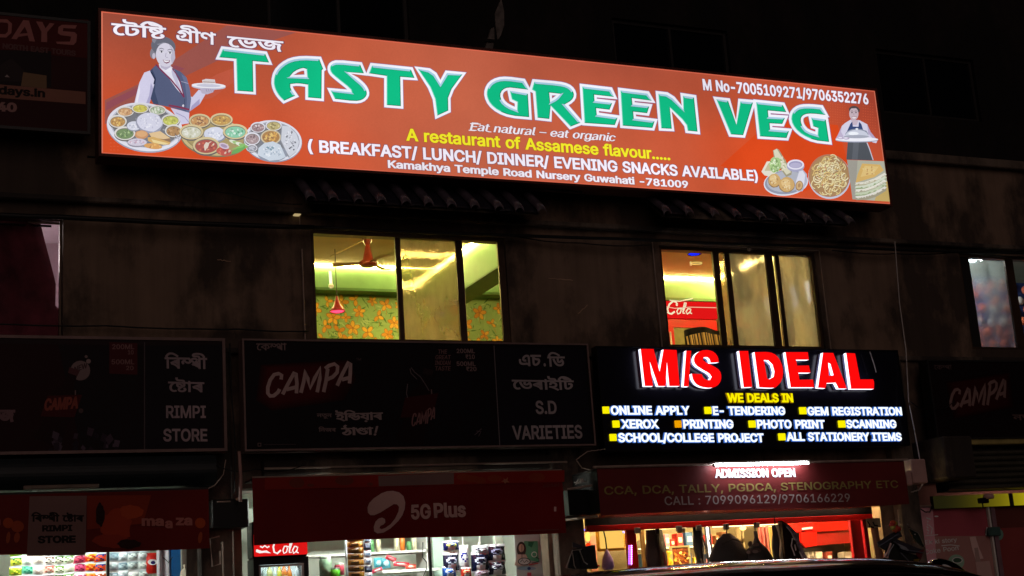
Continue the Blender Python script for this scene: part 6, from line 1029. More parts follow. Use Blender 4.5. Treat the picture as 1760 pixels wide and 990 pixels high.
P.text('জ', (-4, 724), (24, 724), 20, '#84646a', 'b', (40, 40)); P.text('ি ৰ mp ী', (284, 633), (355, 634), 20, '#a8949a', 'b', (18, 18)); P.text('ে St া ৰ', (290, 673), (350, 674), 18, '#a8949a', 'b', (18, 18))
P.text('RIMPI', (284, 718), (354, 718), 20, '#a8949a', bold=(20, 20)); P.text('STORE', (280, 758), (357, 758), 20, '#a8949a', bold=(24, 24))
P.build('print', M_pl, rb)
# --- CAMPA board
cb, cx0, cx1, cz0, cz1 = board('shop_board', ((418, 581), (1010, 593), (1024, 766), (420, 774)), LY, .17, '#141014', 'dark drinks shop board with brush lettered CAMPA and VARIETIES panel', M_edge, .018)
P = Print(LY+.004)
P.poly([(424, 588), (850, 597), (856, 765), (424, 768)], '#171116'); P.poly([(852, 597), (1004, 600), (1017, 761), (860, 765)], '#1a1620'); P.stroke([(849, 594), (859, 766)], 1.6, '#6c6468')
for k in range(9): t = k/9; P.poly([(448+t*14, 627-t*0+6*t), (600-t*18, 618+14*t), (612-t*40, 652), (590-t*50, 688-t*8), (468+t*6, 706-t*16), (440+t*20, 688-t*8)], tuple(v*(.35+.95*t) for v in hexc('#4a0c10')))
KC = lambda p: (400+p[0]/4.716, 570+p[1]/4.716)
CAMPA = [[(392,388),(396,352),(372,340),(336,348),(304,392),(284,452),(284,500),(302,522),(332,520),(366,492),(380,466)],
 [(404,508),(450,420),(500,330),(512,340),(520,420),(516,500)], [(436,470),(512,450)],
 [(552,496),(574,410),(590,312),(608,380),(626,462),(664,376),(712,290),(706,380),(684,492)],
 [(736,490),(756,400),(770,300)], [(748,300),(780,276),(824,262),(850,282),(846,330),(810,368),(764,388)],
 [(846,438),(890,340),(940,246),(954,260),(952,340),(946,420)], [(884,390),(952,372)]]
def brush_logo(P, T, w, c):
    for st in CAMPA: P.stroke([T(p) for p in st], w, c)
    P.k += 1
brush_logo(P, KC, 6.2, '#c2a4a2')
P.text('TM', (612, 620), (621, 620), 4.5, '#6c5c5c'); P.text('ে ক mp া', (441, 602), (492, 602), 12.5, '#8a7474', 'b', (10, 10))
P.text('ন ত ু ন', (545, 717), (570, 717), 6.5, '#847070', 'b', (26, 20)); P.text('ই ি nd য ় া ৰ', (578, 723), (657, 721), 13, '#a89494', 'b', (34, 18))
P.text('ি ন জ ৰ', (548, 742), (577, 742), 6.5, '#847070', 'b', (26, 20)); P.text('ঠ া Nd া', (588, 748), (640, 747), 13, '#a89494', 'b', (34, 18)); P.text('!', (641, 748), (647, 748), 15, '#a89494', bold=(30, 20), shear=.3)
for i, tx in enumerate(('THE', 'GREAT', 'INDIAN', 'TASTE')): P.text(tx, (752-i*0.5-(4 if i else 0), 608+i*9.6), (768+(6 if i else 0), 608+i*9.6), 7, '#7c5c5c', bold=(20, 14), shear=.2)
for tx, x0, x1, y in (('200ML', 784, 816, 607), ('₹10', 800, 816, 617), ('500ML', 784, 817, 629), ('₹20', 801, 819, 638)): P.text(tx, (x0, y), (x1, y), 7.2, '#8c7474', bold=(24, 16))
bottle(P, (722, 690), .82, .25, '#1c0c0e', '#2c1c1e', '#3c0c10'); 
K3 = lambda p: (708+(p[0]-284)/668*38, 700+(p[1]-246)/276*32+0)
brush_logo(P, K3, 2.2, '#8c6464')
for pts in ([(706, 632), (712, 640), (722, 648), (730, 660), (737, 672)], [(704, 634), (706, 642), (716, 652)], [(700, 660), (698, 676), (700, 684)]): P.stroke(pts, 1.4, '#6c6064')
P.stroke([(815, 748), (822, 742), (827, 737)], 1.2, '#6c5c64'); P.stroke([(818, 741), (826, 742), (822, 750)], 1.2, '#6c5c64')
P.stroke([(443, 762), (448, 762), (448, 767), (443, 767)], 1.4, '#8a7474', closed=True); P.stroke([(453, 764.5), (508, 764)], 1.2, '#4c4044')
P.text('এ চ', (891, 629), (929, 629), 20, '#b0a4a8', 'b', (20, 20)); P.text('.', (933, 629), (938, 629), 20, '#b0a4a8', bold=(30, 30)); P.text('ি ড', (942, 630), (970, 630), 18, '#b0a4a8', 'b', (20, 20))
P.text('ে ভ ৰ া ই ি ট', (881, 669), (985, 670), 17, '#b0a4a8', 'b', (20, 20)); P.text('S.D', (920, 711), (957, 711), 21, '#a89ca0', bold=(24, 24)); P.text('VARIETIES', (881, 755), (1001, 753), 22, '#a89ca0', bold=(22, 22))
P.build('print', M_pl, cb)
# --- right drinks board
kb, *_ = board('shop_board', ((1592, 617), (2050, 625), (2060, 752), (1612, 750)), LY, .16, '#1c1214', 'dim brown drinks board reading CAMPA at the right edge', M_dark, .02)
P = Print(LY+.004)
for k in range(6): t = k/6; P.poly([(1626+t*14, 658), (1735-t*8, 640+8*t), (1742-t*12, 700-6*t), (1640+t*10, 720-10*t)], tuple(v*(.4+.7*t) for v in hexc('#3c1010')))
K4 = lambda p: (1634+(p[0]-284)/668*93, 652+(p[1]-246)/276*50)
brush_logo(P, K4, 4.4, '#8c706c'); P.text('ে ক mp া', (1606, 635), (1636, 635), 8, '#5c4c4c', 'b', (10, 10)); P.text('ন ত ু ন', (1742, 722), (1790, 722), 10, '#6c5854', 'b', (20, 16))
P.build('print', M_pl, kb)
# --- M/S IDEAL board with raised lit letters
M_acr = surf('black_acrylic', '#16141f', .2, var=.1, bump=0, spec=.5)
ib, ix0, ix1, iz0, iz1 = board('stationery_shop_sign', ((1028, 596), (1545, 602), (1562, 772), (1036, 768)), LY, .12, '#08060c', 'black shop sign with raised glowing red M/S IDEAL letters and white service list', M_black, .012, 'shop sign', M_acr)
M_rf = glow('red_letter_face', '#ff0a0a', 1.05); M_ws = glow('white_letter_side', '#e8ecff', 2.1); M_bs = surf('letter_back_can', '#a8b0dc', .4, var=.05, bump=0)
KI1 = lambda p: (1000+p[0]/4.95, 580+p[1]/4.95); KI2 = lambda p: (1260+p[0]/4.95, 580+p[1]/4.95)
IL = [(KI1, [(500,97),(610,98),(662,290),(695,102),(806,108),(832,414),(744,414),(724,210),(714,414),(650,414),(578,205),(606,414),(536,414)], []),
 (KI1, [(888,112),(930,114),(908,418),(866,416)], []),
 (KI1, [(1165,212),(1160,168),(1130,125),(1075,105),(1010,112),(965,145),(950,192),(968,235),(1030,275),(1085,305),(1105,335),(1090,362),(1058,362),(1030,340),(1022,312),(935,308),(945,362),(985,410),(1060,430),(1130,425),(1175,390),(1190,335),(1175,280),(1125,245),(1060,215),(1030,192),(1036,170),(1066,166),(1088,184),(1095,215)], []),
 (KI2, [(50,115),(128,115),(162,422),(90,425)], []),
 (KI2, [(182,125),(310,122),(370,150),(410,210),(428,290),(415,370),(370,420),(345,430),(222,425)], [[(262,192),(300,195),(335,230),(352,290),(345,335),(310,355),(290,350)]]),
 (KI2, [(445,125),(635,125),(645,190),(535,190),(545,240),(645,238),(658,300),(555,300),(565,360),(680,358),(690,425),(490,425)], []),
 (KI2, [(765,130),(852,132),(968,435),(898,435),(872,385),(796,388),(786,432),(722,428)], [[(810,215),(828,225),(855,322),(815,325)]]),
 (KI2, [(962,132),(1038,136),(1080,357),(1192,357),(1200,380),(1198,438),(1003,438)], [])]
FY = LY-.085
for T, outer, holes in IL:
    loops = [[at(*T(p), FY) for p in chaik(outer)]]+[[at(*T(p), FY) for p in h] for h in holes]
    TT = tessellate_polygon([[Vector((q.x, q.z, 0)) for q in l] for l in loops]); allp = [q for l in loops for q in l]
    o = MB().add([(q.x, FY, q.z) for q in allp], [tuple(t) for t in TT]).build('letter', M_rf, ib)
    s1, s2 = MB(), MB()
    for l in loops:
        n = len(l)
        s1.add([(q.x, FY+.0005, q.z) for q in l]+[(q.x, FY+.052, q.z) for q in l], [(i, (i+1) % n, n+(i+1) % n, n+i) for i in range(n)])
        cx = sum(q.x for q in l)/n; cz = sum(q.z for q in l)/n
        s2.add([(cx+(q.x-cx)*.99, FY+.0525, cz+(q.z-cz)*.99) for q in l]+[(cx+(q.x-cx)*.99, LY+.004, cz+(q.z-cz)*.99) for q in l], [(i, (i+1) % n, n+(i+1) % n, n+i) for i in range(n)])
    s1.build('lit_side', M_ws, o); s2.build('back_can', M_bs, o)
M_wl = glow('white_small_letter', '#f4fbff', 1.15, False); M_bl = glow('blue_letter_edge', '#2f6fd8', .9, False); M_yl = glow('yellow_small_letter', '#fff000', 1.0, False); M_ye = glow('amber_letter_edge', '#b08400', .7, False); M_ol = glow('orange_bullet', '#f0a000', 1.0, False)
GC_ = {}
def char_letter(k, H, sx, faceM, edgeM, bold=40):
    key = (k, faceM.name)
    if key in GC_: return GC_[key]
    a, cs = LAT[k]; V, F, sg = tri_glyph(('l', k), cs); s = H/CAPH; me = bpy.data.meshes.new('small_letter'); vs = []; fs = []; mi = []
    f = lambda p: (p[0]*sx, p[1]*s)
    vs += [(f(p)[0], -.018, f(p)[1]) for p in V]; fs += list(F); mi += [0]*len(F)
    for c in cs:
        o = offset_ring(c, sg, bold, bold*.8); o2 = offset_ring(c, sg, bold+30, bold*.8+30); n = len(c); b0 = len(vs)
        vs += [(f(p)[0], -.018, f(p)[1]) for p in c]+[(f(p)[0], -.018, f(p)[1]) for p in o]; fs += [(b0+i, b0+(i+1) % n, b0+n+(i+1) % n, b0+n+i) for i in range(n)]; mi += [0]*n
        b0 = len(vs); vs += [(f(p)[0], -.0179, f(p)[1]) for p in o]+[(f(p)[0], 0, f(p)[1]) for p in o2]; fs += [(b0+i, b0+(i+1) % n, b0+n+(i+1) % n, b0+n+i) for i in range(n)]; mi += [1]*n
    me.from_pydata(vs, [], fs); me.materials.append(faceM); me.materials.append(edgeM); me.polygons.foreach_set('material_index', mi); me.update(); GC_[key] = me; return me
def row(txt, x0, x1, yb, H, fm, em, sx0=None):
    a, b = at(x0, yb, LY), at(x1, yb, LY); tot = sum(advance(k, 'l') for k in txt); sx = (b.x-a.x)/tot; cur = 0
    for k in txt:
        if k != ' ':
            o = bpy.data.objects.new('letter', char_letter(k, H, ROWSX, fm, em)); COL.objects.link(o); o.parent = ib
            B = base_of(ib); o.location = (a.x+cur*sx-B.x, LY+.002-B.y, a.z+(b.z-a.z)*cur/tot-B.z); o.scale = (sx/ROWSX, 1, 1)
        cur += advance(k, 'l')
def bullet(x, y, m, w=10.5):
    a, b = at(x, y+6, LY), at(x+w, y-6, LY); MB().cham(a.x, b.x, LY-.018, LY+.003, a.z, b.z, .004).build('bullet', m, ib)
ROWSX = .00016
rows = [('ONLINE APPLY', 1049, 1184, 712.5), ('E- TENDERING', 1224, 1349, 713), ('GEM REGISTRATION', 1387, 1550, 713.5), ('XEROX', 1068, 1131, 736), ('PRINTING', 1173, 1260, 736), ('PHOTO PRINT', 1300, 1417, 736), ('SCANNING', 1454, 1540, 735.5), ('SCHOOL/COLLEGE PROJECT', 1062, 1312, 759.5), ('ALL STATIONERY ITEMS', 1352, 1549, 757.5)]
Hs = at(1200, 713, LY).z; Hs = at(1200, 699.5, LY).z-Hs
for tx, x0, x1, yb in rows: row(tx, x0, x1, yb, Hs, M_wl, M_bl)
row('WE DEALS IN', 1250, 1363, 691, Hs*1.05, M_yl, M_ye)
for x, y in ((1035.5, 705), (1211, 705.5), (1374, 706), (1053, 729), (1287, 729), (1441, 729), (1048, 752), (1338, 751)): bullet(x, y, M_yl)
bullet(1160, 729, M_ol, 10)
# ================================================================ tiled hoods over the windows
def hood(pts, lab, seed, broken=False):
    """pts: photo x of the ribs, with the hood's top and bottom rows"""
    (xa, ta, ba), (xb, tb, bb), n = pts; rs = random.Random(seed)
    t0, t1 = at(xa, ta, -.10), at(xb, tb, -.10); z_top = (t0.z+t1.z)/2+.02; b0, b1 = at(xa, ba, -.50), at(xb, bb, -.50); z_bot = (b0.z+b1.z)/2
    x0, x1 = b0.x, b1.x
    t = thing('tiled_window_hood', ((x0+x1)/2, 0, z_top), lab, 'window hood', 'tiled hoods over the upstairs windows')
    MB().add([(x0, -.02, z_top-.03), (x1, -.02, z_top-.03), (x1, -.44, z_bot-.015), (x0, -.44, z_bot-.015), (x0, -.02, z_top-.06), (x1, -.02, z_top-.06), (x1, -.44, z_bot-.045), (x0, -.44, z_bot-.045)],
             [(0, 1, 2, 3), (4, 7, 6, 5), (0, 3, 7, 4), (1, 5, 6, 2), (3, 2, 6, 7)]).build('sloping_slab', M_conc, t)
    w = (x1-x0)/n
    for i in range(n):
        if broken and rs.random() < .12: continue
        a, b = x0+i*w+.02, x0+(i+1)*w-.006; dz = rs.uniform(-.006, .006)
        m = MB(); m.grid(lambda u, v: (a+(b-a)*u, -.03-.46*v, z_top-.005+dz-.035*math.sin(u*3.14)*-.4-(z_top-z_bot)*v-(.03 if v > .99 else 0)), 6, 8); m.build('pan_tile', M_tile, t, True)
    for i in range(n+1):
        if broken and rs.random() < .15: continue
        x = x0+i*w+rs.uniform(-.012, .012); r = .055; y_e = -.52+rs.uniform(-.01, .01); tw = rs.uniform(-.01, .03)
        m = MB()
        def fn(u, v):
            a = math.pi*(1-u); y = -.04+(y_e+.04)*min(1, v/.82); z = z_top+.005-(z_top-z_bot)*(min(1, v/.82)); k = max(0, (v-.82)/.18)
            return (x+r*math.cos(a)+tw*v, y-.03*math.sin(k*1.57), z+r*math.sin(a)*1.15-.07*k)
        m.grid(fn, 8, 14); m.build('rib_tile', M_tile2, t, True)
    return t
hood(((528, 304, 344), (928, 330, 356), 10), 'long hood of dark curved tiles over the left lit window', 1)
hood(((1142, 340, 366), (1458, 352, 380), 8), 'shorter broken hood of dark curved tiles over the right lit window', 2, True)
# small wires strung along the front

q = at(511, 366, -.05); t = thing('junction_box', (q.x, -.05, q.z), 'tiny cream junction box on the wall above the left lit window', 'box')
MB().cham(q.x-.035, q.x+.035, -.07, -.002, q.z-.025, q.z+.022, .006).build('case', glow('cream_glow', '#e8cc90', .55), t)  # case glows by itself, its brightness put in as emission
rod(t, [(q.x+.03, -.03, q.z-.02), (q.x+.03, -.03, q.z-.18)], .006, M_line)

# ================================================================ cables
def cable(px, r, lab, mat=M_rubber, seed=0, name='cable', sag=0.0):
    P = []; rs = random.Random(seed)
    for i in range(len(px)-1):
        (x0, y0, d0), (x1, y1, d1) = px[i], px[i+1]
        for k in range(8):
            t = k/8; q = at(x0+(x1-x0)*t, y0+(y1-y0)*t, d0+(d1-d0)*t); P.append(Vector((q.x, q.y, q.z-sag*4*t*(1-t)+rs.uniform(-.003, .003))))
    P.append(at(*px[-1])); me = tag(MB().tube(P, r, 6).build(name, mat, None, True), lab, 'cable'); return me
cable([(-40, 366, -.16), (100, 373, -.16), (540, 391, -.16)], .026, 'thick black cable bundle running along the wall left of the lit windows', sag=.01)
cable([(540, 391, -.16), (1085, 411, -.16), (1420, 424, -.16), (1800, 436, -.16)], .019, 'thick black cable running over both lit windows to the right', seed=2, sag=.01)
cable([(268, 300, -.2), (400, 333, -.2), (520, 351, -.2)], .006, 'thin slack wire under the left part of the restaurant sign', sag=.03)
cable([(150, 269, -.2), (560, 290, -.3), (1000, 330, -.3)], .012, 'black wire hanging just below the restaurant sign', seed=4, sag=.02)
cable([(1538, 415, -.2), (1546, 520, -.22), (1557, 600, -.4), (1562, 690, -.45), (1573, 745, -.45), (1581, 790, -.5), (1590, 826, -.5), (1580, 842, -.5), (1566, 846, -.5)], .007, 'white wire hanging down the right side of the M/S IDEAL sign', M_pipe, 5)
cable([(1495, 604, -.42), (1503, 628, -.42), (1506, 640, -.42)], .006, 'short frayed white wire at the end of the red L letter', M_pipe, 6)
cable([(388, 790, -.4), (384, 815, -.4), (368, 835, -.42), (352, 842, -.42)], .005, 'thin curved wire below the corner of the RIMPI STORE board', M_line, 7)
cable([(1040, 772, -.4), (1010, 776, -.4), (990, 790, -.4), (1000, 804, -.4), (1030, 812, -.6)], .006, 'looped grey wire at the lower left corner of the M/S IDEAL sign', M_line, 8)
cable([(1580, 873, -.05), (1590, 880, -.08), (1598, 880, -.08), (1602, 870, -.05)], .008, 'black wire loop in front of the glass shopfront', M_rubber, 9)
cable([(-20, 556, -.1), (180, 560, -.08), (410, 566, -.08), (530, 569, -.08)], .008, 'thin dark wire running above the RIMPI STORE board', seed=11, sag=.01)
cable([(880, 405, -.12), (1000, 418, -.12), (1118, 421, -.12)], .007, 'thin dark wire between the two lit windows', seed=12, sag=.02)
cable([(1430, 430, -.12), (1540, 436, -.12), (1660, 432, -.12), (1790, 446, -.12)], .007, 'thin sagging wire right of the right lit window', seed=13, sag=.02)
cable([(395, 590, -.2), (398, 680, -.22), (405, 770, -.25), (402, 850, -.3)], .007, 'thin dark wire in the gap between the RIMPI STORE and CAMPA boards', seed=14)
cable([(372, 800, -.4), (440, 806, -.42), (520, 800, -.3)], .006, 'slack wire above the left end of the 5G Plus valance', seed=15, sag=.04)
cable([(1565, 690, -.5), (1600, 700, -.4), (1640, 690, -.4)], .006, 'slack wire across the gap left of the right drinks board', seed=16, sag=.05)
# pole / bracket leaning above the sign
pt = thing('bracket_pole', at(836, 90, -.3), 'pale weathered strut and torn sheet standing up behind the top of the restaurant sign', 'bracket')
M_ws2 = surf('weathered_sheet', '#6c6460', .85, var=.35, scale=14)
def slab_px(L, y, d, name, mat, parent):
    return MB().prism([(at(*p, y).x, at(*p, y).z) for p in L], y-d/2, y+d/2).build(name, mat, parent)
slab_px([(831, 91), (836, 70), (848, 71), (845, 92)], -.25, .05, 'strut', M_ws2, pt); slab_px([(838, 68), (843, 50), (848, 48), (849, 69)], -.25, .04, 'strut', M_ws2, pt)
slab_px([(850, 24), (861, -2), (866, 20), (866, 44), (860, 62), (855, 69), (852, 50)], -.2, .02, 'torn_sheet', M_ws2, pt)
slab_px([(835, 69), (850, 70), (850, 72.5), (834, 72)], -.28, .03, 'strap', M_black, pt)

# ================================================================ awnings and valances over the shops
def flex(name, corners, y, lab, fc, cat='awning', depth=.04, fm=None, z_only=True):
    x0, x1, z0, z1 = rect(*corners, y); t = thing(name, ((x0+x1)/2, y, z0), lab, cat)
    m = MB(); m.grid(lambda u, v: (x0+(x1-x0)*u, y+.002+.004*math.sin(u*23+v*3), z0+(z1-z0)*v+.012*math.sin(u*5.1)*(1-v)), 40, 6, hexc(fc)); m.build('banner_cloth', M_pl, t)
    return t, x0, x1, z0, z1
AY = -.47
# shop A: drinks valance with the store name panel
va, *_v = flex('shop_valance', ((-300, 850), (360, 849), (359, 950), (-300, 958)), AY, 'maroon valance with RIMPI STORE panel and juice drink lettering over the left shop', '#6a1510', 'valance')
P = Print(AY-.006)
P.poly([(150, 852), (260, 851), (246, 900), (150, 910)], '#8c2c14'); P.poly([(51, 853), (149, 852), (147, 954), (46, 956)], '#7c5c58')
P.text('ি ৰ mp ী', (55, 896), (101, 896), 11.5, '#1c1010', 'b', (34, 34)); P.text('ে St া ৰ', (108, 896), (143, 896), 11, '#1c1010', 'b', (34, 34))
P.text('RIMPI', (72, 913), (124, 912), 9.5, '#1c1010', bold=(46, 40)); P.text('STORE', (65, 933), (130, 932), 11, '#1c1010', bold=(50, 44))
for o in (0, -330):
    P.text('ma', (243+o, 903), (282+o, 903), 15, '#b06a62', bold=(40, 36)); P.text('a', (284+o, 907), (297+o, 907), 15, '#b06a62', bold=(40, 36)); P.text('za', (302+o, 902), (331+o, 902), 15, '#b06a62', bold=(40, 36))
    P.ell(344+o, 899, 9, 9, '#a8441c'); P.ell(344+o, 924, 3.5, 10, '#a04828', 8)
P.ell(30, 905, 11, 10, '#a04020'); P.ell(29, 924, 5, 9, '#a04428', 10)
for (x, y, rx, ry, c) in ((200, 905, 26, 30, '#a8381c'), (190, 930, 30, 12, '#98301c'), (222, 935, 20, 8, '#2c0c08'), (172, 885, 8, 20, '#2a0806'), (226, 880, 20, 12, '#b44420')): P.ell(x, y, rx, ry, c, wob=.12)
P.build('print', M_pl, va)
MB().box(_v[0], _v[1], AY+.008, -.15, _v[3]-.004, _v[3]+.02).build('top_board', M_dark, va)
# unlit lamp batten and shutter housing
a = rect((-300, 789), (372, 787), (370, 838), (-300, 846), -.32); t = thing('shutter_housing', ((a[0]+a[1])/2, -.3, a[2]), 'dark bluish roller shutter box under the RIMPI STORE board', 'shutter box')
m = MB(); m.grid(lambda u, v: (a[0]+(a[1]-a[0])*u, -.32-.06*math.sin(v*3.14), a[2]+(a[3]-a[2])*v), 4, 10); m.box(a[0], a[1], -.31, -.003, a[2]+.003, a[3]-.003); m.build('housing', surf('blue_black_sheet', '#10191d', .5, var=.3), t)
q0, q1 = at(40, 838, -.5), at(170, 836, -.5); t = thing('unlit_tube_batten', (q0.x, -.5, q0.z), 'unlit pale tube batten above the RIMPI STORE valance', 'light fitting')
MB().cham(q0.x, q1.x, -.53, -.48, q0.z-.02, q0.z+.015, .006).build('batten', surf('brownish_white', '#6c5c50', .5), t); MB().box(q0.x+.1, q0.x+.14, -.479, -.002, q0.z-.01, q0.z+.01).build('arm', M_black, t)
# shop B: long maroon telecom valance
vb, bx0, bx1, bz0, bz1 = flex('shop_valance', ((438, 822), (972, 808), (966, 915), (432, 937)), AY, 'long maroon telecom valance with pale swirl logo and 5G Plus lettering', '#721214', 'valance')
P = Print(AY-.006)
P.poly([(455, 821), (970, 808), (970, 828), (455, 842)], '#8c2018')
for (x, y, rx, ry) in ((510, 830, 13, 9), (534, 834, 6, 3), (592, 826, 16, 8), (636, 832, 5, 3), (812, 823, 12, 6), (826, 826, 9, 6), (850, 822, 12, 6), (923, 820, 14, 7), (797, 820, 12, 6)): P.ell(x, y, rx, ry, '#743024' if x < 700 else '#8c3820')
P.poly([(865,822),(869,824),(873,820),(872,826),(876,829),(870,829),(868,832),(866,828),(861,828),(866,825)], '#a46850'); P.poly([(650, 818), (780, 813), (780, 832), (651, 836)], '#7c605c')
KL = lambda p: (360+p[0]/4.5, 770+p[1]/4.5)
P.poly([KL(p) for p in [(1225,500),(1222,460),(1236,425),(1270,390),(1330,350),(1375,334),(1420,331),(1466,343),(1500,372),(1514,420),(1510,470),(1492,520),(1460,565),(1400,622),(1345,655),(1300,661),(1274,645),(1270,610),(1285,568),(1310,545),(1335,538),(1358,550),(1360,575),(1345,592),(1322,602),(1314,620),(1330,628),(1360,618),(1400,590),(1436,545),(1462,490),(1466,455),(1450,436),(1425,434),(1380,462),(1320,500),(1275,520),(1245,520)]], '#cfa49e')
P.text('5G', (706, 892), (741, 890), 23, '#cfa49e', bold=(36, 30)); P.text('Plus', (745, 889), (801, 887), 23, '#cfa49e', bold=(36, 30))
P.text('airtel', (932, 838), (961, 836), 6, '#6c302c', bold=(20, 16), shear=.2); P.poly([(952, 871), (956, 871), (956, 879), (952, 879)], '#cfa49e'); P.stroke([(906, 912), (961, 910)], 1.6, '#743c38')
P.build('print', M_pl, vb)
rod(vb, [(bx0, AY, bz1+.006), (bx1, AY, bz1+.006)], .008, M_line, 'top_rail'); MB().box(bx0, bx1, AY+.008, AY+.05, bz1-.03, bz1).build('rail', M_dark, vb)
MB().box(bx0, bx1, AY+.052, -.15, bz1-.02, bz1).build('top_board', M_dark, vb)
a = rect((455, 787), (975, 784), (972, 806), (452, 814), -.12); MB().cham(a[0], a[1], -.12, -.145+.143, a[2], a[3], .01).build('plaster_band', M_conc, bld)
rod(bld, [(a[0], -.135, a[2]+.06), (a[1], -.135, a[2]+.06)], .012, M_line, 'band_moulding')
for px in (412,):
    p0, p1 = at(411, 776, -.5), at(417, 862, -.5); t = thing('steel_strut', (p0.x, -.5, p1.z), 'short pale vertical pipe beside the left end of the 5G Plus valance', 'pipe')
    rod(t, [(p0.x, -.5, p0.z), (p0.x+.01, -.5, (p0.z+p1.z)/2), (p0.x, -.5, p1.z)], .016, surf('pinkish_pipe', '#a88078', .5), 'pipe', 8); MB().box(p0.x-.01, p0.x+.01, -.48, -.002, p1.z+.02, p1.z+.045).build('arm', M_rust, t)
# dark meter box and brackets between the shops
a = rect((364, 858), (428, 858), (428, 905), (364, 908), -.35); t = thing('meter_box', ((a[0]+a[1])/2, -.35, a[2]), 'black meter box in the dark gap beside the RIMPI STORE valance', 'box')
MB().cham(a[0], a[1], -.35, -.003, a[2], a[3], .01).build('case', M_black, t)
b_ = MB().cham(a[0]+.05, a[0]+.18, -.37, -.352, a[3]-.03, a[3]-.015, .004).build('pale_edge', M_line, t)
a = rect((361, 922), (378, 922), (378, 972), (361, 975), -.5); t = thing('wall_bracket', (a[0], -.5, a[2]), 'thin pale bent metal bracket left of the drinks fridge', 'bracket')
rod(t, [(a[1], -.49, a[3]), (a[0], -.5, a[3]-.02), (a[0]+.02, -.5, a[2]), (a[1], -.5, a[2]+.02), (a[1], -.5, a[2]+.14)], .009, M_line, 'bent_bar'); rod(t, [(a[1]+.03, -.48, a[3]-.05), (a[1]+.03, -.48, a[2]-.4)], .006, M_line, 'stay')
# shop C: box awning reading ADMISSION OPEN
CY = -.75
qa = rect((1036, 802), (1556, 794), (1562, 872), (1022, 880), CY)
vc = thing('box_awning', ((qa[0]+qa[1])/2, CY, qa[2]), 'maroon box awning reading ADMISSION OPEN over the stationery shop', 'awning')
m = MB(); m.grid(lambda u, v: (qa[0]+(qa[1]-qa[0])*u, CY+.002+.003*math.sin(u*19), qa[2]+(qa[3]-qa[2])*v+.012*math.sin(u*6)*(1-v)), 40, 5, hexc('#6c2828')); m.build('banner_cloth', M_pl, vc)
MB().box(qa[0], qa[1], CY+.01, -.1, qa[2]+.02, qa[2]+.032).build('underside', surf('glossy_brown_underside', '#d8845c', .22, metal=.7, var=.2, bump=.1, spec=.6), vc)
MB().box(qa[0], qa[0]+.02, CY+.01, -.1, qa[2]+.034, qa[3]-.02).build('end_panel', M_dark, vc); MB().box(qa[1]-.02, qa[1], CY+.01, -.1, qa[2]+.034, qa[3]-.02).build('end_panel', M_dark, vc)
rod(vc, [(qa[0]-.05, CY-.01, qa[3]+.01), (qa[1]+.05, CY-.01, qa[3]+.01)], .014, M_line, 'top_rail'); MB().box(qa[0], qa[1], CY+.02, -.02, qa[3]-.015, qa[3]).build('lid', M_dark, vc)
rod(vc, [(qa[0]-.02, CY+.02, qa[2]), (qa[0]-.25, -.3, qa[2]+.0)], .014, M_line, 'side_rail')
P = Print(CY-.006)
P.text('ADMISSION OPEN', (1230, 821), (1368, 819), 14, '#e8ecf4', bold=(44, 24)); P.build('lettering', M_pl, vc); P = Print(CY-.006)
P.text('CCA, DCA, TALLY, PGDCA, STENOGRAPHY ETC', (1038, 850), (1545, 838), 13.5, '#94824c', bold=(14, 12))
P.build('lettering', M_pl, vc); P = Print(CY-.006)
P.text('CALL : 7099096129/9706166229', (1142, 868), (1463, 862), 14.5, '#b0a09c', bold=(8, 6)); P.build('lettering', M_pl, vc)
q0, q1 = at(1224, 799.5, CY-.05), at(1384, 797.5, CY-.05); tz = (q0.z+q1.z)/2
t = thing('tube_light', (q0.x, CY-.06, tz), 'bright white tube light mounted over the ADMISSION OPEN lettering', 'light')
MB().tube([(q0.x+.01, CY-.10, tz-.0), (q1.x-.01, CY-.10, tz-.0)], .015, 10).build('tube', glow('cool_tube', '#f0f6ff', 46), t)
MB().box(q0.x-.02, q1.x+.02, CY-.12, CY-.012, tz+.017, tz+.035).build('batten', M_white, t)
for x in (q0.x-.015, q1.x+.002): MB().cham(x, x+.014, CY-.12, CY-.08, tz-.018, tz+.012, .003).build('end_cap', M_white, t)
# black box left of the awning, pale electrical boxes on the right
a = rect((976, 846), (1022, 838), (1022, 884), (976, 890), -.5); t = thing('shutter_motor_box', (a[0], -.5, a[2]), 'black box with pale metal edges left of the ADMISSION OPEN awning', 'box')
MB().box(a[0]+.01, a[1], -.5, -.16, a[2]+.01, a[3]).build('case', M_black, t); rod(t, [(a[0], -.52, a[3]+.01), (a[1]+.12, -.66, a[3]+.05)], .012, M_line, 'edge');  # pale rod stands in for the light caught along the box edge
m = MB(); q = at(1000, 832, -.45)
for k in range(14): x = q.x-.12+random.uniform(0, .26); z = q.z-.02+random.uniform(-.02, .06); m.tube([(x, -.45, z), (x+random.uniform(-.08, .08), -.47, z+random.uniform(-.02, .04))], .006, 5)
tag(m.build('torn_plastic', M_pipe), 'crumpled pale plastic scraps lying on the ledge left of the ADMISSION OPEN awning', 'plastic')
a = rect((1559, 790), (1586, 790), (1589, 831), (1566, 832), -.62); t = thing('electrical_box', (a[0], -.62, a[2]), 'pale pinkish electrical box at the right end of the ADMISSION OPEN awning', 'box')
M_pk = surf('pinkish_plastic', '#b8928c', .5, var=.12)
MB().cham(a[0], a[1], -.68, -.5, a[2], a[3], .012).build('case', M_pk, t); MB().cham(a[0]-.08, a[0]-.005, -.67, -.52, a[2]-.02, a[3]-.13, .01).build('switch_unit', M_pk, t)
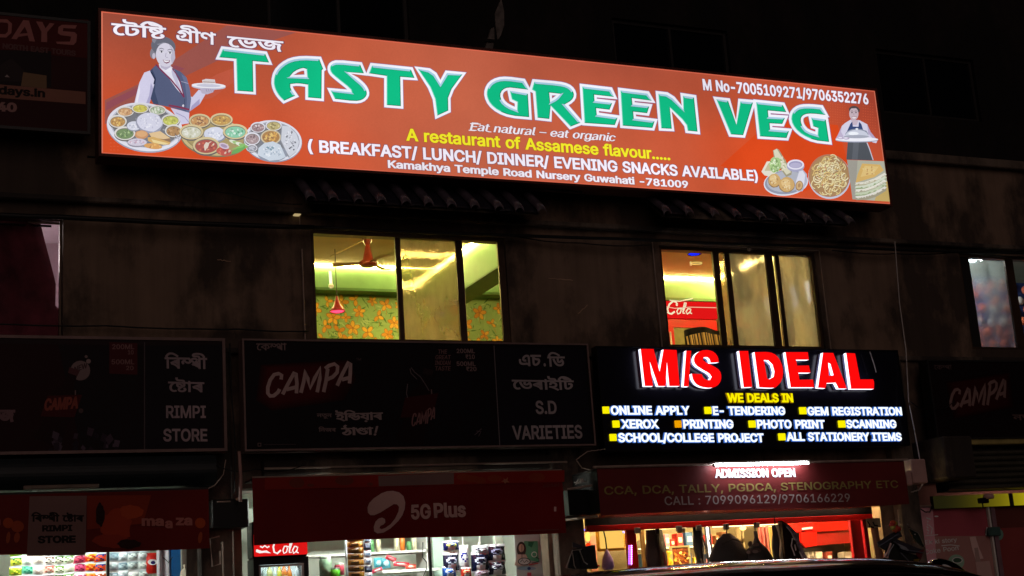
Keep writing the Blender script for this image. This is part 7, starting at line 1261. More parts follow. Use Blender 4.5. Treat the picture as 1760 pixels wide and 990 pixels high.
# ---------------- slatted shutter and yellow lit band over the glass shopfront
a = rect((1622, 753), (1900, 751), (1900, 762), (1622, 764), -.3); tag(MB().cham(a[0], a[1], -.32, -.003, a[2], a[3], .01).build('ledge_plank', surf('olive_plank', '#9a8c54', .6, var=.3)), 'olive coloured plank under the right drinks board', 'plank')
a = rect((1625, 772), (1900, 770), (1900, 836), (1632, 842), -.25); t = thing('roller_shutter', ((a[0]+a[1])/2, -.2, a[2]), 'half raised roller shutter of curved metal slats over the glass shopfront', 'shutter')
ns = 7; h = (a[3]-a[2])/ns
for k in range(ns):
    z = a[2]+k*h; m = MB(); m.grid(lambda u, v: (a[0]+(a[1]-a[0])*u, -.2-.045*math.sin(v*3.14), z+h*(.04+.92*v)), 1, 8); m.build('slat', surf('greasy_steel', '#8c887a', .25, metal=.8, var=.15), t, True)
MB().box(a[0], a[1], -.19, -.003, a[2], a[3]).build('backing', M_dark, t)
a = rect((1608, 848), (1900, 846), (1900, 866), (1600, 871), -.06); t = thing('yellow_fascia', ((a[0]+a[1])/2, -.06, a[2]), 'yellow fascia strip glowing brighter to the right above the glass shopfront', 'fascia')
m = MB(); N = 40
for i in range(N):
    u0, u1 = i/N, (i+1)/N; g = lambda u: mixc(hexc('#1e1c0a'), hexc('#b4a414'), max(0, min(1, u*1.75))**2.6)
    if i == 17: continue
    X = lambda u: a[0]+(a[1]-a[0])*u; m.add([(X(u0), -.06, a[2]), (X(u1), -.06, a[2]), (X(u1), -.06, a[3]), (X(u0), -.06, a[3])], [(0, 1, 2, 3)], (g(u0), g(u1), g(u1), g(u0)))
m.build('lit_panel', M_lit, t); MB().box(a[0], a[1], -.055, -.003, a[2], a[3]).build('box', M_dark, t)
q = at(1692, 858, -.3); t = thing('flood_lamp', (q.x, -.3, q.z), 'small dark lamp with pale cap bolted in front of the yellow fascia', 'lamp')
MB().lathe((q.x+.05, -.32, q.z+.03), [(0, .035), (.05, .03), (.07, .0), (.06, -.03), (0, -.035)], 14).build('cap', M_pk, t, True); MB().cham(q.x-.1, q.x+.04, -.34, -.28, q.z-.05, q.z+.015, .01).build('body', M_black, t); rod(t, [(q.x-.04, -.3, q.z-.04), (q.x-.02, -.28, q.z-.1), (q.x+.08, -.1, q.z-.1)], .008, M_black, 'stay')

# ================================================================ shop A: strips of sachets
def shop(name, x0, x1, yb, zc, wall, lab, lamps, fl=.15, st=9.0, tint='#f4fff4', ly=-.12):
    t = thing(name, ((x0+x1)/2, yb/2, fl), lab, 'shop'); mt = surf(name+'_wall', wall, .7, var=.06)
    MB().box(x0, x1, yb, yb+.1, fl, zc).build('back_wall', mt, t); MB().box(x0-.1, x0, .222, yb, fl, zc).build('side_wall', mt, t); MB().box(x1, x1+.1, .222, yb, fl, zc).build('side_wall', mt, t); MB().box(x0-.1, x1+.1, .222, yb+.1, zc, zc+.08).build('ceiling', mt, t)
    for (xa, xb, lab2) in lamps:
        l = thing('tube_light', (xa, ly, zc-.04), lab2, 'light'); MB().tube([(xa, ly, zc-.06), (xb, ly, zc-.06)], .018, 8).build('tube', glow('tube_'+name, tint, st), l); MB().box(xa-.02, xb+.02, ly-.03, ly+.03, zc-.035, zc-.002).build('batten', M_white, l)
    return t
shop('left_shop', -1.6, 2.62, 1.5, 2.92, '#9a9c8c', 'left snack shop interior lit cool white', [(.6, 2.0, 'cool tube light on the ceiling of the left snack shop')], st=150)
def sachet_strip(px, y, w, h, n, cols, lab, py=985, top=2.62, ribs=2, tiltx=0):
    x = at(px, 970, y).x; t = thing('sachet_strip', (x, y, top), lab, 'sachet strip', 'strips of sachets hanging in the left shop')
    MB().box(x-w/2, x+w/2, y+.012, y+.016, top, top+.02).build('hanger', M_white, t)
    for k in range(n):
        z = top-h*(k+1)+random.uniform(-.008, .008); c0 = random.choice(cols[0]); c1 = random.choice(cols[1]); m = MB(); dx = random.uniform(-.008, .008); x += dx; sl = random.uniform(-.12, .12)
        bulge = lambda u, v: y-.028*math.sin(max(0, min(1, (v-.06)/.88))*3.14)*math.sin(max(0, min(1, (u-.05)/.9))*3.14)
        nu, nv = 6, 8
        for j in range(nv):
            for i in range(nu):
                u0, u1, v0, v1 = i/nu, (i+1)/nu, j/nv, (j+1)/nv; ce = j in (2, 3, 4, 5) and i in (1, 2, 3, 4)
                band = hexc(c1) if ((j+i) % 3 == 0 and ce) or j == 6 else hexc(c0)
                if j in (0, nv-1): band = tuple(v*1.1 for v in hexc('#c8ccd0'))
                m.add([(x-w/2+w*u, bulge(u, v)-.004*(k % 2), z+h*1.06*v+sl*w*(u-.5)) for u, v in ((u0, v0), (u1, v0), (u1, v1), (u0, v1))], [(0, 1, 2, 3)], band)
        m.build('sachet', M_gloss, t); x -= dx
S_ = [(28, ['#7c9c28', '#c8d048'], ['#e8e040', '#2c6c2c'], 'yellow green sachet strip at the left end of the left shop'), (47, ['#68c8a8', '#d8f0e4'], ['#208c6c', '#f4fff4'], 'mint green sachet strip second from left in the left shop'),
      (66, ['#dcd0c8', '#c84838'], ['#902020', '#f4f0e8'], 'white and red sachet strip third from left in the left shop'), (84, ['#f0ece4', '#d8c0b0'], ['#b05040', '#503830'], 'cream sachet strip with brown print in the left shop'),
      (102, ['#a0b860', '#e8ecd8'], ['#507828', '#305020'], 'olive and white sachet strip in the left shop'), (118, ['#dce8cc', '#a8c890'], ['#5c8444', '#f0f4e8'], 'pale green sachet strip in the left shop'),
      (136, ['#c0405c', '#d84c78'], ['#f0d0e0', '#701c38'], 'pink sachet strip hanging under the STORE panel'), (156, ['#d84820', '#c03818'], ['#f0f0f0', '#f0a030'], 'orange red sachet strip, left of the pair in the left shop'), (171, ['#d84820', '#d85828'], ['#f0f0f4', '#303070'], 'orange red sachet strip, right of the pair in the left shop'),
      (196, ['#c8dce4', '#a8c8d4'], ['#88a8bc', '#f0f8ff'], 'pale blue sachet strip beside the dark post in the left shop'), (211, ['#c4d8e0', '#b4d0d8'], ['#7898a8', '#f0f8ff'], 'silver blue sachet strip in the left shop'),
      (229, ['#d8e4e4', '#c4d4d4'], ['#90a4a8', '#ffffff'], 'silver white sachet strip, widest in the left shop'), (247, ['#dce8e4', '#ccd8dc'], ['#98acac', '#f8fff8'], 'white sachet strip next to the red packet in the left shop')]
for px, c0, c1, lab in S_: sachet_strip(px, .42, .118, .092, 6, (c0, c1), lab, top=2.50)
q = at(186, 960, .36); tag(MB().box(q.x-.012, q.x+.012, .36, .39, .15, 2.6).build('shop_post', M_black), 'thin black post between the sachets of the left shop', 'post')
q = at(262, 968, .4); t = thing('snack_packet', (q.x, .4, q.z), 'red and white snack packet beside the blue panel of the left shop', 'packet')
m = MB(); m.grid(lambda u, v: (q.x-.06+.12*u, .4-.03*math.sin(u*3.14)*math.sin(v*3.14), q.z-.1+.2*v), 8, 8, hexc('#c02820')); m.build('packet', M_gloss, t, True); P = Print(.365, .001); P.ell(262, 966, 8, 5, '#f0f0f0'); P.ell(263, 967, 4, 3, '#302060'); P.build('label', M_gloss, t)
x0, x1 = at(274, 970, .3).x, at(325, 970, .3).x; tag(MB().box(x0+.12, x1-.03, .3, .33, .15, 2.7, hexc('#1c64a8')).build('blue_panel', M_matp), 'blue painted door panel at the right end of the left shop', 'panel')
t = thing('white_cloth_bag', (x0, .32, 2.1), 'pale folded plastic sheet hung beside the blue panel', 'sheet')
m = MB(); m.grid(lambda u, v: (x0-.02+.2*u, .34-.03*math.sin(u*14), 1.7+.85*v), 16, 4, hexc('#c8c4cc')); m.build('sheet', M_matp, t, True)
P = Print(.285, .001); P.stroke([(280, 958), (290, 967), (297, 957)], 1.6, '#302c30'); P.build('strap', M_matp, t)
q = at(318, 975, .2); t = thing('white_sack', (q.x, .2, q.z), 'small crumpled cream sack at the right edge of the left shop', 'sack')
MB().lathe((q.x, .1, q.z-.12), [(.05, -.1), (.075, 0), (.06, .08), (.03, .11), (.04, .14)], 12).build('sack', surf('cream_sack', '#cfc4ae', .7), t, True)

# ================================================================ shop B
shop('middle_shop', 3.18, 6.44, 1.9, 2.92, '#bcc0b4', 'middle general store interior with white shelving', [(4.2, 5.6, 'cool tube light on the ceiling of the middle shop')], st=320)
FYB = -.05
a = rect((431, 934), (527, 930), (527, 952), (431, 957), FYB-.02); x0, x1 = a[0]+.03, a[1]+.02; zh = a[2]
t = thing('drinks_cooler', ((x0+x1)/2, FYB, .14), 'upright drinks cooler with red header and bottles, left end of the middle shop', 'fridge')
MB().cham(x0, x1, FYB+.03, FYB+.27, zh-.02, 2.62, .015).build('header_box', M_black, t)
hp = MB().cham(x0+.01, x1-.01, FYB-.02, FYB+.028, zh, 2.50, .008).build('header_panel', glow('cooler_red', '#e01818', .95), t)
sp = Print(FYB-.022, .0004); sp.T = lambda p: (460+(p[0]-446)*.78, 921+(p[1]-924)*1.0); script_logo(sp, (446, 924), .56, '#fff4f0', 5.6); sp.T = None; sp.stroke([(447, 939), (451, 941), (455, 938), (459, 941), (463, 939)], 2.4, '#fff4f0'); sp.poly([(433, 946), (441, 944), (450, 947), (458, 946), (466, 951), (455, 950), (446, 951), (438, 949)], '#fff4f0'); 
sp.v = [(x, y, z) if x > x0+.02 else (x0+.02, y, z) for x, y, z in sp.v]
sp.build('header_script', M_lit, hp)
cab = MB(); cab.box(x0, x0+.05, FYB, FYB+.27, .14, zh-.022); cab.box(x1-.05, x1, FYB, FYB+.27, .14, zh-.022); cab.box(x0+.05, x1-.05, FYB+.25, FYB+.27, .14, zh-.022); cab.box(x0+.05, x1-.05, FYB, FYB+.25, .14, .5); cab.box(x0+.05, x1-.05, FYB, FYB+.25, zh-.085, zh-.022); cab.build('cabinet', M_black, t)
MB().box(x0+.06, x1-.06, FYB+.235, FYB+.249, .5, zh-.09).build('lit_liner', glow('cooler_liner', '#cfe4e4', 1.2), t)  # liner glows by itself in place of light falling on it
MB().box(x0+.08, x1-.08, FYB+.035, FYB+.045, zh-.10, zh-.09).build('added_inner_light', glow('added_cooler_light', '#e8ffff', 30), t)  # unseen light strip added to brighten the bottles
MB().frame(x0+.05, x1-.05, FYB-.004, FYB+.03, .5, zh-.087, .02).build('door_frame', M_steel, t)
MB().box(x0+.08, x1-.08, FYB+.01, FYB+.014, .52, zh-.11).build('door_glass', pane_mat('cooler_glass', .08, .05, (.96, .98, .98), .1, True), t)
def bot(x, y, z, c, cap, lab, h=.24, r=.032, cat='bottle', g='bottles in the cooler of the middle shop'):
    o = thing('bottle', (x, y, z), lab, cat, g); MB().lathe((x, y, z), [(r*.9, 0), (r, .01), (r, h*.5), (r*.9, h*.62), (r*.4, h*.82), (r*.36, h*.93)], 12).build('bottle_body', surf('drink_'+c[1:], c, .15, var=.05, bump=0), o, True)
    MB().lathe((x, y, z), [(r*.45, h*.92), (r*.45, h), (0, h)], 10).build('cap', surf('cap_'+cap[1:], cap, .4, var=.05, bump=0), o, True)
    MB().lathe((x, y, z), [(r*1.03, h*.18), (r*1.03, h*.45)], 12).build('bottle_label', surf('lbl_'+cap[1:], cap, .4, var=.3, scale=40, bump=0), o, True)
zs = at(470, 976, FYB+.12).z-.21
for k, (px, c, cap, lab) in enumerate([(444, '#c8d0c8', '#e8e8e8', 'clear bottle, leftmost in the drinks cooler'), (454, '#b0bcb4', '#d8d8d0', 'clear bottle with grey label, second in the drinks cooler'), (463, '#c8c078', '#e0e4d8', 'pale yellow bottle, third in the drinks cooler'), (472, '#c8ccc0', '#f0f0e8', 'white capped bottle in the middle of the cooler'), (480, '#d8c838', '#404038', 'yellow drink bottle left of the orange ones'), (488, '#d87020', '#e8e8e0', 'first orange drink bottle in the cooler'), (497, '#e07818', '#c82018', 'second orange drink bottle in the cooler'), (510, '#d8dcdc', '#e8ecf0', 'white bottle at the right end of the cooler')]): bot(at(px, 970, FYB+.12).x, FYB+.13, zs+.01*(k % 3), c, cap, lab)
MB().box(x0+.052, x1-.052, FYB+.04, FYB+.23, zs-.015, zs-.002).build('shelf', M_steel, t)
# shelving behind, jars, strips, bags
sb = thing('shelf_rack', (5.0, 1.2, .14), 'white shelf rack in the middle of the general store', 'shelf')
for z in (1.95, 2.3, 2.62): MB().box(3.95, 5.45, .95, 1.3, z, z+.025).build('shelf', M_white, sb)
for x in (3.95, 4.7, 5.42): MB().box(x, x+.03, .95, 1.3, .14, 2.75).build('upright', M_white, sb)
def jar(px, py, y, c, lab, r=.06, h=.16):
    q = at(px, py, y); o = thing('plastic_jar', (q.x, y, q.z-h), lab, 'jar', 'jars on the counter of the middle shop'); MB().lathe((q.x, y, q.z-h), [(0, 0), (r, 0), (r, h*.8), (r*.85, h*.88)], 16).build('jar_body', surf('jar_'+c[1:], c, .2, var=.3, scale=20, bump=0), o, True); MB().lathe((q.x, y, q.z-h), [(r*.9, h*.87), (r*.92, h), (0, h)], 16).build('lid', surf('pale_lid', '#c8dcc8', .4), o, True)
jar(559, 956, .3, '#9cc0a0', 'large pale green jar right of the drinks cooler', .065, .22); jar(583, 968, .35, '#c85060', 'jar of red sweets left of the brown sachet strip', .05, .12); jar(576, 976, .25, '#70e040', 'bright green jar below the jar of red sweets', .05, .12)
def strip(px, y, w, h, n, cols, lab, top, name='sachet_strip', grp='hanging strips in the middle shop', mid=None):
    x = at(px, 960, y).x; o = thing(name, (x, y, top), lab, 'sachet strip', grp); MB().box(x-w/2, x+w/2, y+.01, y+.014, top, top+.02).build('hanger', M_white, o)
    for k in range(n):
        z = top-h*(k+1); m = MB(); c = cols[k % len(cols)]; m.grid(lambda u, v: (x-w/2+w*u, y-.018*math.sin(u*3.14)*math.sin(v*3.14), z+h*.96*v), 5, 5, hexc(c)); mm = mid or '#e0e0e0'
        m.box(x-w*.3, x+w*.3, y-.021, y-.019, z+h*.3, z+h*.62, hexc(mm)); m.build('sachet', M_gloss, o)
strip(609, .05, .14, .06, 7, ['#6c4a14', '#8c6420', '#5c4010'], 'brown gold sachet strip hanging in the middle shop', 2.45, mid='#2c1c08'); strip(617, .08, .10, .06, 7, ['#7c5618', '#4c3410'], 'second brown gold sachet strip partly behind the first', 2.45, mid='#b08c40')
strip(632, .1, .08, .075, 6, ['#c8d0dc', '#303848', '#a8b4c4'], 'grey and white sachet strip right of the brown ones', 2.45, mid='#586478'); strip(596, .2, .03, .3, 2, ['#d0d0d0', '#b0b4bc'], 'narrow pale strip left of the brown sachets', 2.45); strip(622, .3, .04, .1, 3, ['#e06838', '#e8e8e8'], 'narrow orange strip behind the grey sachets', 2.35)
def packet(px, py, y, w, h, c, lab, tilt=0, c2='#f0f0f0', name='snack_packet', cat='packet', grp='packets in the middle shop'):
    q = at(px, py, y); o = thing(name, (q.x, y, q.z-h/2), lab, cat, grp); m = MB(); ct, st = math.cos(tilt), math.sin(tilt)
    nu, nv = 10, 8
    V = lambda u, v: (q.x+((u-.5)*w)*ct-((v-.5)*h)*st, y-.03*math.sin(u*3.14)*math.sin(v*3.14), q.z+((u-.5)*w)*st+((v-.5)*h)*ct)
    for j in range(nv):
        for i in range(nu):
            inn = ((i/nu-.45)/.3)**2+((j/nv-.45)/.28)**2 < 1
            m.add([V(u, v) for u, v in ((i/nu, j/nv), ((i+1)/nu, j/nv), ((i+1)/nu, (j+1)/nv), (i/nu, (j+1)/nv))], [(0, 1, 2, 3)], hexc(c2 if inn else c))
    m.build('packet_body', M_gloss, o, True)
for i, (px, py, w, h, c, c2, lab, tl_) in enumerate([(650, 967, .10, .10, '#4ca0b0', '#a8d8e0', 'teal packet on the white shelf, left one', 0), (663, 968, .10, .11, '#3c8c9c', '#bcdce4', 'teal packet on the white shelf, right one', .1), (672, 960, .12, .05, '#c83848', '#e88890', 'dark pink packet leaning above the teal packets', -.4), (690, 970, .18, .05, '#c02c3c', '#e8a0a0', 'red packet lying on the white shelf', -.12), (648, 980, .12, .04, '#d04058', '#f0c0c8', 'pink packet at the lower left of the white shelf', .3), (706, 974, .12, .05, '#c84838', '#e8b098', 'orange red packet at the right end of the white shelf', 0)]): packet(px, py, .9-.02*i, w, h, c, lab, tl_, c2)
for k in range(9):     # bottles and tins on the upper white shelf
    x = 4.76+k*.072+random.uniform(-.01, .01); cn, cc = [('orange', '#d07028'), ('cream', '#d8d0b0'), ('green', '#5c9860')][(k*5) % 3]
    if k in (3, 4): continue
    o = thing('tin', (x, 1.08, 2.325), 'small %s tin, %s from the left on the upper white shelf' % (cn, ['first', 'second', 'third', '', '', 'fourth', 'fifth', 'sixth', 'seventh'][k]), 'tin', '%s tins on the upper white shelf' % cn); h_ = random.uniform(.09, .15)
    MB().lathe((x, 1.08, 2.3255), [(0, 0), (.028, 0), (.028, h_), (.02, h_+.01), (0, h_+.01)], 12).build('tin_body', surf('tin_'+cn, cc, .35, var=.25, scale=30, bump=0), o, True)
MB().box(at(640, 984, .95).x, at(738, 984, .95).x, .6, .95, at(690, 981, .95).z-.03, at(690, 981, .95).z).build('front_shelf', M_white, sb)
for px, c in ((739, M_black),): q = at(px, 960, .1); tag(MB().box(q.x-.012, q.x+.012, .09, .12, .15, 2.7).build('shop_post', c), 'dark post left of the crisp packets in the middle shop', 'post')
q0, q1 = at(745, 960, .8).x, at(764, 960, .8).x; tag(MB().box(q0, q1, .8, .83, .15, 2.8, hexc('#a8c0b0')).build('pale_door', M_matp), 'pale green cupboard door beside the crisp packets', 'door')
def crisp(px, py, w, h, c, c2, lab, y=.15, acc='#e8e8f0'):
    w *= 1.22; h *= 1.15; q = at(px, py, y); o = thing('crisp_packet', (q.x, y, q.z-h/2), lab, 'packet', 'crisp packets hanging in the middle shop'); m = MB(); nu, nv = 12, 14
    V = lambda u, v: (q.x+(u-.5)*w*(1-.06*math.sin(v*3.14)), y-.05*math.sin(u*3.14)*math.sin(v*3.14)-.004*math.sin(u*30+v*9), q.z+(v-.5)*h)
    for j in range(nv):
        for i in range(nu):
            u, v = (i+.5)/nu, (j+.5)/nv; e = ((u-.5)/.34)**2+((v-.56)/.17)**2
            col = c2 if e < 1 and e > .45 else (acc if v > .86 or v < .1 or (v < .34 and abs(u-.5) < .24) else c)
            m.add([V(a, b) for a, b in ((i/nu, j/nv), ((i+1)/nu, j/nv), ((i+1)/nu, (j+1)/nv), (i/nu, (j+1)/nv))], [(0, 1, 2, 3)], hexc(col))
    m.build('packet_body', M_gloss, o, True); MB().box(q.x-.006, q.x+.006, y-.004, y+.004, q.z+h/2, q.z+h/2+.1).build('clip', M_white, o)
for a_ in [(775, 938, .15, .09, '#18205c', '#d8d840', 'navy packet with yellow mark at the top left of the crisp display'), (775, 966, .15, .18, '#20243c', '#c8d0e8', 'navy and white crisp packet, leftmost row of the display'), (772, 984, .13, .12, '#2858b0', '#e8f0ff', 'blue crisp packet at the lower left of the display'), (797, 960, .10, .24, '#e0e4ec', '#20308c', 'white and blue crisp packet, second row of the display'), (801, 984, .10, .1, '#c83828', '#f0d0a0', 'small red packet under the white and blue one'),
           (826, 946, .17, .10, '#d8dce8', '#101830', 'white topped crisp packet above the oval marked one'), (825, 966, .17, .19, '#101430', '#b8bcd0', 'black and silver crisp packet with oval mark, centre of the display'), (853, 950, .17, .16, '#14162c', '#8c90b0', 'black crisp packet at the top right of the display'), (854, 976, .17, .14, '#1c1c30', '#c8c8d4', 'dark crisp packet at the lower right of the display'), (828, 986, .14, .08, '#a8a0b0', '#602040', 'grey packet at the bottom of the crisp display')]: crisp(*a_, y=.15+.012*(a_[0] % 3))
q0, q1 = at(868, 955, .0).x, at(881, 955, .0).x; tag(MB().box(q0, q1, .24, .3, .15, 2.8, hexc('#c4d0bc')).build('painted_post', M_matp), 'pale green post between the crisps and the poster', 'post')
q0, q1, zt, zb = at(886, 955, -.05).x, at(931, 955, -.05).x, 2.44, at(905, 996, -.05).z
po = thing('poster', ((q0+q1)/2, -.05, zb), 'white and green poster with a long haired woman, right end of the middle shop', 'poster')
MB().box(q0, q1, -.05, -.035, zb, zt, hexc('#b8bcb8')).build('sheet', M_matp, po)
P = Print(-.052, .0003); P.poly([(901, 930), (924, 930), (926, 966), (905, 962), (898, 945)], '#5ca078'); P.poly([(908, 931), (918, 931), (914, 941), (908, 938)], '#2c6c4c'); P.ell(896, 944, 8, 13, '#4a3430'); P.ell(896, 942, 4.6, 7, '#c8a088'); P.poly([(889, 953), (904, 953), (912, 972), (884, 972)], '#d0b0a0'); P.stroke([(897, 936), (897, 970)], 1, '#202020')
P.ell(901, 965, 11, 6.5, '#403c3c'); P.ell(901, 965, 9.4, 5.2, '#d0ccc8'); P.text('KIDS', (893, 967.5), (909, 967.5), 5, '#403c3c', bold=(30, 20)) if 0 else P.stroke([(894, 966), (898, 962), (901, 967), (905, 963), (908, 966)], 1.2, '#403c3c')
P.ell(918, 953, 5, 5, '#e0e0d8'); P.ell(918, 953, 3.6, 3.6, '#5ca078'); P.stroke([(921, 958), (926, 960), (926, 965), (914, 968)], 1.2, '#282828'); P.stroke([(909, 971), (925, 968)], 1.5, '#c03838'); P.ell(905, 977, 16, 3.4, '#8ca0b0'); P.text('20', (908, 979), (913, 979), 4, '#182860', bold=(40, 40)) if 0 else P.ell(909, 977, 3, 2.6, '#203060'); P.poly([(906, 984), (913, 984), (913, 990), (906, 990)], '#c85060')
P.poly([(886, 975), (928, 975), (928, 982), (886, 983)], '#c8ccd0') if 0 else None
P.build('print', M_matp, po)
# string of light rubbish: chain hanging in front
q = at(725, 945, .2); tag(MB().tube([at(727, 932, .2), at(726, 958, .2), at(733, 966, .2), at(733, 978, .2), at(728, 990, .2)], .006, 5).build('hanging_wire', M_black), 'thin black wire dangling in front of the white shelves', 'wire')

# ================================================================ shop C, the stationery shop
M_redf = surf('red_shop_paint', '#c4140c', .35, var=.1, bump=.05, coat=.3)
sc = shop('stationery_shop', 6.9, 11.27, 2.2, 2.9, '#a89878', 'stationery shop interior with warm light behind red trim', [(7.4, 10.8, 'warm tube light on the ceiling of the stationery shop')], st=400, tint='#ffdf9a', ly=.16)
z1 = at(1250, 894, .05).z; z0 = at(1250, 904, .05).z
def px2(pa, pb, y, py=940): return at(pa, py, y).x, at(pb, py, y).x
a, b = px2(1007, 1500, .02, 900); tr = thing('red_shop_trim', ((a+b)/2, .02, z0), 'red painted beam and uprights framing the stationery shop', 'trim')
MB().cham(a, b, .0, .06, z0, z1, .006).build('beam', M_redf, tr); MB().box(a, b, .005, .05, z1, 2.94).build('dark_header', M_dark, tr)
for pa, pb, nm in ((1078, 1094, 'upright'),): c, d = px2(pa, pb, .08); MB().cham(c, d, .061, .12, .15, z0+.02, .006).build(nm, M_redf, tr)
for pa, pb, y in ((1466, 1486, .1), (1488, 1496, .04)): c, d = px2(pa, pb, y); MB().cham(c, d, y, y+.05, .15, z0+.02, .006).build('upright', surf('wine_red_paint', '#8c1420', .35, var=.1, bump=.05, coat=.3), tr)
for pa in (1094, 1166, 1200, 1247, 1300): c = at(pa, 900, -.02).x; MB().cham(c-.03, c+.04, -.03, -.001, z0-.04, z0+.02, .004).build('metal_clip', M_steel, tr)
# white lit upright tube, warm mirror, LED edge strips
a, b = px2(1026, 1076, .6, 930); zt, zb = at(1050, 908, .6).z, at(1050, 947, .6).z
t = thing('lit_mirror', ((a+b)/2, .6, zb), 'glowing yellow framed mirror panel at the left end of the stationery shop', 'mirror'); MB().cham(a, b, .6, .64, zb, zt, .02).build('frame', surf('gold_frame', '#c89030', .3, metal=.6), t); MB().cham(a+.03, b-.03, .585, .599, zb+.03, zt-.03, .01).build('lit_panel', glow('amber_panel', '#ffc860', 1.0), t)
c, d = px2(1005, 1024, .5, 930); t2 = thing('pink_panel', (c, .5, .15), 'pink orange lit panel at the far left of the stationery shop', 'panel'); MB().box(c+.06, d, .5, .52, .15, z0-.02, hexc('#d08878')).build('panel', M_matp, t2)
t3 = thing('small_lamp', (c, .4, z0-.15), 'small orange lamp at the far left of the stationery shop', 'lamp'); q = at(1010, 922, .35); MB().lathe((q.x, .35, q.z), [(.0, .05), (.022, .04), (.03, 0), (.02, -.05), (0, -.055)], 12).build('bulb', glow('orange_bulb', '#ffb050', 2.2), t3, True); MB().lathe((q.x, .35, q.z-.12), [(.0, .05), (.025, .04), (.03, -.04), (0, -.055)], 12).build('lower_shade', glow('red_bulb', '#ff4010', .9), t3, True)
def ledrow(pts, y, c, lab, st, r=.008, step=.022):
    P0 = [at(*p, y) for p in pts]; t = thing('led_string', P0[0], lab, 'light string', 'LED strings of the stationery shop'); m = MB()
    for i in range(len(P0)-1):
        n = max(1, int((P0[i+1]-P0[i]).length/step))
        for k in range(n): p = P0[i].lerp(P0[i+1], k/n); m.cham(p.x-r, p.x+r, y-.01, y, p.z-r*.7, p.z+r*.7, .002)
    m.build('diodes', glow('led_'+c[1:], c, st), t); rod(t, [p+Vector((0, .006, 0)) for p in P0], .008, surf('led_tape_base', '#c8c8d8', .5, bump=0), 'tape'); t.children[0]['kind'] = 'stuff'
ledrow([(1005, 910.5), (1031, 910)], .3, '#2040ff', 'blue LED string across the top of the pink panel', 5); ledrow([(1062, 909), (1070, 911), (1073, 918)], .5, '#4060ff', 'blue LED string round the top right corner of the lit mirror', 5)
ledrow([(1081, 938), (1081, 972)], .03, '#c060ff', 'violet LED string, left of the two on the red upright', 4, .006, .018); ledrow([(1085, 938), (1085, 972)], .03, '#e090ff', 'violet LED string, right of the two on the red upright', 4.5, .008, .018)
a, b = at(1020, 903, .2), at(1045, 940, .2)
t = thing('plastic_bag', at(1044, 960, .1), 'violet plastic bag hanging from a cord before the lit mirror', 'bag'); q = at(1044, 958, .1)
MB().lathe((q.x, .1, q.z-.02), [(.0, .12), (.012, .10), (.03, .06), (.06, 0), (.07, -.08), (.05, -.12)], 12).build('bag', surf('violet_plastic', '#8c70a8', .3, var=.3), t, True); rod(t, [(q.x-.03, .09, q.z+.32), (q.x-.01, .09, q.z+.2), (q.x, .1, q.z+.08)], .008, M_black, 'cord')
c, d = px2(1097, 1500, 2.1, 930)
# shelf unit, framed picture, yellow ornament
gl = thing('glass_counter', (8.4, .8, .15), 'pale glass display shelving behind the bags in the stationery shop', 'shelf')
for z in (1.95, 2.2, 2.45): MB().box(at(1096, 930, .9).x, at(1250, 930, .9).x, .9, 1.2, z, z+.02).build('shelf', M_white, gl)
ORD = ['first', 'second', 'third', 'fourth', 'fifth', 'sixth', 'seventh', 'eighth', 'ninth', 'tenth', 'eleventh', 'twelfth', 'thirteenth', 'fourteenth', 'fifteenth', 'sixteenth', 'seventeenth', 'eighteenth']
for zz, lev in ((1.97, 'lowest'), (2.22, 'middle'), (2.47, 'top')):
    kk = 0
    x = at(1098, 930, 1.0).x
    while x < at(1245, 930, 1.0).x:
        w_ = random.uniform(.05, .11); h_ = random.uniform(.08, .19); cn, cc = random.choice([('red', '#b83028'), ('white', '#d8d4c8'), ('yellow', '#d8a838'), ('blue', '#3c5c8c'), ('brown', '#6c4428'), ('pink', '#c87890')])
        o = thing('stationery_carton', (x+w_/2, 1.0, zz), '%s carton, %s from the left on the %s shelf behind the hanging bags' % (cn, ORD[kk], lev), 'box', '%s cartons on the shelving of the stationery shop' % cn)
        MB().cham(x, x+w_, .93, 1.06, zz, zz+h_, .004, hexc(cc)).build('box_body', M_matp, o); MB().box(x+w_*.2, x+w_*.8, .926, .929, zz+h_*.3, zz+h_*.7, hexc('#e4dcc8')).build('printed_label', M_matp, o)
        x += w_+random.uniform(.005, .05); kk += 1
a, b = px2(1154, 1187, .7, 955); zt, zb = at(1170, 938, .7).z, at(1170, 985, .7).z; t = thing('picture_frame', ((a+b)/2, .7, zb), 'gold framed picture leaning in the middle of the stationery shop', 'picture')
MB().frame(a, b, .7, .74, zb, zt, .018).build('frame', glow('lit_gold_frame', '#f8d070', .95), t); MB().box(a+.018, b-.018, .715, .73, zb+.018, zt-.018, hexc('#7a3c10')).build('picture', M_matp, t)  # frame emits to look lit, though it is no lamp
P = Print(.708, .0004)
for k in range(60): P.ell(random.uniform(1159, 1183), random.uniform(943, 975), random.uniform(1, 4), random.uniform(1, 3), random.choice(['#c87828', '#4a1c08', '#e8b050', '#8c4818', '#f0d080', '#6c2c10']), random.uniform(0, 180), n=7)
P.build('ornament_print', M_matp, t)
q = at(1148, 958, .6); t = thing('gold_ornament', (q.x, .6, q.z-.2), 'yellow curled ornament left of the gold framed picture', 'ornament')
MB().tube([(q.x-.02, .6, q.z+.07), (q.x+.03, .6, q.z+.05), (q.x, .6, q.z), (q.x+.035, .6, q.z-.06), (q.x, .6, q.z-.12), (q.x-.03, .6, q.z-.2)], [.012, .03, .02, .03, .03, .02], 10).build('ornament', surf('yellow_plastic', '#d8b830', .4), t, True)
a, b = px2(1256, 1262, .2, 930)
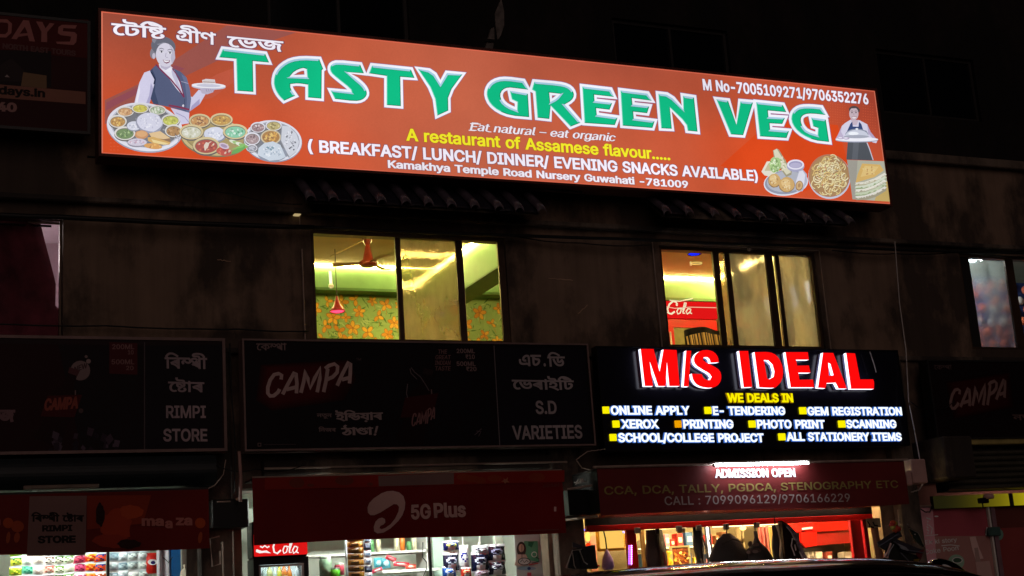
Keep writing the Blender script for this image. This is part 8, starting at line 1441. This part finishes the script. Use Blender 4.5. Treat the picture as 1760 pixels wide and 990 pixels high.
t = thing('upright_tube_light', at(1218, 925, .1), 'slanting white tube light standing between the hanging bags', 'light'); MB().tube([at(1215, 905, .1), at(1222, 966, .1)], .014, 8).build('tube', glow('white_upright', '#fff6e8', 3.0), t); MB().tube([at(1213, 903, .11), at(1215, 906, .11)], .02, 8).build('socket', M_black, t)
a = at(1225, 905, .6); b = at(1340, 905, .6); t = thing('warm_strip_light', (a.x, .6, a.z), 'warm strip light along the upper edge of the stationery shop', 'light'); MB().box(a.x, b.x, .6, .615, a.z-.01, a.z+.012).build('strip', glow('warm_strip', '#ffe0a0', 4), t); MB().box(at(1098, 905, .6).x, at(1180, 905, .6).x, .6, .615, a.z-.002, a.z+.012).build('strip', glow('warm_strip', '#ffe0a0', 4), t)
for (px, py, lab) in ((1141, 907, 'round warm bulb over the brown coat'), (1277, 908, 'oval warm bulb above the black backpack')): q = at(px, py, .5); t = thing('warm_bulb', q, lab, 'lamp'); MB().lathe(q, [(0, .03), (.03, .02), (.04, 0), (.025, -.02), (0, -.025)], 12).build('bulb', glow('warm_bulb', '#ffd080', 3), t, True); rod(t, [q+Vector((0, 0, .02)), q+Vector((0, 0, .2))], .006, M_black, 'flex')
# hanging bags and coats
M_bag = surf('black_nylon', '#131014', .42, var=.3, scale=14, bump=.5, spec=.5); M_coat = surf('dark_brown_leather', '#251210', .4, var=.3, scale=10, bump=.4)
M_film = pane_mat('clear_plastic_film', .25, .2, (.95, .95, .95), .6, True)
def hung(name, px, pyt, wpx, y, prof, mat, lab, cat, grp, th=.10, extra=None):
    """prof: half-width fractions from the top to the bottom; bulged bag hanging from a hook"""
    q = at(px, pyt, y); w = (at(px+wpx, pyt, y).x-q.x)/2; zb = 1.55; H = q.z-zb; t = thing(name, (q.x, y, q.z), lab, cat, grp)
    def fn(u, v):
        k = v*(len(prof)-1); i = min(len(prof)-2, int(k)); f = k-i; hw = w*(prof[i]*(1-f)+prof[i+1]*f); a = u*2*math.pi
        return (q.x+hw*math.cos(a)+.006*math.sin(v*20+u*9), y-th*(.35+.65*min(1, v*2))*math.sin(a)*(.5+.5*hw/w)+.004*math.sin(u*22), q.z-H*v)
    MB().grid(fn, 26, 22).build('bag_body' if cat == 'bag' else 'garment', mat, t, True); rod(t, [(q.x, y, q.z-.02), (q.x, y, q.z+.06), (q.x+.015, y, q.z+.10)], .006, M_black, 'hook')
    return t, q, w
t, q, w = hung('backpack', 1249, 917, 74, -.05, [.15, .5, .68, .8, .9, .96, 1, 1, 1, 1, 1, 1], M_bag, 'domed black backpack hanging left of the cartoon bag', 'bag', 'bags hanging across the stationery shop')
rod(t, [(q.x-.14, -.16, q.z-.12), (q.x, -.17, q.z-.07), (q.x+.14, -.16, q.z-.12)], .006, M_rubber, 'zip')
t, q, w = hung('backpack', 1298, 913, 56, -.05, [.05, .10, .3, .62, .8, .92, 1, 1, 1, 1, 1, 1], M_bag, 'dark backpack with faint pale face print, right of the plain black backpack', 'bag', 'bags hanging across the stationery shop')
P = Print(-.17, .0006)
for (x, y, rx, ry, c) in ((1288, 947, 4, 5, '#6c5854'), (1300, 946, 8, 4, '#5c4844'), (1286, 949, 3, 3, '#a89890'), (1298, 948, 5, 3, '#8c7c78'), (1289, 935, 4, 5, '#5c4844'), (1299, 936, 6, 3, '#6c5854')): P.ell(x, y, rx, ry, c, wob=.1)
P.build('patch', M_matp, t)
t, q, w = hung('coat', 1124, 911, 36, .1, [.75, .95, 1, 1, 1, 1], M_coat, 'long dark brown coat hanging left of the gold picture frame', 'coat', 'garments hanging across the stationery shop', .06)
rod(t, [(q.x+.06, .03, q.z-.25), (q.x+.07, .02, q.z-.5)], .012, surf('wine_cloth', '#5c1018', .6), 'trim'); MB().cham(q.x-.01, q.x+.03, .02, .06, q.z-.05, q.z+.02, .006).build('collar', M_coat, t)
t, q, w = hung('umbrella_bundle', 1198, 905, 22, .05, [.6, .9, .6, .7, 1, 1.2], M_bag, 'black and silver bundle of folded umbrellas hanging beside the slanting tube', 'umbrella', None, .06)
for k in range(10):
    x = q.x+random.uniform(-.03, .1); z = q.z-random.uniform(.1, .5); rod(t, [(x, -.02, z), (x+random.uniform(-.02, .05), -.02, z-random.uniform(.06, .16))], .006, M_steel, 'rib')
t, q, w = hung('coat', 1332, 902, 20, .0, [.5, .8, .9, 1, 1, 1], M_bag, 'dark jacket with a pale edge hanging right of the backpacks', 'coat', 'garments hanging across the stationery shop', .06)
rod(t, [(q.x-.02, -.07, q.z), (q.x+.01, -.08, q.z-.2), (q.x-.02, -.08, q.z-.35), (q.x+.0, -.08, q.z-.5), (q.x, -.08, q.z-.7)], .022, surf('pale_satin', '#a8a090', .4), 'pale_edge')
q = at(1345, 900, -.1); t = thing('wrapped_jacket', (q.x, -.1, q.z), 'black jacket wrapped in shiny clear plastic slanting to the right', 'jacket', 'garments hanging across the stationery shop')
L = [(1340, 895), (1353, 903), (1362, 912), (1370, 930), (1378, 948), (1388, 975), (1348, 975), (1344, 940)]
m = MB(); QQ = [at(*p, -.1) for p in L]; m.prism([(p.x, p.z) for p in QQ], -.14, -.06); m.build('jacket', M_coat, t)
m = MB(); LL = [(1346, 899), (1360, 906), (1368, 916), (1374, 932), (1382, 950), (1389, 962), (1392, 976), (1384, 976), (1376, 950), (1368, 930), (1358, 912)]
m.prism([(at(*p, -.16).x, at(*p, -.16).z) for p in LL], -.17, -.15); m.build('plastic_cover', surf('crinkled_film', '#a090a0', .15, var=.5, scale=30, bump=1, spec=.9), t)
for L2 in ([(1362, 925), (1360, 938), (1366, 955)], [(1366, 936), (1368, 946)], [(1374, 948), (1378, 956), (1384, 968)], [(1352, 905), (1360, 915), (1366, 928)], [(1370, 960), (1378, 968)]): rod(t, [at(*p, -.18) for p in L2], .008, surf('film_glint', '#e0d8e0', .2), 'film_highlight')  # pale rods stand in for glints on the plastic film
for (px, wpx, y, c, lab) in ((1310, 16, .35, '#c86464', 'pink striped cloth hanging behind the backpacks'), (1326, 12, .3, '#d8b878', 'cream cloth hanging right of the pink cloth'), (1215, 10, .4, '#40404c', 'grey shirt hanging behind the slanting tube'), (1102, 8, .3, '#b89868', 'tan cloth hanging beside the red upright'), (1170, 14, 1.3, '#b4a890', 'pale garment at the back above the gold picture frame'), (1270, 14, .8, '#8c7c60', 'olive cloth above the plain black backpack')):
    q = at(px, 905, y); w = (at(px+wpx, 905, y).x-q.x)/2; o = thing('hanging_cloth', (q.x, y, q.z), lab, 'cloth', 'cloths hanging inside the stationery shop'); m = MB(); N = 12
    for i in range(N):
        cc = tuple(v*(1.0 if i % 3 else .62) for v in hexc(c)); m.grid(lambda u, v, i=i: (q.x-w+2*w*(i+u)/N, y-.02*math.sin((i+u)*1.3), 1.5+(q.z-1.5)*v), 1, 3, cc)
    m.build('fabric', M_matp, o, True); rod(o, [(q.x-w, y, q.z), (q.x+w, y, q.z)], .006, M_steel, 'hanger')
tb = thing('tube_light', (8.9, -.07, 2.64), 'tube light tucked behind the ADMISSION OPEN awning over the red beam', 'light')  # unseen tube added to brighten the red beam
MB().tube([(7.3, -.07, 2.64), (10.6, -.07, 2.64)], .014, 8).build('tube', glow('added_front_tube', '#ffd0b0', 22), tb); MB().box(7.28, 10.62, -.085, -.055, 2.66, 2.69).build('batten', M_white, tb)
# grey hanging strap and red cabinets on the right half
a, b = px2(1344, 1462, 1.0, 910); zt, zb = at(1400, 898, 1.0).z, at(1400, 917, 1.0).z
rc = thing('red_counter_wall', ((a+b)/2, 1.0, .15), 'bright red panelled wall in the right half of the stationery shop', 'wall panel')
MB().cham(a-.1, b+.1, 1.0, 1.05, zt-.12, zt+.2, .01).build('upper_panel', M_redf, rc)
slab_px([(1375, 912), (1402, 912), (1402, 938), (1384, 941), (1376, 932)], 1.02, .04, 'panel', M_redf, rc)
slab_px([(1400, 910), (1465, 904), (1465, 933), (1400, 938)], 1.06, .03, 'panel', surf('darker_red_paint', '#8c1414', .4, var=.1, coat=.3), rc)
slab_px([(1464, 902), (1480, 902), (1486, 978), (1470, 978)], .6, .05, 'panel', surf('crimson_paint', '#a81828', .4, var=.1, coat=.3), rc)
MB().box(a-.1, b+.1, 1.3, 1.33, .15, zt+.2).build('grey_back', surf('slate_grey_wall', '#5a5254', .7), rc)
for i, (px, c, lab, w_) in enumerate(((1394, '#a8a0a0', 'grey folder standing on the right hand shelf', .09), (1408, '#d8c8c4', 'white and red carton on the right hand shelf', .1), (1425, '#8c3c34', 'brown red carton on the right hand shelf', .1), (1456, '#a89c98', 'pale grey framed box at the right end of the shelf', .14))):
    q = at(px, 948, 1.1); o = thing('carton', (q.x, 1.15, q.z-.25), lab, 'box', 'goods on the right hand shelf of the stationery shop'); MB().cham(q.x-w_/2, q.x+w_/2, 1.1, 1.22, q.z-.25, q.z, .006, hexc(c)).build('box_body', M_matp, o); MB().box(q.x-w_*.3, q.x+w_*.3, 1.096, 1.0985, q.z-.15, q.z-.05, hexc('#d8d0d0' if i else '#706868')).build('printed_label', M_matp, o)
a, b = at(1380, 908, .5), at(1395, 907, .5); tag(MB().tube([at(1379, 909, .5), at(1396, 907, .5)], .012, 8).build('small_tube_light', glow('small_warm_tube', '#ffd8b0', 2.0)), 'short warm tube light before the red panels', 'light')
# printed cloth post at the right end
a, b = px2(1499, 1512, -.1, 930); cp = thing('cloth_roll', ((a+b)/2, -.1, .15), 'hanging pale brown cloth strip with patterned top, right end of the stationery shop', 'cloth')
m = MB(); zt = at(1500, 894, -.1).z; m.grid(lambda u, v: (a+(b-a)*u+.05*(1-v), -.1-.02*math.sin(u*3.14), 1.4+(zt-.09-1.4)*v), 8, 8, hexc('#8c6450')); m.build('strip', M_matp, cp, True)
m = MB(); m.grid(lambda u, v: (a-.07+(b-a+.1)*u, -.12-.02*math.sin(u*3.14), zt-.09+.11*v), 8, 4, hexc('#b0a088')); m.build('patterned_top', M_matp, cp, True)
P = Print(-.145, .0008)
for L2 in ([(1491, 896), (1495, 902), (1494, 906)], [(1500, 897), (1503, 903), (1509, 904)], [(1496, 905), (1502, 907)]): P.stroke(L2, 2.2, '#241c14')
P.build('pattern', M_matp, cp)

# ---------------- rumpled umbrellas / tarpaulin either side
M_umb = surf('black_umbrella_cloth', '#17171a', .45, var=.3, scale=9, bump=.3); M_umb2 = surf('grey_umbrella_cloth', '#34323a', .4, var=.2, bump=.2)
def folded(loc, panels, ribs, lab, extra=None):
    t = thing('folded_umbrella', loc, lab, 'umbrella')
    for L, y, mt in panels: slab_px(L, y, .015, 'cloth_panel', mt, t)
    for L, y, r, mt in ribs: rod(t, [at(*p, y) for p in L], r, mt, 'rib')
    return t
folded(at(1000, 960, -.9), [([(984, 944), (1002, 940), (1022, 936), (1025, 965), (1028, 976), (985, 978), (975, 976)], -.9, M_umb), ([(984, 932), (1000, 938), (1006, 944), (984, 940)], -.92, M_umb2), ([(996, 944), (1008, 958), (1026, 968), (1026, 978), (1000, 978)], -.94, M_umb)],
       [([(973, 976), (984, 946), (1000, 944)], -.96, .006, M_steel), ([(996, 946), (1004, 966), (1010, 970)], -.96, .006, M_steel), ([(984, 950), (987, 972), (990, 977)], -.96, .005, M_steel), ([(1014, 974), (1030, 972)], -.9, .01, surf('red_rib', '#d03020', .4))], 'folded black umbrella or stool shape with silver ribs left of the stationery shop')
t = folded(at(1550, 930, -1.0), [([(1508, 932), (1530, 917), (1546, 912), (1550, 922), (1532, 930), (1520, 946), (1510, 940)], -1.0, M_umb2), ([(1536, 924), (1548, 930), (1572, 940), (1588, 946), (1582, 952), (1560, 950), (1548, 946)], -1.02, M_umb2),
        ([(1522, 944), (1534, 926), (1545, 934), (1560, 950), (1578, 956), (1584, 980), (1530, 976), (1518, 962)], -.98, surf('dark_green_cloth', '#12180f', .6, var=.3)), ([(1542, 934), (1556, 940), (1562, 946), (1560, 947), (1550, 944)], -1.05, surf('pale_grey_edge', '#7c8088', .35)), ([(1562, 906), (1576, 914), (1588, 936), (1586, 940), (1574, 932), (1566, 918)], -1.02, surf('mossy_cloth', '#26302a', .4, var=.3)), ([(1575, 948), (1588, 944), (1582, 962), (1576, 956)], -1.03, surf('dark_red_patch', '#5c1018', .5)), ([(1570, 962), (1580, 960), (1577, 968), (1572, 967)], -1.03, surf('ochre_patch', '#7c6420', .5))],
        [([(1531, 934), (1526, 948), (1520, 958), (1526, 958)], -1.06, .012, M_pk), ([(1543, 876), (1546, 912)], -.95, .005, M_line), ([(1563, 908), (1578, 916), (1590, 940)], -1.06, .006, M_steel)], 'rumpled grey and black folded umbrellas hanging right of the stationery shop')
for (px, py) in ((1560, 901), (1546, 897), (1524, 904), (1572, 919), (1577, 935), (1602, 931)):
    w_ = at(px, py, -1.06); MB().lathe((w_.x, -1.06, w_.z), [(0, .008), (.008, 0), (0, -.008)], 8).build('highlight_dot', surf('white_highlight_dot', '#f0f0f0', .1, metal=.9, bump=0), t, True)  # white dots stand in for highlights on the umbrellas
for L2 in ([(1512, 938), (1528, 928), (1544, 918)], [(1536, 930), (1552, 943), (1562, 946), (1586, 950)], [(1548, 950), (1560, 962), (1572, 974)], [(1524, 962), (1530, 946), (1536, 936)]): rod(t, [at(*p, -1.05) for p in L2], .007, surf('pale_cloth_highlight', '#5a5c66', .2, spec=.8), 'cloth_highlight')  # pale rods stand in for gloss along the cloth folds
q = at(1534, 902, -1.0); f = thing('paper_flower', (q.x, -1.0, q.z), 'small red and yellow cloth flower above the rumpled umbrellas', 'decoration')
for k in range(7): a_ = k*.9; MB().lathe((q.x+.035*math.cos(a_), -1.0-.01*k, q.z+.04*math.sin(a_)-.02), [(0, .03), (.03, .02), (.035, -.01), (0, -.035)], 8).build('petal', surf(['red_petal', 'ochre_petal', 'orange_petal'][k % 3], ['#8c1c18', '#847c30', '#a84420'][k % 3], .6), f, True)

# ================================================================ shop D, glass shopfront
sd = shop('glass_shop', 11.48, 16.6, 1.6, 2.9, '#7c5450', 'dim reddish shop interior behind the glass shopfront', [(13.6, 15.0, 'dim tube light on the ceiling of the glass fronted shop')], st=20, tint='#ffc8b0', ly=.9)
gx0, gx1 = at(1580, 930, .0).x, 16.58; gz1 = at(1640, 869, .0).z
gs = thing('glass_shopfront', (13.5, 0, .15), 'reddish glass shopfront with thin pale posts at the lower right', 'shopfront')
MB().box(gx0, gx1, .02, .028, .15, gz1).build('glass_pane', pane_mat('shopfront_glass', .6, .1, (.8, .62, .6), .15, True), gs)
for pa, pb, c in ((1696, 1699, M_white), (1701, 1708, surf('mauve_post', '#7c6068', .4))): a, b = px2(pa, pb, -.0, 880); MB().cham(a, b, -.03, .015, .15, gz1, .004).build('post', c, gs)
MB().box(gx0, gx1, -.02, .015, gz1, gz1+.02).build('top_rail', M_line, gs); MB().box(gx0-.03, gx0, -.02, .03, .15, gz1).build('side_rail', M_line, gs)
P = Print(.016, .0002)
P.poly([(1580, 873), (1699, 871), (1702, 921), (1588, 922)], '#6a2c34'); P.poly([(1588, 922), (1702, 921), (1712, 996), (1596, 996)], '#6c4c48'); P.poly([(1580, 873), (1603, 872), (1612, 996), (1592, 996)], '#94646c')
P.poly([(1709, 870), (1790, 868), (1790, 905), (1714, 908)], '#3c1814'); P.poly([(1714, 908), (1790, 905), (1790, 996), (1722, 996)], '#54201f')
P.text('Ek ki story', (1590, 936), (1645, 931), 7.5, '#b49494', bold=(10, 8)); P.stroke([(1618, 938), (1634, 936.5), (1649, 938.5)], 1.2, '#b49494'); P.text('Coke Poon', (1589, 953), (1648, 945), 8, '#b0908c', bold=(10, 8))
for k in range(6): P.stroke([(1592+random.uniform(-2, 3), 890+k*5), (1596+random.uniform(-2, 4), 893+k*5)], 1.6, '#c09c9c')
P.stroke([(1596, 902), (1602, 908), (1600, 918)], 1.4, '#c09c9c'); P.ell(1609, 887.5, 3.5, 1.3, '#e8d0d0'); P.stroke([(1590, 921), (1612, 919)], 1, '#b08888')
P.ell(1643, 966, 14, 13, '#5c7464'); P.ell(1645, 963, 9, 5.5, '#a8b0a0'); P.ell(1645, 963, 7.4, 4.2, '#24382c'); P.poly([(1666, 923), (1676, 922), (1682, 941), (1690, 960), (1676, 962), (1670, 942)], '#8c7470'); P.poly([(1674, 942), (1680, 941), (1688, 980), (1678, 982)], '#6c5854'); P.poly([(1676, 966), (1700, 964), (1706, 992), (1680, 993)], '#7c6460')
P.ell(1702, 914, 9, 9, '#3c5854'); P.ell(1716, 919, 8, 10, '#405850'); P.stroke([(1696, 906), (1694, 920)], 1.4, '#b0a8a8')
P.c = [tuple(min(.8, v*3.0+.012) for v in c) for c in P.c]
P.build('stickers_and_paint', M_pl, gs)
q = at(1706, 913, -.03); MB().cham(q.x-.09, q.x+.1, -.07, -.032, q.z-.06, q.z+.05, .012).build('door_lock', surf('teal_plastic', '#3c5652', .4), gs)

# ================================================================ parked car, roof rising into the frame
car = thing('parked_car', (4.6, -7.3, 0), 'dark glossy parked car whose roof edge shines along the bottom of the frame', 'car')
M_car = surf('dark_car_paint', '#100d0e', .16, metal=.2, var=.06, scale=2, bump=0, coat=1.0); M_gl = surf('tinted_glass', '#070809', .06, var=.05, bump=0, spec=.7)
# stations along the car: (x, half width, roof z or None, belt z)
YC = -7.35; prof = [(2.2, .42, 1.57), (2.42, .52, 1.64), (2.8, .58, 1.69), (3.3, .61, 1.715), (3.9, .625, 1.727), (4.4, .625, 1.72), (4.8, .62, 1.705), (5.1, .60, 1.675), (5.35, .56, 1.63), (5.52, .5, 1.57)]
def roofp(u, v):
    k = u*(len(prof)-1); i = min(len(prof)-2, int(k)); f = k-i; x = prof[i][0]*(1-f)+prof[i+1][0]*f; hw = prof[i][1]*(1-f)+prof[i+1][1]*f; z = prof[i][2]*(1-f)+prof[i+1][2]*f
    s = v*2-1; return (x, YC+hw*s, z-.07*abs(s)**4-.02*s*s)
MB().grid(roofp, 40, 20).build('roof', M_car, car, True)
for s in (-1, 1):
    m = MB(); m.grid(lambda u, v: (roofp(u, 0)[0]+(u-.5)*.5*v, YC+s*(abs(roofp(u, 0)[1]-YC)+.02+.2*v), roofp(u, 0)[2]-.02-.52*v), 24, 4); m.build('side_window', M_gl, car, True)
    rod(car, [Vector(roofp(u/20, .5+s*.5))+Vector((0, s*.012, .002)) for u in range(2, 19)], .014, M_car, 'roof_rail', 8)
    for wx in (2.2, 5.05):
        w_ = MB(); w_.lathe((wx, YC+s*.80-(.1 if s > 0 else -.1)*0, .33), [(.0, -.09), (.2, -.1), (.32, -.09), (.335, -.04), (.335, .06), (.31, .09), (.2, .09), (0, .08)], 24, None, 'y'); wh = w_.build('wheel', M_rubber, car, True)
        MB().lathe((wx, YC+s*.80+s*.095, .33), [(0, 0), (.19, 0), (.2, -.01*s)], 16, None, 'y').build('rim', M_alu, wh, True)
m = MB(); S = [(1.5, .72, .55, .72), (1.65, .8, .3, .92), (2.2, .85, .24, 1.06), (2.9, .86, .24, 1.10), (4.8, .86, .24, 1.12), (5.8, .84, .24, 1.06), (6.05, .78, .3, .96), (6.1, .7, .5, .8)]
def body(u, v):
    k = u*(len(S)-1); i = min(len(S)-2, int(k)); f = k-i; x, hw, zb, zt = [S[i][q]*(1-f)+S[i+1][q]*f for q in range(4)]; a = v*2*math.pi
    cx, cz = math.cos(a), math.sin(a); sg = lambda t: math.copysign(abs(t)**.35, t)
    return (x, YC+hw*sg(cx), (zb+zt)/2+(zt-zb)/2*sg(cz))
m.grid(body, 28, 28); m.build('body', M_car, car, True)
for (x0, x1, za, nm) in ((1.95, 2.3, 1.05, 'rear_window'), (5.4, 5.9, 1.06, 'windscreen')):
    top = roofp(0 if nm == 'rear_window' else 1, .5); m = MB(); xb = x0 if nm == 'rear_window' else x1
    m.grid(lambda u, v: (xb+(top[0]-xb)*v, YC+(.78-(.78-prof[0 if nm == 'rear_window' else -1][1])*v)*(u*2-1), za+(top[2]-.07-za)*v), 8, 4); m.build(nm, M_gl, car, True)
rod(car, [(1.51, YC-.5, .8), (1.5, YC-.65, .8)], .05, surf('tail_red', '#7c0c0c', .2), 'tail_light', 8); rod(car, [(6.1, YC-.5, .85), (6.09, YC-.66, .85)], .05, M_white, 'headlight', 8)
# glossy black helmet beyond the car's front end
q = at(1634, 979, -6.2); hm = thing('black_helmet', (q.x, -6.2, 0), 'glossy black rounded shell poking up right of the parked car roof', 'helmet')
m = MB(); 
def hel(u, v):
    a = u*2*math.pi; b = v*math.pi/2; return (q.x-.02+(.135+.0*u)*math.cos(a)*math.cos(b)-.05*math.sin(b), -6.2+.12*math.sin(a)*math.cos(b), q.z-.03+.105*math.sin(b)+.03*math.cos(a)*-math.cos(b))
m.grid(hel, 24, 12); m.build('shell', surf('piano_black', '#040405', .05, var=.02, bump=0, coat=1, spec=.8), hm, True)
MB().tube([(q.x, -6.2, .0), (q.x, -6.2, q.z-.02)], .03, 8).build('stand', M_black, hm)
